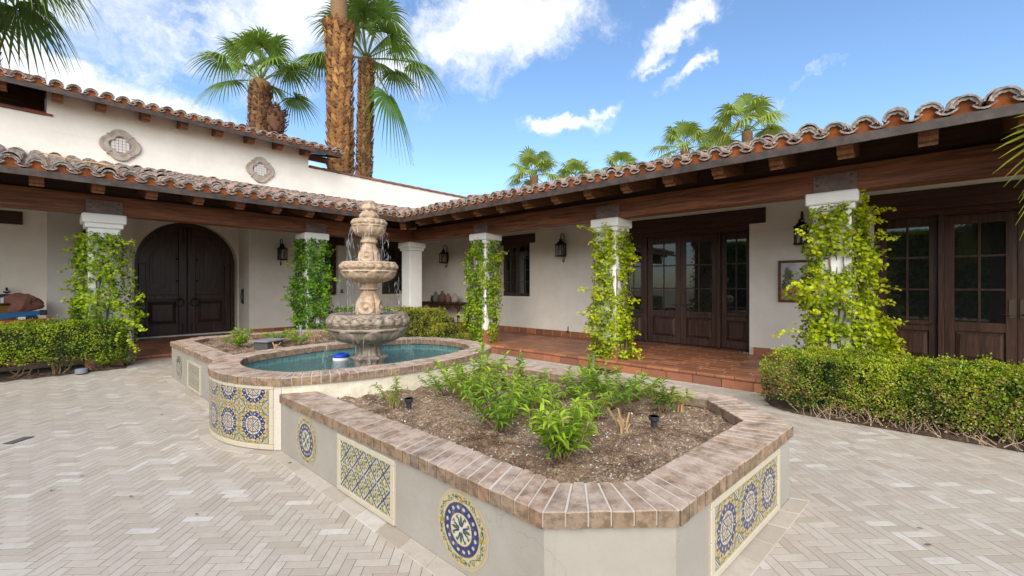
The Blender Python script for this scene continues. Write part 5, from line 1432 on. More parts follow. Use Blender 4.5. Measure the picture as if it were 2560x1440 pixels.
# ------------------------------------------------------------------ fountain
FX, FY = 2.85, 5.06
FT = thing('fountain', 'three-tier carved stone fountain standing in the round pool', 'fountain', (FX, FY, .15))
NA = 192
def smth(pts, k=6):
    out = []
    for i in range(len(pts) - 1):
        p0 = pts[max(i - 1, 0)]; p1 = pts[i]; p2 = pts[i + 1]; p3 = pts[min(i + 2, len(pts) - 1)]
        for j in range(k):
            t = j / k
            f = lambda a, b_, c, d: .5 * ((2 * b_) + (-a + c) * t + (2 * a - 5 * b_ + 4 * c - d) * t * t + (-a + 3 * b_ - 3 * c + d) * t ** 3)
            out.append((max(.001, f(p0[0], p1[0], p2[0], p3[0])), f(p0[1], p1[1], p2[1], p3[1])))
    out.append(pts[-1]); return out
def bowl(name, R_, zb, zband, zt, neck, npet, mat, negg):
    h = zband - zb
    low = smth([(neck, zb), (neck + (R_ - neck) * .42, zb + h * .13), (neck + (R_ - neck) * .76, zb + h * .45), (R_ * .955, zband - .012)], 9)
    bh = zt - zband
    lip = [(R_ * .965, zband - .004), (R_ * .985, zband), (R_ * .99, zband + bh * .12), (R_ * .972, zband + bh * .16)] + [(R_ * (.968 + .032 * math.sin(pi * t)), zband + bh * (.18 + .66 * t)) for t in [i / 20 for i in range(21)]] + [(R_ * .955, zt - bh * .08), (R_ * .93, zt), (R_ * .86, zt), (R_ * .82, zt - .03), (neck * .8, zt - .06)]
    prof = low + lip
    def fn(r, z, t):
        if z < zband - .003 and r > neck * .9:
            q = (z - zb) / h; s_ = (t * npet / (2 * pi)) % 1.0; x = abs(s_ - .5) * 2           # leaves
            s2 = (t * npet / (2 * pi) + .5) % 1.0; x2 = abs(s2 - .5) * 2
            w1 = .95 * (1 - q ** 3 * .35) ; front = max(0., 1 - (x / max(.12, .72 * math.sin(pi * min(1, .18 + q * .62)))) ** 2)
            back = max(0., 1 - (x2 / max(.10, .6 * math.sin(pi * min(1, .25 + q * .5)))) ** 2)
            flare = max(0, q - .72) / .28
            rib = .35 * math.exp(-(x / .10) ** 2)
            return r + R_ * (.090 * front ** .6 * min(1, q * 3) * (1 - .3 * flare) - .045 * rib * front + .030 * back ** .6 * min(1, q * 3) + .03 * flare * front) - R_ * .060 * min(1, q * 3)
        if zband + bh * .17 < z < zband + bh * .86:
            s_ = (t * negg / (2 * pi)) % 1.0; q = (z - zband - bh * .17) / (bh * .69); ax_ = (s_ - .5) / .38; ay = (q - .52) / .46; d = ax_ * ax_ + ay * ay
            e_ = math.sqrt(max(0, 1 - d)) if d < 1 else 0
            ringd = 1 if .72 < d < 1.25 else 0
            return r + R_ * (.050 * e_ if d < .62 else (-.030 if d < .78 else (.022 if d < 1.2 else -.030)))
        return r
    q = MB(); q.lathe(prof, NA, (FX, FY), fn=fn, caps=False)
    o = q.build(name, M[mat], FT, smooth=True)
    return o
def shaft(name, prof, mat, nlob, z0, z1):
    def fn(r, z, t):
        q = (z - z0) / (z1 - z0)
        if .06 < q < .80:
            s_ = (t * nlob / (2 * pi)) % 1.0; x = (s_ - .5) * 2; yq = (q - .30) / .30
            d = x * x * 1.2 + yq * yq; k = 0
            if d < 1: k = .085 * math.cos(math.sqrt(d) * pi * 2.5)
            groove = -.09 * math.exp(-((abs(x) - 1) / .10) ** 2)
            return r * (1 + k + groove)
        return r
    q = MB(); q.lathe(smth(prof, 9), NA, (FX, FY), fn=fn, caps=False); return q.build(name, M[mat], FT, smooth=True)
# pedestal in the water
def pedfn(r, z, t):
    s_ = (t * 6 / (2 * pi)) % 1.0; x = abs(s_ - .5) * 2
    if z < .62: k = .018 * math.cos(t * 12) + (.035 * math.exp(-((z - .60) / .035) ** 2) * (1 - x) * 1.6)
    else: k = .006 * math.cos(t * 12)
    return r + k
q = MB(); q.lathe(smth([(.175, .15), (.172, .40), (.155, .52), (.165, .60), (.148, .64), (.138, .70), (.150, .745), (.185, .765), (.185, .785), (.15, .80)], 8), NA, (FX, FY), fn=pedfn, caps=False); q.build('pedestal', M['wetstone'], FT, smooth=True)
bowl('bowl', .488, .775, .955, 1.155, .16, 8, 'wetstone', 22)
FT.children[-1].data.materials.append(M['cantera'])
bo_ = FT.children[-1].data
for p in bo_.polygons:
    if p.center.z > .945: p.material_index = 1
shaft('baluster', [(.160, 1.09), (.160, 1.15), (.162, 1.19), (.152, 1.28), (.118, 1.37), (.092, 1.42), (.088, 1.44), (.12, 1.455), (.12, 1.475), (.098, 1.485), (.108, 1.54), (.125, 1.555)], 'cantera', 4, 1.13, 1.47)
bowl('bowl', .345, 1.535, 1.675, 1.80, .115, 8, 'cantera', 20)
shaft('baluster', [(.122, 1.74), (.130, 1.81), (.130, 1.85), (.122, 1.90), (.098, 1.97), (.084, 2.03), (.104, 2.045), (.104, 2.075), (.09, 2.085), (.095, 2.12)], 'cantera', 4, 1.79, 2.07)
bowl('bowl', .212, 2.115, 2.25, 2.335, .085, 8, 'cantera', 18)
def finfn(r, z, t):
    if 2.36 < z < 2.55:
        off = .5 if z > 2.45 else 0; s_ = (t * 6 / (2 * pi) + off) % 1.0
        return r * (1 + .16 * math.sin(pi * s_) ** 2 - .06)
    return r
q = MB(); q.lathe(smth([(.11, 2.30), (.105, 2.35), (.112, 2.385), (.092, 2.42), (.070, 2.445), (.088, 2.475), (.078, 2.51), (.060, 2.53), (.066, 2.565), (.058, 2.58), (.03, 2.575)], 7), NA, (FX, FY), fn=finfn, caps=False); q.build('finial', M['cantera'], FT, smooth=True)
for (R_, z) in ((.412, 1.143), (.29, 1.788), (.178, 2.322)):
    q = MB(); q.lathe([(R_, z), (.05, z + .004)], 48, (FX, FY), caps=False); q.build('water_film', M['water'], FT, smooth=True)
# falling water: strands and drops
q = MB(); rw = random.Random(11)
def strand(a, r, z0, ln, w):
    x, y = FX + r * math.cos(a), FY + r * math.sin(a); dx = rw.uniform(-.02, .02)
    q.tube([(x, y, z0), (x + dx * math.cos(a), y + dx * math.sin(a), z0 - ln * .5), (x + dx * 1.5 * math.cos(a), y + dx * 1.5 * math.sin(a), z0 - ln)], [w * .4, w, w * .3], 4)
for (R_, zt, zb, n) in ((.222, 2.24, 1.80, 170), (.355, 1.66, 1.16, 200), (.50, .93, .51, 60)):
    for _ in range(n):
        a = rw.uniform(0, 2 * pi)
        # the rim spills unevenly
        if mnoise.noise(Vector((math.cos(a) * 2.2, math.sin(a) * 2.2, R_ * 10))) < -.05 and rw.random() < .85: continue
        z = rw.uniform(zb + .02, zt); strand(a, R_ + .01 + (zt - z) * rw.uniform(0, .16), z, rw.uniform(.03, .16), rw.uniform(.001, .0022))
for _ in range(140):
    lv = rw.choice([(.20, 1.80), (.28, 1.81), (.30, 1.17), (.40, 1.17), (.5, .52), (.07, 2.60)]); a = rw.uniform(0, 2 * pi); r = lv[0] * rw.uniform(.4, 1.1)
    strand(a, r, lv[1] + abs(rw.gauss(0, .035)), .006, rw.uniform(.0015, .003))
kind(q.build('falling_water', M['drops'], FT, smooth=True), 'stuff')
# ------------------------------------------------------------------ vegetation
def vcol(n, base, var):
    base = np.array(base); k = RNG.uniform(1 - var, 1 + var, (n, 1)); h = RNG.normal(0, .12, (n, 1))
    return np.clip(base[None] * k * np.concatenate([1 + h, np.ones_like(h), 1 - h], 1), .003, .9)
def nz3(P_, s, seed=0.0):
    return np.array([mnoise.noise(Vector((p[0] * s + seed, p[1] * s, p[2] * s))) for p in P_])
def hedge(name, label, boxes, per_m2, lsize, cols, dry=0.0, group='clipped box hedges', taper=None, gap=0.2, cores=None):
    """boxes: (x0,x1,y0,y1,z0,z1); leaves over a shell with a dark twiggy core"""
    x0, y0 = boxes[0][0], boxes[0][2]
    root = thing(name, label, 'hedge', ((boxes[0][0] + boxes[0][1]) / 2, (boxes[0][2] + boxes[0][3]) / 2, boxes[0][4]), group)
    P_ = []; N = []
    core = MB()
    for (x0, x1, y0, y1, z0, z1) in boxes:
        c_ = .10
        if cores is None: core.bbox(x0 + c_, x1 - c_, y0 + c_, y1 - c_, z0 + gap + .05, z1 - c_, .05)
        fcs = [((0, 0, 1), (x1 - x0) * (y1 - y0)), ((-1, 0, 0), (y1 - y0) * (z1 - z0)), ((1, 0, 0), (y1 - y0) * (z1 - z0)), ((0, -1, 0), (x1 - x0) * (z1 - z0)), ((0, 1, 0), (x1 - x0) * (z1 - z0))]
        for nrm, A in fcs:
            n = int(A * per_m2)
            p = np.stack([RNG.uniform(x0, x1, n), RNG.uniform(y0, y1, n), RNG.uniform(z0 + gap * .6, z1, n)], 1)
            for ax in range(3):
                if nrm[ax] > 0: p[:, ax] = (x1, y1, z1)[ax]
                elif nrm[ax] < 0: p[:, ax] = (x0, y0, z0)[ax]
            # round the arrises
            c = np.array(((x0 + x1) / 2, (y0 + y1) / 2, (z0 + z1) / 2)); hs = np.array(((x1 - x0) / 2, (y1 - y0) / 2, (z1 - z0) / 2)); rd = .13
            q = np.clip(p - c, -(hs - rd), hs - rd); dv = p - c - q; L = np.linalg.norm(dv, axis=1, keepdims=True) + 1e-6
            p = c + q + dv / L * rd
            nn = dv / L
            keep = p[:, 2] > z0 + gap * (.55 + .8 * nz3(p, 5.0, 3.3))
            P_.append(p[keep]); N.append(nn[keep])
    P_ = np.concatenate(P_); N = np.concatenate(N)
    if taper is not None:
        k = taper(P_); P_ = P_[k]; N = N[k]
    n = len(P_)
    thin = nz3(P_, 7.0, 11.3) + .5 * nz3(P_, 17.0, 4.4); kk = RNG.random(n) > np.clip((thin - .28) * 2.4, 0, .8); P_ = P_[kk]; N = N[kk]; n = len(P_)
    lump = nz3(P_, 4.0, 1.7) * .07 + nz3(P_, 12, 8.1) * .055
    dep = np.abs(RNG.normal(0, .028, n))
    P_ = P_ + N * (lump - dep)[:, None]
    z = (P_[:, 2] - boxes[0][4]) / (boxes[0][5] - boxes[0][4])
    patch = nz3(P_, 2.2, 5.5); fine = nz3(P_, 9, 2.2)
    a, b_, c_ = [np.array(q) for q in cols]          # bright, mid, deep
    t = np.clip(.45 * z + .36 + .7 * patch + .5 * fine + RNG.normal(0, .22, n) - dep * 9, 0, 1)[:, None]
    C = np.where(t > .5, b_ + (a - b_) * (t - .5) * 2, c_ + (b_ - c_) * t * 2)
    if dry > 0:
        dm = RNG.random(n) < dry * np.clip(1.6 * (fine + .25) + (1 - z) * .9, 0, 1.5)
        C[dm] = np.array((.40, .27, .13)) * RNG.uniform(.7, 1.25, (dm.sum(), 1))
    D = unit(n) + N * .5 + np.array((0, 0, .25)); Nn = N + unit(n) * .75
    ls = lsize * RNG.uniform(.6, 1.45, n); sh = RNG.random(n) < .035; P_ = P_ + N * (sh * RNG.uniform(.01, .07, n))[:, None]
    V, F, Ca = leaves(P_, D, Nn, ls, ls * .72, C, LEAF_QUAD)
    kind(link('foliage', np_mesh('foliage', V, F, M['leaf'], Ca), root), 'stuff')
    for q_ in (cores or []): core.bbox(*q_, .05)
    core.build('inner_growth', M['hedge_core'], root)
    return root
def twigs(root, pts, n, r, col, spread, zr):
    q = MB()
    for _ in range(n):
        b0 = Vector(pts[random.randrange(len(pts))]) + Vector((random.uniform(-.3, .3), random.uniform(-.3, .3), 0)) * spread
        p = [b0]; d = Vector((random.uniform(-1, 1), random.uniform(-1, 1), random.uniform(.3, 1.3))).normalized()
        for k in range(4):
            d = (d + Vector((random.uniform(-.6, .6), random.uniform(-.6, .6), random.uniform(-.3, .5)))).normalized(); p.append(p[-1] + d * random.uniform(.04, zr / 3))
        q.tube(p, [r, r * .8, r * .6, r * .45, r * .25], 4, col=tuple(np.array(col) * random.uniform(.6, 1.3)), caps=False)
    return kind(q.build('twigs', M['dry'], root, colors=True), 'stuff')
LIME = ((.40, .50, .020), (.22, .33, .016), (.03, .07, .008))
YELG = ((.42, .40, .04), (.25, .28, .025), (.045, .07, .012))
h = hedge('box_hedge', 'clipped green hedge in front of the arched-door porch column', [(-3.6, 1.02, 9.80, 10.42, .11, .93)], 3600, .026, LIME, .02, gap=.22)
twigs(h, [(-1.5 + .45 * i, 9.92, .13) for i in range(6)], 60, .011, (.16, .10, .06), .5, .2)
def tap(P_):
    # the end of the hedge is cut at a slant and rounded
    return (P_[:, 0] - 6.0) * .55 + (P_[:, 1] - .98) * 1.0 < .30 + .12 * np.sin(P_[:, 2] * 4)
h = hedge('box_hedge', 'clipped hedge with dead twiggy patches below, beside the big vine column', [(6.02, 6.80, -3.2, 1.42, .0, .70)], 9500, .021, ((.40, .48, .025), (.22, .32, .018), (.03, .065, .008)), .20, taper=tap, gap=.15, cores=[(6.14, 6.70, -3.1, .72, .2, .58), (6.4, 6.70, .7, 1.05, .2, .56)])
twigs(h, [(6.12, .7 - .28 * i, .03) for i in range(12)], 260, .0055, (.30, .22, .15), .9, .17)
dn = 5200; Pd = np.stack([RNG.uniform(5.98, 6.2, dn), RNG.uniform(-2.9, .8, dn), np.abs(RNG.normal(.13, .08, dn))], 1); kd = nz3(Pd, 3.5, 9.) > -.05; Pd = Pd[kd]
V, F, Ca = leaves(Pd, unit(len(Pd)), unit(len(Pd)), RNG.uniform(.010, .024, len(Pd)), .011, vcol(len(Pd), (.40, .28, .15), .35), LEAF_QUAD)
kind(link('dead_leaves', np_mesh('dead_leaves', V, F, M['dry'], Ca), h), 'stuff')
h = hedge('box_hedge', 'low yellowing hedge behind the fountain pool beside the clay jugs', [(6.02, 6.78, 8.35, 10.0, .02, .93), (6.03, 6.76, 7.95, 8.5, .02, .80), (6.05, 6.74, 7.6, 8.1, .02, .60), (6.08, 6.72, 7.35, 7.75, .02, .40)], 3400, .028, YELG, .06, gap=.05)
h = hedge('box_hedge', 'dark green clipped hedge behind the fountain under the bare corner column', [(4.75, 6.1, 9.62, 10.35, .06, .95)], 2400, .028, ((.26, .38, .035), (.13, .22, .022), (.03, .06, .012)), .02, gap=.05)

# --- vines on the columns
def vine(label, colk, ext, sprigs, n, lsize, cols, seed, thr=-.42):
    global RNG
    RNG = np.random.default_rng(seed); rq = random.Random(seed)
    k = [c for c in COLS if c[0] == colk][0]; cx, cy = k[1] + CW / 2, k[2] + CW / 2
    dc = cx * CT + cy * ST
    root = thing('climbing_vine', label, 'vine', (cx, cy, k[4]), 'vines climbing the porch columns')
    # extents in metres relative to the column axis
    uc = 1280 + FPX * (cx * ST - cy * CT) / dc
    E_ = sorted([(H + (714.57 - v) * dc / FPX, (a - uc) * dc / FPX, (b_ - uc) * dc / FPX) for v, a, b_ in ext])
    zs = np.array([e_[0] for e_ in E_]); Ls = np.array([e_[1] for e_ in E_]); Rs = np.array([e_[2] for e_ in E_])
    z = RNG.uniform(zs[0], zs[-1], n * 3); a = (np.interp(z, zs, Rs) - np.interp(z, zs, Ls)) / 2; m = (np.interp(z, zs, Rs) + np.interp(z, zs, Ls)) / 2
    w = a / a.max(); keep = RNG.random(len(z)) < w; z, a, m = z[keep][:n], a[keep][:n], m[keep][:n]; n = len(z)
    ph = np.where(RNG.random(n) < .78, RNG.uniform(0, pi, n), RNG.uniform(-pi, 0, n)); rho = np.clip(1 - np.abs(RNG.normal(0, .22, n)), .25, 1.1)
    clump = np.array([mnoise.noise(Vector((p * 1.7, zz * 3.6, seed))) for p, zz in zip(ph, z)])
    clf = np.array([mnoise.noise(Vector((p * 4.5, zz * 9, seed + 4))) for p, zz in zip(ph, z)])
    ol = np.array([mnoise.noise(Vector((zz * 4.2, seed, .5 if cc > 0 else 7.5))) + .6 * mnoise.noise(Vector((zz * 11, seed, 1.5 if cc > 0 else 9.5))) for zz, cc in zip(z, np.cos(ph))])
    rho = rho * (.80 + .26 * clump + .14 * clf + .26 * ol * np.abs(np.cos(ph)))
    keep = (clump + .7 * clf) > thr; ph, rho, z, a, m, clump = [q[keep] for q in (ph, rho, z, a, m, clump)]; n = len(z)
    b_ = np.clip(a * .95, .40, .50)
    lat = m + a * rho * np.cos(ph); dep = -b_ * rho * np.sin(ph)
    hw = .225
    P_ = np.stack([cx + lat * ST + dep * CT, cy - lat * CT + dep * ST, z], 1)
    ins = (np.abs(P_[:, 0] - cx) < hw) & (np.abs(P_[:, 1] - cy) < hw)
    # leaves that would be inside the column come out through its nearest courtyard face
    for i in np.where(ins)[0]:
        if P_[i, 0] - cx < P_[i, 1] - cy: P_[i, 0] = cx - hw - rq.uniform(0, .10)
        else: P_[i, 1] = cy - hw - rq.uniform(0, .10)
    N = np.stack([P_[:, 0] - cx, P_[:, 1] - cy, np.full(n, .18)], 1); N /= np.linalg.norm(N, axis=1, keepdims=True)
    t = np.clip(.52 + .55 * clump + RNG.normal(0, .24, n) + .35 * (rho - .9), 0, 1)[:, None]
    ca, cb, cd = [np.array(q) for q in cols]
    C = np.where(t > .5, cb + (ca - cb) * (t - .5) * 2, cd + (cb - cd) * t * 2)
    dm = RNG.random(n) < .025; C[dm] = np.array((.36, .22, .08)) * RNG.uniform(.6, 1.2, (dm.sum(), 1))
    D = unit(n) + N * .35 + np.array((0, 0, -.35)); Nn = N * .9 + unit(n) * .6 + np.array((0, 0, .35))
    ls = lsize * RNG.uniform(.65, 1.3, n)
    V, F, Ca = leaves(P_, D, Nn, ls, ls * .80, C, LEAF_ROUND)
    st = MB()
    # stems
    for i in range(9):
        p = []; ang = rq.uniform(0, 2 * pi); zz = k[4]
        a0 = rq.uniform(pi * .9, pi * 1.7)
        while zz < zs[-1] - .25:
            rr_ = .25 + .05 * math.sin(zz * 5 + i); x_ = cx + rr_ * math.cos(a0); y_ = cy + rr_ * math.sin(a0)
            p.append((x_, y_, zz)); zz += .16; a0 += rq.uniform(-.12, .12)
        if len(p) > 2: st.tube(p, [.016 - .011 * j / len(p) for j in range(len(p))], 5)
    Pq, Dq, Nq, Cq, Lq = [], [], [], [], []
    own = []
    for i in range(26):      # loose side shoots
        zz = rq.uniform(zs[0] + .25, zs[-1] - .05); L0 = float(np.interp(zz, zs, Ls)); R0 = float(np.interp(zz, zs, Rs)); sd = rq.choice((-1, 1)); x0 = (L0 + R0) / 2 + sd * (R0 - L0) * .34; ln = rq.uniform(.08, .22)
        dp = -rq.uniform(.1, .3); A_ = Vector((cx + x0 * ST + dp * CT, cy - x0 * CT + dp * ST, zz)); x1 = x0 + sd * ln; dp -= rq.uniform(0, .12); B_ = Vector((cx + x1 * ST + dp * CT, cy - x1 * CT + dp * ST, zz + rq.uniform(-.10, .12))); own.append((A_, B_, rq.uniform(-.02, .03)))
    for item in [(None, q_) for q_ in sprigs] + [(q_, None) for q_ in own]:
        if item[0] is None: (u0, v0_, u1, v1, sag) = item[1]
        if item[0] is None: dd = dc - .30; A_ = atd(u0, v0_, dd); B_ = atd(u1, v1, dd - .05)
        else: A_, B_, sag = item[0]
        pts = []
        for j in range(9):
            s_ = j / 8; p = A_.lerp(B_, s_); p.z += sag * math.sin(pi * s_); pts.append(p)
        st.tube(pts, [.004 - .0003 * j for j in range(9)], 4)
        nl = max(2, int((B_ - A_).length / .022))
        for j in range(nl):
            s_ = .1 + .9 * j / nl; i0 = min(7, int(s_ * 8)); f = s_ * 8 - i0; p = pts[i0].lerp(pts[i0 + 1], f)
            for _ in range(2):
                Pq.append(p + Vector((rq.uniform(-.02, .02), rq.uniform(-.02, .02), rq.uniform(-.02, .02)))); Dq.append(Vector((rq.uniform(-1, 1), rq.uniform(-1, 1), rq.uniform(-.9, .6)))); Nq.append(Vector((rq.uniform(-.5, .5) - .4, rq.uniform(-.5, .5) - .4, .8)))
                Cq.append(np.array(cols[0]) * rq.uniform(.75, 1.15)); Lq.append(lsize * rq.uniform(.7, 1.1))
    if Pq:
        V2, F2, C2 = leaves(np.array(Pq), np.array(Dq), np.array(Nq), np.array(Lq), np.array(Lq) * .8, np.array(Cq), LEAF_ROUND)
        F = np.concatenate([F, F2 + len(V)]); V = np.concatenate([V, V2]); Ca = np.concatenate([Ca, C2])
    kind(link('foliage', np_mesh('foliage', V, F, M['leaf'], Ca), root), 'stuff')
    st.build('stem', M['twig'], root, smooth=True)
    return root
VG = ((.42, .54, .014), (.22, .35, .012), (.04, .095, .008)); VG2 = ((.24, .45, .018), (.11, .28, .014), (.024, .075, .010)); VY = ((.54, .60, .012), (.34, .44, .012), (.08, .14, .008))
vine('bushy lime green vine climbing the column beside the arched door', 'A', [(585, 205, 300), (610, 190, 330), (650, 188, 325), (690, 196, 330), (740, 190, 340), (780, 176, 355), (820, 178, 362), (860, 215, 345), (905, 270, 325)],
     [(240, 600, 150, 597, .06), (300, 600, 335, 602, -.03), (330, 760, 362, 735, .02), (320, 800, 366, 828, .0), (300, 620, 262, 583, .0), (320, 840, 345, 885, 0), (240, 760, 180, 742, .02)], 6800, .044, VG, 21, -.34)
vine('dense dark green vine on the column left of the fountain', 'B', [(600, 735, 830), (640, 735, 835), (690, 728, 835), (740, 720, 838), (790, 728, 835), (835, 745, 835)],
     [(745, 625, 722, 622, .02), (750, 605, 738, 596, 0), (820, 690, 852, 705, .0), (740, 745, 714, 748, 0)], 7000, .047, VG2, 22, -.38)
vine('green vine on the column beside the dark window', 'D', [(603, 1180, 1235), (640, 1162, 1252), (690, 1156, 1252), (740, 1155, 1250), (790, 1155, 1240), (860, 1160, 1225)],
     [(1235, 640, 1272, 630, .03), (1165, 660, 1152, 658, 0), (1235, 720, 1262, 725, .02), (1240, 770, 1250, 800, 0)], 6800, .046, ((.42, .53, .016), (.22, .36, .014), (.04, .09, .008)), 23)
vine('thin airy lime vine spiralling up the column left of the full french doors', 'E', [(575, 1490, 1545), (610, 1480, 1580), (650, 1483, 1588), (690, 1488, 1560), (715, 1495, 1535), (745, 1480, 1580), (790, 1458, 1590), (840, 1460, 1595), (890, 1475, 1590), (930, 1485, 1560)],
     [(1500, 585, 1440, 566, .03), (1520, 570, 1506, 556, 0), (1570, 640, 1598, 645, .0), (1490, 730, 1446, 722, .02), (1480, 790, 1442, 785, .02), (1575, 855, 1596, 880, 0)], 6200, .050, VY, 24, -.30)
vine('large bright yellow-green vine smothering the column beside the painting', 'F', [(520, 2030, 2150), (570, 2005, 2170), (620, 2000, 2185), (680, 1985, 2195), (740, 1975, 2200), (800, 1985, 2215), (850, 1975, 2235), (885, 1965, 2225), (925, 1985, 2190)],
     [(2150, 560, 2165, 455, .0), (2140, 540, 2240, 520, .02), (2160, 600, 2215, 575, .0), (2170, 680, 2222, 665, .02), (2180, 700, 2220, 735, 0), (2190, 830, 2262, 855, .03), (2030, 600, 1985, 575, .02), (2010, 700, 1965, 720, .0), (2000, 830, 1935, 838, .03), (2100, 520, 2110, 500, 0), (2150, 470, 2185, 560, .05)], 8800, .047, VY, 25, -.30)
RNG = np.random.default_rng(99)

# --- planter shrubs
def shrub(label, u, v, vt, hw, nst, lsize, seed, zt, cols, upright=.0, group='young shrubs in the planter'):
    rq = random.Random(seed)
    b0 = onz(u, v, zt); d = b0.x * CT + b0.y * ST
    ht = (v - vt) * d / FPX; sp = hw * d / FPX
    root = thing('young_shrub', label, 'shrub', tuple(b0), group)
    st = MB(); Pq, Dq, Nq, Cq, Lq = [], [], [], [], []
    nst = max(2, int(nst * .72 + .5)); lsize *= 1.10; sp *= 1.05; ht *= 1.05
    for i in range(nst):
        a = 2 * pi * (i + rq.random() * .7) / nst; lean = rq.uniform(.25, 1.0) * (1 - upright)
        hh = ht * rq.uniform(.62, 1.0) * (1 - .30 * lean); rr_ = sp * lean
        pts = [b0 + Vector((.015 * math.cos(a), .015 * math.sin(a), -.03))]
        for j in range(1, 7):
            s_ = j / 6; pts.append(b0 + Vector((rr_ * math.cos(a) * s_ ** .8 + rq.uniform(-.01, .01), rr_ * math.sin(a) * s_ ** .8 + rq.uniform(-.01, .01), hh * s_ ** 1.05)))
        st.tube(pts, [.0075 - .0009 * j for j in range(7)], 5, col=(.26, .17, .10))
        nl = int(hh / .019) + 3
        for j in range(nl):
            s_ = .22 + .78 * j / nl; i0 = min(5, int(s_ * 6)); f = s_ * 6 - i0; p = pts[i0].lerp(pts[i0 + 1], f); ax = (pts[i0 + 1] - pts[i0]).normalized()
            az = rq.uniform(0, 2 * pi) + j * 1.6
            for s2 in (0, pi):
                dd = Vector((math.cos(az + s2), math.sin(az + s2), rq.uniform(.0, .7) + (.6 if s_ > .9 else 0)))
                Pq.append(p); Dq.append(dd); Nq.append(Vector((0, 0, 1)) - dd * .3 + Vector((rq.uniform(-.3, .3), rq.uniform(-.3, .3), 0)))
                t = min(1, max(0, s_ * .75 + rq.gauss(0, .18))); Cq.append(np.array(cols[1]) * (1 - t) + np.array(cols[0]) * t); Lq.append(lsize * rq.uniform(.55, 1.15) * (1 - .3 * (s_ > .93)))
    V, F, Ca = leaves(np.array(Pq), np.array(Dq), np.array(Nq), np.array(Lq), np.array(Lq) * .30, np.array(Cq), LEAF_LANCE)
    kind(link('foliage', np_mesh('foliage', V, F, M['leaf'], Ca), root), 'stuff')
    st.build('stem', M['dry'], root, colors=True, smooth=True)
    return root
GS = ((.42, .58, .05), (.15, .29, .03)); GS2 = ((.34, .52, .045), (.12, .26, .03)); ZS = Z_F - .075
shrub('bushy bright green shrub growing nearest the corner of the front planter', 1405, 1150, 955, 118, 17, .088, 1, ZS, GS)
shrub('upright green shrub beside the long brick coping, next to the corner shrub', 1250, 1075, 920, 112, 13, .080, 2, ZS, GS2)
shrub('tall leafy shrub close to the pool wall in front planter', 1190, 1012, 858, 150, 19, .082, 3, ZS, GS)
shrub('low shrub amid the front planter behind the upright one', 1345, 1010, 900, 105, 12, .072, 4, ZS, GS2)
shrub('low wide shrub in the middle of the front planter', 1440, 1000, 915, 110, 13, .070, 5, ZS, GS2)
shrub('shrub with a tall bare shoot in front planter, before the thin-vined column', 1525, 1015, 890, 122, 15, .078, 6, ZS, GS2)
shrub('small arching bright shrub by the right-hand coping of front planter', 1655, 1025, 935, 62, 5, .085, 7, ZS, ((.33, .46, .04), (.08, .18, .02)))
shrub('slender single shoot with spiky tip standing above the low shrubs', 1300, 985, 843, 16, 2, .062, 8, ZS, ((.30, .45, .04), (.12, .25, .03)), .8)
shrub('thin leafy shoots rising by the back coping of front planter', 1480, 985, 850, 40, 4, .058, 9, ZS, GS2, .6)
shrub('cut-back stub with one leafy sprig beside the pool wall', 985, 1015, 925, 80, 4, .062, 10, ZS, GS2, .1)
ZB = Z_B - .075
shrub('leafy shrub against the pool coping behind the tall one', 1115, 985, 905, 75, 8, .07, 15, ZS, GS2)
shrub('low spreading shrub between the upright one and the middle shrub', 1305, 1035, 935, 80, 8, .072, 16, ZS, GS)
shrub('low shrub near the back coping beside the shoot-bearing one', 1585, 1000, 925, 70, 8, .066, 17, ZS, GS2)
shrub('small sprawling shrub by the stubbed canes', 1490, 1050, 960, 70, 7, .07, 18, ZS, GS)
shrub('compact light green shrub at the far corner of the back planter', 600, 868, 812, 42, 11, .085, 11, ZB, GS)
shrub('light green shrub behind the grey junction box', 690, 858, 815, 40, 9, .085, 12, ZB, GS2)
shrub('loose green shrub beside the junction box, against the pool coping', 745, 862, 812, 42, 9, .085, 13, ZB, GS)
shrub('small shrub half hidden by the lowest fountain bowl', 832, 850, 805, 28, 6, .08, 14, ZB, GS2)
def stubs(label, u, v, zt, n, h_, seed):
    rq = random.Random(seed); b0 = onz(u, v, zt); q = MB()
    for i in range(n):
        a = rq.uniform(0, 2 * pi); l = h_ * rq.uniform(.5, 1.0); t = rq.uniform(.2, 1.0)
        q.tube([b0 + Vector((.03 * math.cos(a), .03 * math.sin(a), -.03)), b0 + Vector((l * t * .5 * math.cos(a), l * t * .5 * math.sin(a), l * .5)), b0 + Vector((l * t * math.cos(a), l * t * math.sin(a), l))], [.009, .008, .007], 5, col=tuple(np.array((.42, .28, .14)) * rq.uniform(.6, 1.3)))
    tag(q.build('cut_stub', M['dry'], colors=True), label, 'plant stub', 'pruned stubs in the planter')
stubs('pruned tan canes sticking up beside the black disc light', 1560, 1085, ZS, 9, .16, 1)
stubs('pruned woody stub with short canes by the stained pool wall', 985, 1015, ZS, 12, .12, 2)
stubs('pruned pale canes at the back of far planter behind the grey box', 785, 855, ZB, 12, .16, 3)
stubs('pruned tan canes in front of the grey junction box', 690, 872, ZB, 7, .12, 4)
stubs('cut canes behind the right-hand arching shrub', 1700, 1020, ZS, 7, .10, 5)

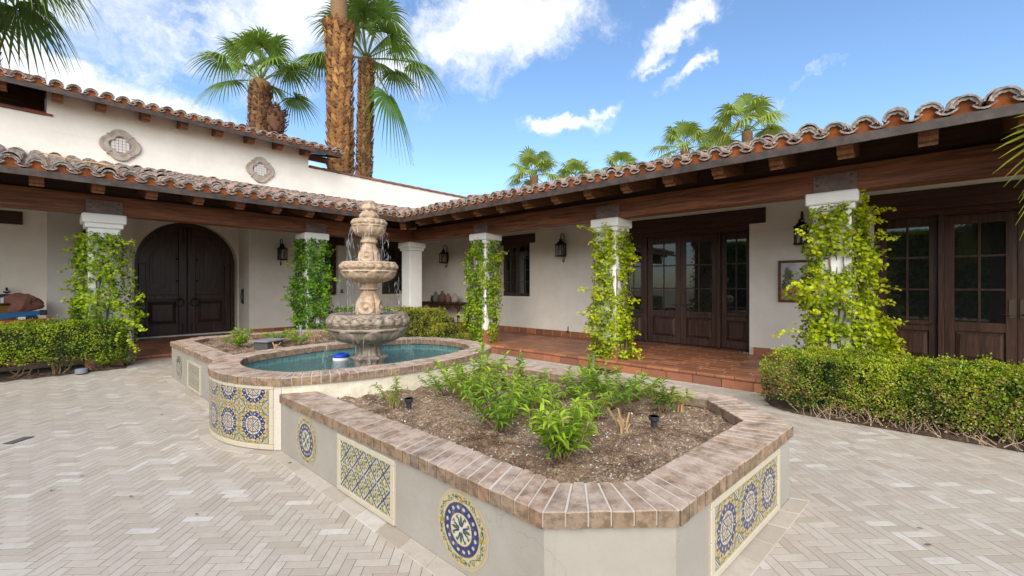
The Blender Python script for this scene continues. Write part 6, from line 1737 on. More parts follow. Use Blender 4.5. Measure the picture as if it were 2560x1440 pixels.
# --- fan palms
def fan_frond(hinge0, az, el, plen, R_, nseg, droop, rq, twist=0.0, cols=((.17, .29, .05), (.05, .105, .022))):
    """returns V,F,C of petiole-less blade and the petiole points"""
    f = Vector((math.cos(az) * math.cos(el), math.sin(az) * math.cos(el), math.sin(el)))
    pts = []; p = Vector(hinge0); d = f.copy()
    for j in range(6):
        pts.append(p.copy()); p = p + d * plen / 5; d = (d + Vector((0, 0, -.07 * droop))).normalized()
    hinge = pts[-1]
    side = Vector((-math.sin(az), math.cos(az), 0)); nrm = side.cross(d).normalized()
    if nrm.z < 0: nrm = -nrm
    side = (side * math.cos(twist) + nrm * math.sin(twist)).normalized(); nrm = d.cross(side).normalized()
    if nrm.z < 0 and abs(nrm.z) > .05: nrm = -nrm
    V, F, C = [], [], []
    span = rad(132)
    for i in range(nseg):
        ph = -span + 2 * span * (i + .5) / nseg; dir_ = d * math.cos(ph) + side * math.sin(ph)
        L = R_ * (.74 + .26 * math.cos(ph * .8)) * rq.uniform(.93, 1.05); hw0 = span / nseg
        fold = nrm * .02 * R_
        tang = -d * math.sin(ph) + side * math.cos(ph)
        dk = rq.uniform(.75, 1.25); o = len(V); g0 = rq.uniform(.8, 1.15)
        for (t, wf) in ((.02, .9), (.30, 1.0), (.50, .98), (.66, .62), (.84, .36), (1.0, .03)):
            c = hinge + dir_ * L * t - nrm * (.10 * R_ * math.sin(ph) ** 2 * t) 
            x = max(0., t - .36); c = c + Vector((0, 0, -1)) * (droop * dk * L * (.28 * x + 1.05 * x * x))
            w_ = L * t * hw0 * wf if t <= .5 else L * .5 * hw0 * wf
            V += [c - tang * w_, c + fold * (.6 if t < .6 else .25), c + tang * w_]
            k = np.array(cols[0]) * g0 * (1 - t) + np.array(cols[0]) * t * .9 if t < .7 else np.array(cols[0]) * 1.05 + np.array((.05, .04, .0)) * t
            C += [k * .85, k, k * .95]
        for j in range(5):
            a = o + j * 3
            F += [(a, a + 1, a + 4, a + 3), (a + 1, a + 2, a + 5, a + 4)]
    return pts, V, F, C
def boots(mb, x, y, fn_r, z0, z1, dz, nper, ln, rq, cols, axisx=None):
    z = z0; ph = 0
    while z < z1:
        for i in range(nper):
            a = ph + 2 * pi * i / nper + rq.uniform(-.08, .08); r = fn_r(z); zz = z + rq.uniform(-.4, .4) * dz
            ox, oy = axisx(zz) if axisx else (x, y)
            er = Vector((math.cos(a), math.sin(a), 0)); et = Vector((-math.sin(a), math.cos(a), 0)); b0 = Vector((ox, oy, zz)) + er * r
            w = pi * r / nper * 1.05 * rq.uniform(.8, 1.1); l = ln * rq.uniform(.7, 1.25); o_ = rq.uniform(.25, .55)
            up = Vector((0, 0, 1)); tipd = up * l + er * l * o_
            col = np.array(cols[rq.randrange(len(cols))]) * rq.uniform(.65, 1.3)
            vs = [b0 - et * w, b0 + et * w, b0 + tipd * .6 - et * w * .7 + er * .02, b0 + tipd * .6 + et * w * .7 + er * .02, b0 + tipd + et * w * .25 + er * .02, b0 + tipd - et * w * .35 + er * .01, b0 + er * .07 + up * l * .25]
            mb.add(vs, [(0, 1, 6), (0, 6, 2), (1, 3, 6), (6, 3, 2), (2, 3, 4, 5)], 0, tuple(col))
        z += dz; ph += pi / nper + .3
BC = [(.40, .185, .052), (.28, .12, .036), (.45, .23, .07), (.19, .08, .03)]
def palm(label, u, v, d, R_, plen, nfr, seed, tr=.3, trunk_top=None, els=(-.5, 1.35), azr=None, nseg=34, boot=None, lean=(0, 0), cols=((.17, .29, .05), (.05, .105, .022)), group='fan palms behind the house', fibre=None, trunk=True, droop=.9):
    rq = random.Random(seed); c = atd(u, v, d)
    root = thing('fan_palm', label, 'palm tree', (c.x - lean[0], c.y - lean[1], -.06), group)
    ax = lambda z: (c.x - lean[0] * (1 - z / c.z), c.y - lean[1] * (1 - z / c.z))
    if trunk:
        q = MB(); n = 14; prof = []
        ztop = trunk_top if trunk_top else c.z
        pts = [Vector((*ax(z), z)) for z in np.linspace(-.06, ztop, n)]
        q.tube(pts, [tr * (1.12 - .12 * i / n) for i in range(n)], 14); q.build('trunk', M['palm_bark'], root, smooth=True)
        if boot:
            q = MB(); boots(q, c.x, c.y, lambda z: tr * boot.get('r', 1.0), boot['z0'], boot['z1'], boot['dz'], boot['n'], boot['l'], rq, boot.get('cols', BC), ax); kind(q.build('leaf_bases', M['boot'], root, colors=True), 'stuff')
    for i in range(nfr):
        t = (i + .5) / nfr; el = els[0] + (els[1] - els[0]) * (t ** .75) + rq.uniform(-.08, .08)
        az = i * 2.39996 + rq.uniform(-.2, .2) if azr is None else azr[i % len(azr)] + rq.uniform(-.05, .05)
        frond(root, c, az, el, plen * rq.uniform(.85, 1.1), R_ * rq.uniform(.85, 1.08), nseg, droop * rq.uniform(.8, 1.2), rq, rq.uniform(-.5, .5), cols)
    return root
def frond(root, c, az, el, plen, R_, nseg, droop, rq, twist, cols):
    pts, V, F, C = fan_frond(c, az, el, plen, R_, nseg, droop, rq, twist, cols)
    q = MB(); r0 = .022 * max(.5, R_)
    q.tube(pts, [r0 * 1.5, r0 * 1.1, r0, r0 * .9, r0 * .8, r0 * .6], 5, col=(.20, .25, .06), caps=False)
    o = len(q.v); q.v += [tuple(v_) for v_ in V]; q.c += [tuple(k) for k in C]; q.f += [tuple(i_ + o for i_ in f_) for f_ in F]; q.mi += [0] * len(F)
    return q.build('frond', M['palm_leaf'], root, colors=True)
def view_az(du, up=0): return TH - math.atan2(du, 1)      # azimuth pointing to the picture's right (du>0) or left
AZR = TH - pi / 2          # azimuth of the camera's right
# low stocky palm behind the upper roof
p1 = palm('stocky fan palm with short shaggy trunk behind the upper roof', 652, 205, 16.0, 1.18, 1.22, 16, 31, tr=.31, els=(-.02, 1.42), boot=dict(z0=3.5, z1=8.75, dz=.13, n=11, l=.22, r=1.02, cols=[(.16, .075, .03), (.22, .11, .042), (.11, .05, .025), (.26, .14, .06)]), lean=(.25, 0), droop=.85)
c1 = atd(652, 215, 16.0); q = MB(); rq = random.Random(5); ce = atd(690, 302, 15.7)
for i in range(90):
    a = rq.uniform(0, 2 * pi); zz = rq.uniform(-.55, .45); rr_ = .30 * math.sqrt(max(.05, 1 - (zz / .62) ** 2))
    er = Vector((math.cos(a), math.sin(a), 0)); b0 = ce + er * rr_ + Vector((0, 0, zz)); et = Vector((-math.sin(a), math.cos(a), 0)); td = er * .14 + Vector((0, 0, .12))
    q.add([b0 - et * .05, b0 + et * .05, b0 + td + et * .03, b0 + td - et * .03, b0 + er * .06 + Vector((0, 0, .02))], [(0, 1, 4), (1, 2, 4), (2, 3, 4), (3, 0, 4)], 0, tuple(np.array((.13, .05, .028)) * rq.uniform(.6, 1.5)))
q.lathe([(.05, -.6), (.26, -.4), (.31, 0), (.26, .35), (.05, .5)], 12, col=(.10, .045, .025)); k0 = len(q.v) - 60
q.v[k0:] = [(v_[0] + ce.x, v_[1] + ce.y, v_[2] + ce.z) for v_ in q.v[k0:]]
kind(q.build('offshoot', M['boot'], p1, colors=True), 'stuff')
# tall trunk running out of the top of the picture
d2 = 15.0; b2 = atd(852, 430, d2); t2 = atd(848, 68, d2)
p2 = thing('fan_palm', 'tall palm trunk sheathed in orange-brown leaf bases, smooth above, crown out of sight', 'palm tree', (b2.x, b2.y, -.06), 'fan palms behind the house')
q = MB(); zt = 14.5; n = 20
axf = lambda z: (b2.x + (t2.x - b2.x) * (z - b2.z) / (t2.z - b2.z), b2.y + (t2.y - b2.y) * (z - b2.z) / (t2.z - b2.z))
q.tube([Vector((*axf(z), z)) for z in np.linspace(-.06, t2.z, 12)], .36, 16); q.build('trunk', M['palm_bark'], p2, smooth=True)
q = MB(); q.tube([Vector((*axf(z), z)) for z in np.linspace(t2.z - .1, zt, 12)], [.27] * 6 + [.25] * 6, 16); q.build('upper_trunk', M['palm_bark'], p2, smooth=True)
q = MB(); boots(q, 0, 0, lambda z: .37 + (.10 * max(0, (z - (t2.z - .9)) / .9) ** 2), 4.6, t2.z - .12, .125, 11, .24, random.Random(2), BC, axf)
boots(q, 0, 0, lambda z: .46, t2.z - .22, t2.z - .05, .08, 14, .20, random.Random(3), [(.15, .065, .025), (.22, .10, .035)], axf)
kind(q.build('leaf_bases', M['boot'], p2, colors=True), 'stuff')
rq = random.Random(8); ctop = Vector((*axf(zt), zt))
for i in range(22): frond(p2, ctop, i * 2.4, -.6 + 1.9 * ((i + .5) / 22) ** .75, 1.3, 1.3, 26, .9, rq, rq.uniform(-.4, .4), ((.09, .18, .03), (.05, .1, .02)))
# third palm, crown in view
p3 = palm('fan palm with open crown standing beside the tall trunk', 917, 148, 19.0, 1.6, 1.7, 15, 33, tr=.27, els=(.0, 1.45), boot=dict(z0=5.0, z1=11.2, dz=.13, n=10, l=.22, r=1.05, cols=[(.34, .17, .055), (.20, .10, .035), (.32, .17, .06), (.15, .07, .03)]), lean=(.25, -.1))
rq = random.Random(4); c3 = atd(917, 148, 19.0)
frond(p3, c3, AZR - .15, -.95, 2.0, 1.9, 34, 1.1, rq, .2, ((.12, .24, .03), (.05, .1, .02)))
frond(p3, c3, AZR + .1, .10, 2.0, 1.7, 34, .9, rq, .1, ((.17, .29, .05), (.05, .1, .02)))
frond(p3, c3, AZR + pi, .18, 2.1, 1.6, 34, .9, rq, -.1, ((.17, .29, .05), (.05, .1, .02)))
# palm at the left edge: hanging fronds and a sliver of shaggy trunk
c4_ = atd(-75, -95, 11.0)
p4 = thing('fan_palm', 'fan palm whose drooping fronds hang into view over the upper roof corner', 'palm tree', (c4_.x, c4_.y, -.06), 'fan palms behind the house')
q = MB(); b4 = atd(-42, 170, 11.6); q.tube([(c4_.x, c4_.y, -.06), (c4_.x, c4_.y, 7), (c4_.x, c4_.y, c4_.z)], [.36, .36, .30], 14); q.build('trunk', M['palm_bark'], p4, smooth=True)
q = MB(); boots(q, c4_.x, c4_.y, lambda z: .38, 5.6, c4_.z - .5, .14, 11, .30, random.Random(6), [(.16, .075, .03), (.22, .11, .042), (.11, .05, .025)]); kind(q.build('leaf_bases', M['boot'], p4, colors=True), 'stuff')
rq = random.Random(14)
frond(p4, c4_, AZR + .05, .10, 1.15, 1.30, 40, 1.2, rq, .1, ((.18, .28, .05), (.05, .1, .02)))
frond(p4, c4_, AZR + .35, .42, 1.35, 1.30, 40, 1.2, rq, -.2, ((.16, .25, .06), (.05, .1, .02)))
for i in range(14): frond(p4, c4_, AZR + .9 + i * .35, -.3 + 1.5 * ((i * 7) % 14) / 14, 1.2, 1.2, 26, 1.0, rq, rq.uniform(-.4, .4), ((.09, .17, .04), (.05, .1, .02)))
# far palms over the right-hand roof
PC = ((.27, .36, .075), (.07, .12, .025))
for i, (u, v, d, R_, lab) in enumerate(((1335, 440, 30, 1.15, 'distant round-headed fan palm seen furthest left over the porch roof'), (1440, 455, 34, 1.15, 'distant fan palm tucked low beside the round-headed one'),
        (1552, 425, 44, 1.2, 'smallest distant fan palm between the low pair and the tall pair'), (1712, 372, 31, 1.25, 'distant fan palm with spiky upright crown beside the largest'), (1868, 330, 26, 1.35, 'largest distant fan palm above the porch roof'), (1795, 385, 33, 1.0, 'low distant fan palm between the spiky palm and the largest'))):
    palm(lab, u, v, d, R_ * 1.08, R_ * 1.08, 19, 50 + i, tr=.30, els=(-.4, 1.4), nseg=24, cols=PC, group='distant fan palms beyond the porch', droop=.8)
# fronds of a palm standing just out of the picture to the right
cr = atd(2790, 330, 3.9); p5 = thing('fan_palm', 'fan palm beside the right-hand hedge, only its yellowing leaf tips in view', 'palm tree', (cr.x, cr.y, -.06), 'fan palms behind the house')
q = MB(); q.tube([(cr.x, cr.y, -.06), (cr.x, cr.y, 1.5), (cr.x, cr.y, cr.z)], [.2, .18, .15], 12); q.build('trunk', M['palm_bark'], p5, smooth=True)
rq = random.Random(77)
for (az, el, pl, R_, dr_) in ((AZR + pi - .05, .28, .30, .68, .35), (AZR + pi + .1, -.15, .30, .70, .7), (AZR + pi - .2, -.55, .30, .66, .6), (AZR + pi + .6, .5, .4, .6, .6), (AZR, .3, .4, .6, .6), (AZR + 1.2, .6, .4, .6, .6), (AZR - 1.2, .5, .4, .6, .6)):
    frond(p5, cr, az, el, pl, R_, 30, dr_, rq, 1.1 if abs(az - AZR) > 2.5 else .2, ((.26, .30, .045), (.2, .2, .05)))

# tall clipped hedge closing the far side of the court (seen in the glass)
h = hedge('tall_hedge', 'tall clipped hedge closing the open side of the court', [(-9.0, -8.0, -7.0, 9.5, -.05, 4.0)], 240, .13, ((.34, .50, .04), (.20, .33, .03), (.06, .11, .02)), 0.0, group=None, gap=.1)
# ------------------------------------------------------------------ small things
def lantern(label, c, ax):
    """wall lantern; c: back-plate centre on the wall face; ax 'x' wall faces -x, 'y' wall faces -y"""
    m = Matrix.Translation(c) if ax == 'x' else Matrix.Translation(c) @ Matrix.Rotation(pi / 2, 4, 'Z')
    root = thing('wall_lantern', label, 'lantern', tuple(c), 'iron wall lanterns'); k = .17
    q = MB(); q.bbox(-.02, 0, -.05, .05, -.16, .16, .004); q.build('back_plate', M['iron'], root, mat4=m)
    q = MB(); ex = -.18
    arm = [(-.02, 0, .10), (-.03, 0, .30)] + [(-.03 - .075 * (1 - math.cos(t)), 0, .32 + .075 * math.sin(t)) for t in [pi * i / 8 for i in range(9)]] + [(ex - .005, 0, .27), (ex + .03, 0, .25), (ex + .035, 0, .285)]
    q.tube(arm, [.012] * 8 + [.010] * (len(arm) - 8), 6)
    low = [(-.02, 0, -.12), (-.025, 0, -.27)] + [(-.06 + .035 * math.cos(t), 0, -.30 - .035 * math.sin(t)) for t in [pi * 1.5 * i / 8 for i in range(9)]]
    q.tube(low, .011, 6); q.build('scroll_arm', M['iron'], root, smooth=True, mat4=m)
    b_ = MB()
    hx = .088
    for sx in (-1, 1):
        for sy in (-1, 1): b_.box(ex + sx * hx - .009, ex + sx * hx + .009, sy * hx - .009, sy * hx + .009, -.17, .10)
    for (z0, z1, e_) in ((-.20, -.17, .108), (.095, .125, .108)):
        b_.bbox(ex - e_, ex + e_, -e_, e_, z0, z1, .006)
    for s_ in (-1, 1):
        b_.box(ex + s_ * hx - .005, ex + s_ * hx + .005, -.005, .005, -.17, .10); b_.box(ex - .005, ex + .005, s_ * hx - .005, s_ * hx + .005, -.17, .10)
    n = 8; b_.lathe([(.118, .125), (.06, .19), (.045, .20), (.045, .23), (.06, .235), (.02, .26), (.0, .265)], 8, (ex, 0)); b_.build('cage', M['iron'], root, mat4=m)
    gl = MB(); gl.box(ex - .085, ex + .085, -.085, .085, -.168, .094); gl.f = gl.f[2:]; gl.mi = gl.mi[2:]; gl.build('glass', M['lamp_glass'], root, mat4=m)
    for dy in (-.03, .03):
        cd = MB(); cd.lathe([(.011, -.17), (.011, -.05), (.004, -.04), (.006, -.02), (0, .01)], 8, (ex + dy * .5, dy)); cd.build('candle', M['candle'], root, mat4=m, smooth=True)
    return root
p = onx(1412, 625, WX); lantern('black iron wall lantern between the dark window and the french doors', (WX - .001, p.y, 2.45), 'x')
p = onx(1119, 645, WX); lantern('black iron wall lantern in the dark porch corner above the clay jugs', (WX - .001, p.y, 2.45), 'x')
p = onx(2008, 560, WX); lantern('black iron wall lantern half hidden behind the big vine column, above the painting', (WX - .001, p.y, 2.42), 'x')
p = ony(700, 620, WY); lantern('black iron wall lantern at the right of the arched door', (p.x, WY - .001, 2.42), 'y')
p = ony(213, 590, WY); lantern('black iron wall lantern at the left of the arched door, behind the vine column', (p.x, WY - .001, 2.42), 'y')

# iron shutter dogs and the spigot on the walls
def shutter_dog(c, label):
    q = MB(); q.lathe([(.02, 0), (.014, .05), (.02, .06)], 8); q.v = [(c[0] + v[0], c[1] - v[2], c[2] + v[1]) for v in q.v]
    q.tube([(c[0], c[1] - .055, c[2] + .055), (c[0], c[1] - .055, c[2])], [.02, .016], 6); q.tube([(c[0] - .05, c[1] - .055, c[2] - .035), (c[0], c[1] - .055, c[2] - .055), (c[0] + .05, c[1] - .055, c[2] - .035)], [.016, .026, .016], 6)
    tag(q.build('shutter_dog', M['iron'], smooth=True), label, 'shutter catch', 'iron shutter catches')
p = ony(17, 725, 14.05); shutter_dog((p.x, 14.05, p.z), 'small black iron shutter catch on the alcove wall above the cardboard box')
p = ony(853, 727, WY); shutter_dog((p.x, WY, p.z), 'small black iron shutter catch on the wall behind the fountain')
q = MB(); p = ony(618, 745, 13.7); q.bbox(RX1 - .03, RX1 - .001, 13.55, 13.59, 1.0, 1.42, .006); q.tube([(RX1 - .04, 13.57, 1.02), (RX1 - .07, 13.57, 1.2), (RX1 - .04, 13.57, 1.40)], .014, 6)
tag(q.build('pull_handle', M['iron']), 'black iron bar fixed in the door recess', 'handle')
q = MB(); p = onx(1421, 822, WX); q.box(WX - .03, WX - .001, p.y - .006, p.y + .006, p.z - .06, p.z + .06); q.bbox(WX - .05, WX - .001, p.y - .03, p.y + .03, p.z - .085, p.z - .055, .003)
tag(q.build('pipe_stub', M['bronze']), 'thin pipe stub low on the wall below the lantern', 'pipe')

# framed landscape
P0 = onx(1946, 652, WX); P1 = onx(1946, 755, WX); wy0 = P0.y; wz1, wz0 = P0.z, P1.z
pw = 1.02; root = thing('framed_painting', 'landscape painting in brown wooden frame, half behind the big vine', 'painting', (WX, wy0 - pw / 2, wz0))
fb = .045
for (a, b_, c, d) in ((wy0 - pw, wy0, wz0, wz0 + fb), (wy0 - pw, wy0, wz1 - fb, wz1), (wy0 - fb, wy0, wz0 + fb, wz1 - fb), (wy0 - pw, wy0 - pw + fb, wz0 + fb, wz1 - fb)):
    q = MB(); q.bbox(WX - .035, WX - .001, a, b_, c, d, .008); q.build('frame', M['frame_wood'], root)
N_ = 70; uu, vv = np.meshgrid(np.linspace(0, 1, N_ + 1), np.linspace(0, 1, N_ + 1)); u, v = uu.ravel(), vv.ravel()
f1 = np.array([mnoise.noise(Vector((a * 5, c * 5, 1))) for a, c in zip(u, v)]); f2 = np.array([mnoise.noise(Vector((a * 16, c * 16, 4))) for a, c in zip(u, v)])
C = np.array((.55, .55, .58)) + (f1 + .5 * f2)[:, None] * np.array((.16, .17, .15))
hz = .30 + .03 * f1; m = v < hz; C[m] = np.array((.40, .24, .07)) + (f2[m] * .25)[:, None] * np.array((1, .8, .3)); m = (v < .13 + .05 * f2); C[m] = np.array((.30, .27, .10)) + (f2[m] * .2)[:, None]
for (cx, cz, rx, rz, col) in ((.12, .62, .08, .22, (.14, .14, .08)), (.05, .42, .05, .13, (.10, .12, .06)), (.38, .48, .05, .20, (.07, .08, .055)), (.46, .50, .05, .26, (.06, .07, .05)), (.66, .52, .06, .28, (.07, .08, .05)), (.55, .34, .12, .08, (.16, .13, .06)), (.27, .36, .07, .07, (.26, .11, .05)), (.82, .45, .09, .2, (.10, .12, .06))):
    m = ((u - cx) / rx) ** 2 + ((v - cz) / rz) ** 2 < 1 + .9 * f2 * 1.4; C[m] = np.array(col) * (1 + .8 * f2[m])[:, None]
V = np.stack([np.full_like(u, WX - .014), wy0 - fb - u * (pw - 2 * fb), wz0 + fb + v * (wz1 - wz0 - 2 * fb)], 1)
i = np.arange(N_); I, J = np.meshgrid(i, i); a = (J * (N_ + 1) + I).ravel(); F = np.stack([a, a + 1, a + N_ + 2, a + N_ + 1], 1)
link('canvas', np_mesh('canvas', V, F, M['plain'], np.clip(C, .01, .9)), root)

# side table with jugs in the porch corner
tz = .98; ty0, ty1 = onx(1163, 770, 8.9).y, onx(1064, 770, 8.9).y
root = thing('side_table', 'dark wooden side table with carved apron in the porch corner', 'table', (8.85, (ty0 + ty1) / 2, FZ))
q = MB(); q.bbox(8.62, 9.2, ty0 - .1, ty1, tz - .05, tz, .01); q.build('table_top', M['table'], root)
q = MB(); n = 24; L_ = ty1 - ty0 - .0
for i in range(n):
    a, b_ = ty0 + L_ * i / n, ty0 + L_ * (i + 1) / n; h_ = .12 + .06 * math.cos(6 * pi * (i + .5) / n) * (1 if i not in (0, n - 1) else 0)
    q.box(8.68, 8.71, a, b_, tz - .052 - h_, tz - .051)
q.build('apron', M['table'], root)
for yy in (ty0 + .05, ty1 - .12):
    for xx in (8.7, 9.1):
        q = MB(); q.lathe([(.045, FZ), (.05, FZ + .1), (.03, FZ + .2), (.05, FZ + .4), (.035, FZ + .6), (.05, tz - .06)], 10, (xx, yy + .04)); q.build('leg', M['table'], root, smooth=True)
def jug(label, u, w, h_, neck, col, handle):
    p = onx(u, 760, 8.85); q = MB(); r = w / 2
    prof = smth([(r * .62, 0), (r * .9, h_ * .15), (r, h_ * .42), (r * .82, h_ * .66), (neck, h_ * .82), (neck * .95, h_ * .92), (neck * 1.2, h_)], 4)
    q.lathe([(a, tz + z + .001) for a, z in prof], 20, (8.85, p.y), col=col)
    root = thing('clay_jug', label, 'jug', (8.85, p.y, tz), 'old clay jugs on the side table'); q.build('body', M['matte'], root, smooth=True, colors=True)
    if handle:
        hd = MB(); hd.tube([(8.85, p.y + neck, tz + h_ * .93), (8.85, p.y + neck + .06, tz + h_ * .97), (8.85, p.y + neck + .08, tz + h_ * .85), (8.85, p.y + r * .75, tz + h_ * .70)], .013, 6, col=col); hd.build('handle', M['matte'], root, smooth=True, colors=True)
jug('smallest dark brown clay jug at the end of the table', 1080, .10, .20, .03, (.05, .035, .03), False)
jug('pale grey-green clay jug with a loop handle', 1090, .21, .33, .035, (.24, .22, .18), True)
jug('big round brown clay jug with flanged neck', 1105.5, .25, .35, .045, (.17, .11, .08), False)
jug('reddish clay jug with straight neck', 1121, .19, .28, .045, (.25, .13, .08), False)
jug('cream clay jug with broad shoulders', 1137.5, .24, .29, .04, (.42, .38, .31), False)

# left-hand clutter behind the hedge: trestle, ladder, boxes, paper sack
wz = .98; root = thing('step_ladder', 'blue ladder lying flat with dark feet, just above the hedge top', 'ladder', (-.4, 11.9, FZ))
la = ony(-60, 797, 11.7); lb = ony(104, 782, 11.9)
for off in (0.0, .34):
    q = MB(); d_ = (lb - la).normalized(); up = Vector((0, 0, .033)); o_ = Vector((0, off, 0)); t_ = Vector((0, .03, 0))
    vs = [la + o_ - up, lb + o_ - up, lb + o_ + up, la + o_ + up]; q.add([tuple(v) for v in vs] + [tuple(v + t_) for v in vs], [(0, 1, 2, 3), (7, 6, 5, 4), (0, 4, 5, 1), (3, 2, 6, 7), (1, 5, 6, 2), (0, 3, 7, 4)], 0, (.02, .17, .42)); q.build('side_rail', M['plain'], root, colors=True)
for i in range(6):
    p = la.lerp(lb, (i + .6) / 6.5); q = MB(); q.box(p.x - .035, p.x + .035, p.y + .03, p.y + .34, p.z - .02, p.z + .02, 0, (.35, .35, .36)); q.build('rung', M['plain'], root, colors=True)
for off in (-.012, .33):
    q = MB(); q.bbox(lb.x - .03, lb.x + .07, lb.y + off, lb.y + off + .055, lb.z - .045, lb.z + .04, .01); q.build('rubber_foot', M['black_plastic'], root)
q = MB(); q.add([(lb.x - .55, lb.y - .004, FZ), (lb.x - .47, lb.y - .004, FZ), (lb.x - .06, lb.y - .004, lb.z - .03), (lb.x - .16, lb.y - .004, lb.z - .05), (lb.x - .55, lb.y + .05, FZ), (lb.x - .47, lb.y + .05, FZ), (lb.x - .06, lb.y + .05, lb.z - .03), (lb.x - .16, lb.y + .05, lb.z - .05)], [(0, 1, 2, 3), (7, 6, 5, 4), (1, 5, 6, 2), (0, 3, 7, 4), (2, 6, 7, 3)], 0, (.02, .035, .07)); q.build('brace', M['plain'], root, colors=True)
q = MB(); q.box(la.x, la.x + .9, la.y - .004, la.y - .001, la.z - .10, la.z - .04, 0, (.40, .05, .03)); q.build('red_rail', M['plain'], root, colors=True)
lbp = la.lerp(lb, .62); q = MB(); q.box(lbp.x, lbp.x + .09, lbp.y - .010, lbp.y - .003, lbp.z - .16, lbp.z - .035, 0, (.75, .75, .73)); q.build('warning_sticker', M['plain'], root, colors=True)
wb = MB(); wb.bbox(-2.6, .02, 12.35, 13.1, .86, .90, .005, col=(.22, .17, .12)); wroot = thing('work_table', 'plain trestle table in the alcove behind the hedge', 'table', (-1.2, 12.7, FZ)); wb.build('table_top', M['matte'], wroot, colors=True)
for xx in (-2.4, -.15):
    for yy in (12.42, 13.0):
        q = MB(); q.box(xx - .02, xx + .02, yy - .02, yy + .02, FZ, .86, 0, (.2, .15, .1)); q.build('leg', M['matte'], wroot, colors=True)
c0 = ony(-30, 790, 12.5); c1 = ony(27, 764, 12.5)
root = thing('cardboard_box', 'small brown cardboard box on the table behind the hedge', 'box', (-.6, 12.6, .90)); q = MB(); q.bbox(c0.x, c1.x, 12.5, 12.85, .901, c1.z, .004, col=(.24, .115, .03)); q.build('box', M['matte'], root, colors=True)
q = MB(); q.add([(c0.x, 12.5, c1.z + .001), (c1.x, 12.5, c1.z + .001), (c1.x - .01, 12.40, c1.z + .05), (c0.x, 12.40, c1.z + .05)], [(0, 1, 2, 3), (3, 2, 1, 0)], 0, (.28, .14, .045)); q.build('flap', M['matte'], root, colors=True)
root = thing('tool_box', 'dark box with a white printed label behind the cardboard box', 'box', (-.7, 12.95, .9)); q = MB(); d0 = ony(-40, 760, 12.88); d1 = ony(26, 735, 12.88); q.bbox(d0.x, d1.x, 12.88, 13.05, .901, d1.z, .006, col=(.02, .022, .03)); q.build('case', M['plain'], root, colors=True)
q = MB(); e0 = ony(1, 761, 12.485); e1 = ony(9, 744, 12.485); q.box(e0.x, e1.x, 12.484, 12.4878, e0.z, e1.z, 0, (.78, .78, .78)); q.box(e0.x + .02, e1.x - .02, 12.481, 12.4835, e0.z + .02, e0.z + .05, 0, (.05, .05, .06)); q.build('label_card', M['plain'], root, colors=True)
# crumpled paper sack
q = MB(); cs = ony(50, 762, 12.62); n1, n2 = 18, 22
for i in range(n1 + 1):
    for j in range(n2):
        ph = pi * i / n1; t = 2 * pi * j / n2; d_ = Vector((math.sin(ph) * math.cos(t), math.sin(ph) * math.sin(t), math.cos(ph)))
        r = 1 + .28 * mnoise.noise(d_ * 1.6 + Vector((3, 1, 2))) + .16 * abs(mnoise.noise(d_ * 4.5)); 
        tx = d_.x * .27 * r; tz_ = d_.z * .24 * r
        if d_.x > .2: tz_ *= 1 - .65 * (d_.x - .2)
        q.v.append((cs.x + tx + tz_ * .35, cs.y + d_.y * .16 * r, max(.905, cs.z + tz_ - tx * .08))); q.c.append((.30, .13, .095))
for i in range(n1):
    for j in range(n2): q.f.append((i * n2 + j, (i + 1) * n2 + j, (i + 1) * n2 + (j + 1) % n2, i * n2 + (j + 1) % n2)); q.mi.append(0)
tag(q.build('paper_sack', M['matte'], colors=True), 'crumpled reddish-brown paper sack beside the cardboard box', 'sack')

# floating dispenser in the pool
p = onz(853, 899, WZ); root = thing('pool_float', 'round blue and white chlorine float in the pool', 'pool float', (p.x, p.y, WZ - .03))
q = MB(); q.lathe([(.10, WZ - .03), (.106, WZ - .01), (.106, WZ + .028), (.10, WZ + .034)], 28, (p.x, p.y), col=(.80, .80, .78)); q.build('float_ring', M['plain'], root, smooth=True, colors=True)
q = MB(); q.lathe([(.10, WZ + .034), (.108, WZ + .04), (.108, WZ + .06), (.09, WZ + .075), (.04, WZ + .085), (.03, WZ + .083), (0, WZ + .083)], 28, (p.x, p.y), col=(.01, .07, .52)); q.build('lid', M['plain'], root, smooth=True, colors=True)
q = MB(); q.bbox(p.x - .045, p.x + .045, p.y - .008, p.y + .008, WZ + .08, WZ + .098, .004, col=(.015, .09, .58)); q.build('grip', M['plain'], root, colors=True)

# garden fixtures
def spot(label, u, v, zt):
    p = onz(u, v, zt); root = thing('garden_light', label, 'garden light', tuple(p), 'garden lights in the planters'); q = MB()
    q.lathe([(.022, p.z - .03), (.022, p.z + .035), (.036, p.z + .05), (.036, p.z + .062), (.04, p.z + .064), (.04, p.z + .078)], 16, (p.x, p.y)); q.build('housing', M['black_plastic'], root, smooth=False)
    q = MB(); q.lathe([(.034, p.z + .078), (.03, p.z + .074), (0, p.z + .074)], 16, (p.x, p.y), col=(.05, .06, .07)); q.build('lens', M['plain'], root, colors=True)
spot('small black garden light near the stained pool wall', 1022, 1018, ZS); spot('small black garden light near the right-hand coping', 1635, 1066, ZS); spot('small black garden light among the low middle shrubs', 1262, 966, ZS)
p = onz(1562, 1068, ZS); q = MB(); q.lathe([(.055, p.z - .02), (.055, p.z + .012), (.047, p.z + .016), (0, p.z + .016)], 22, (p.x, p.y)); tag(q.build('disc_light', M['black_plastic']), 'flat round black disc light set in the soil by the cut canes', 'garden light')
p = onz(672, 868, ZB); root = thing('junction_box', 'grey stone-like box with a flat overhanging lid in the far planter', 'box', tuple(p)); m = Matrix.Translation(p) @ Matrix.Rotation(.5, 4, 'Z')
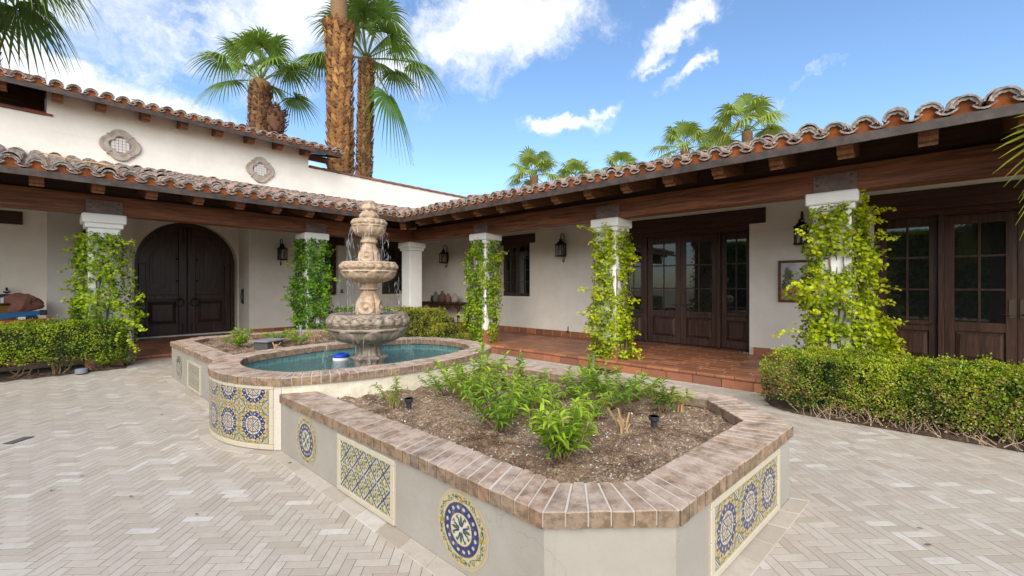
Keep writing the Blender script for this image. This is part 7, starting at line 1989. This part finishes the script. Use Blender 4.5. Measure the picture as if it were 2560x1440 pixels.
q = MB(); q.bbox(-.17, .17, -.13, .13, -.05, .10, .006, col=(.085, .085, .085)); q.build('box', M['matte'], root, colors=True, mat4=m)
q = MB(); q.bbox(-.20, .20, -.16, .16, .10, .125, .006, col=(.24, .25, .26)); q.build('lid', M['matte'], root, colors=True, mat4=m)
p = onz(752, 858, ZB); q = MB(); q.tube([(p.x, p.y, p.z - .05), (p.x, p.y, p.z + .28)], .02, 8, col=(.25, .28, .32)); q.tube([(p.x, p.y, p.z + .28), (p.x, p.y, p.z + .31)], .028, 8, col=(.2, .22, .25)); tag(q.build('riser_pipe', M['plain'], colors=True), 'grey upright irrigation riser among the far planter shrubs', 'pipe')
p = onz(68, 924, .14); q = MB(); q.lathe([(.07, .12), (.07, .17), (.06, .178), (0, .178)], 18, (p.x, p.y)); 
p = onz(203, 928, .13); q = MB(); q.lathe([(.075, .10), (.075, .165), (.066, .172), (0, .172)], 18, (p.x, p.y), col=(.22, .25, .28)); tag(q.build('well_light', M['plain'], colors=True), 'round grey well light under the front edge of the left hedge', 'garden light')
p = onz(1484, 930, .02); q = MB(); q.tube([(p.x, p.y, .0), (p.x, p.y, .18)], .022, 10, col=(.30, .27, .24)); q.tube([(p.x, p.y, .18), (p.x, p.y, .30)], .026, 10, col=(.26, .2, .17)); tag(q.build('pipe', M['matte'], colors=True), 'short grey pipe standing at the foot of the thin-vined column', 'pipe')
# drain grate in the paving
p = onz(47, 1101, 0); root = thing('drain_grate', 'small dark slotted drain grate in the pale paving', 'drain', (p.x, p.y, 0)); m = Matrix.Translation((p.x, p.y, .0)) @ Matrix.Rotation(rad(45), 4, 'Z')
q = MB(); q.bbox(-.10, .10, -.05, .05, -.01, .0042, .002); q.build('plate', M['black_plastic'], root, mat4=m)
for i in range(9):
    q = MB(); q.box(-.09 + i * .02, -.082 + i * .02, -.042, .042, .0, .0075, 0, (.12, .125, .12)); q.build('bar', M['plain'], root, mat4=m, colors=True)
# door stop, fallen leaves
p = onz(1855, 882, FZ); q = MB(); q.tube([(p.x, p.y, FZ), (p.x, p.y, FZ + .05)], .012, 8); q.tube([(p.x, p.y, FZ + .05), (p.x, p.y, FZ + .075)], .018, 8); tag(q.build('door_stop', M['iron']), 'small dark door stop on the tiled floor by the sidelight', 'door stop')
rq = random.Random(21); lf_pts = [(730, 1158), (490, 1285), (400, 1038), (505, 1025), (125, 1226), (210, 1188), (1862, 1318), (2310, 1362), (2290, 1320), (330, 1240), (1700, 1150)]
for i, (u, v) in enumerate(lf_pts[:10]):
    p = onz(u, v, .004); V, F, Ca = leaves(np.array([p]), np.array([(rq.uniform(-1, 1), rq.uniform(-1, 1), .15)]), np.array([(rq.uniform(-.3, .3), 0, 1)]), np.array([.035]), np.array([.016]), np.array([(.16, .085, .04)]), LEAF_ROUND)
    V = V - np.array(p); o = link('fallen_leaf', np_mesh('fallen_leaf', V, F, M['dry'], Ca), None, Matrix.Translation(p + Vector((0, 0, .004)))); tag(o, 'small dry brown leaf lying on the pale paving', 'leaf', 'dry leaves on the paving')
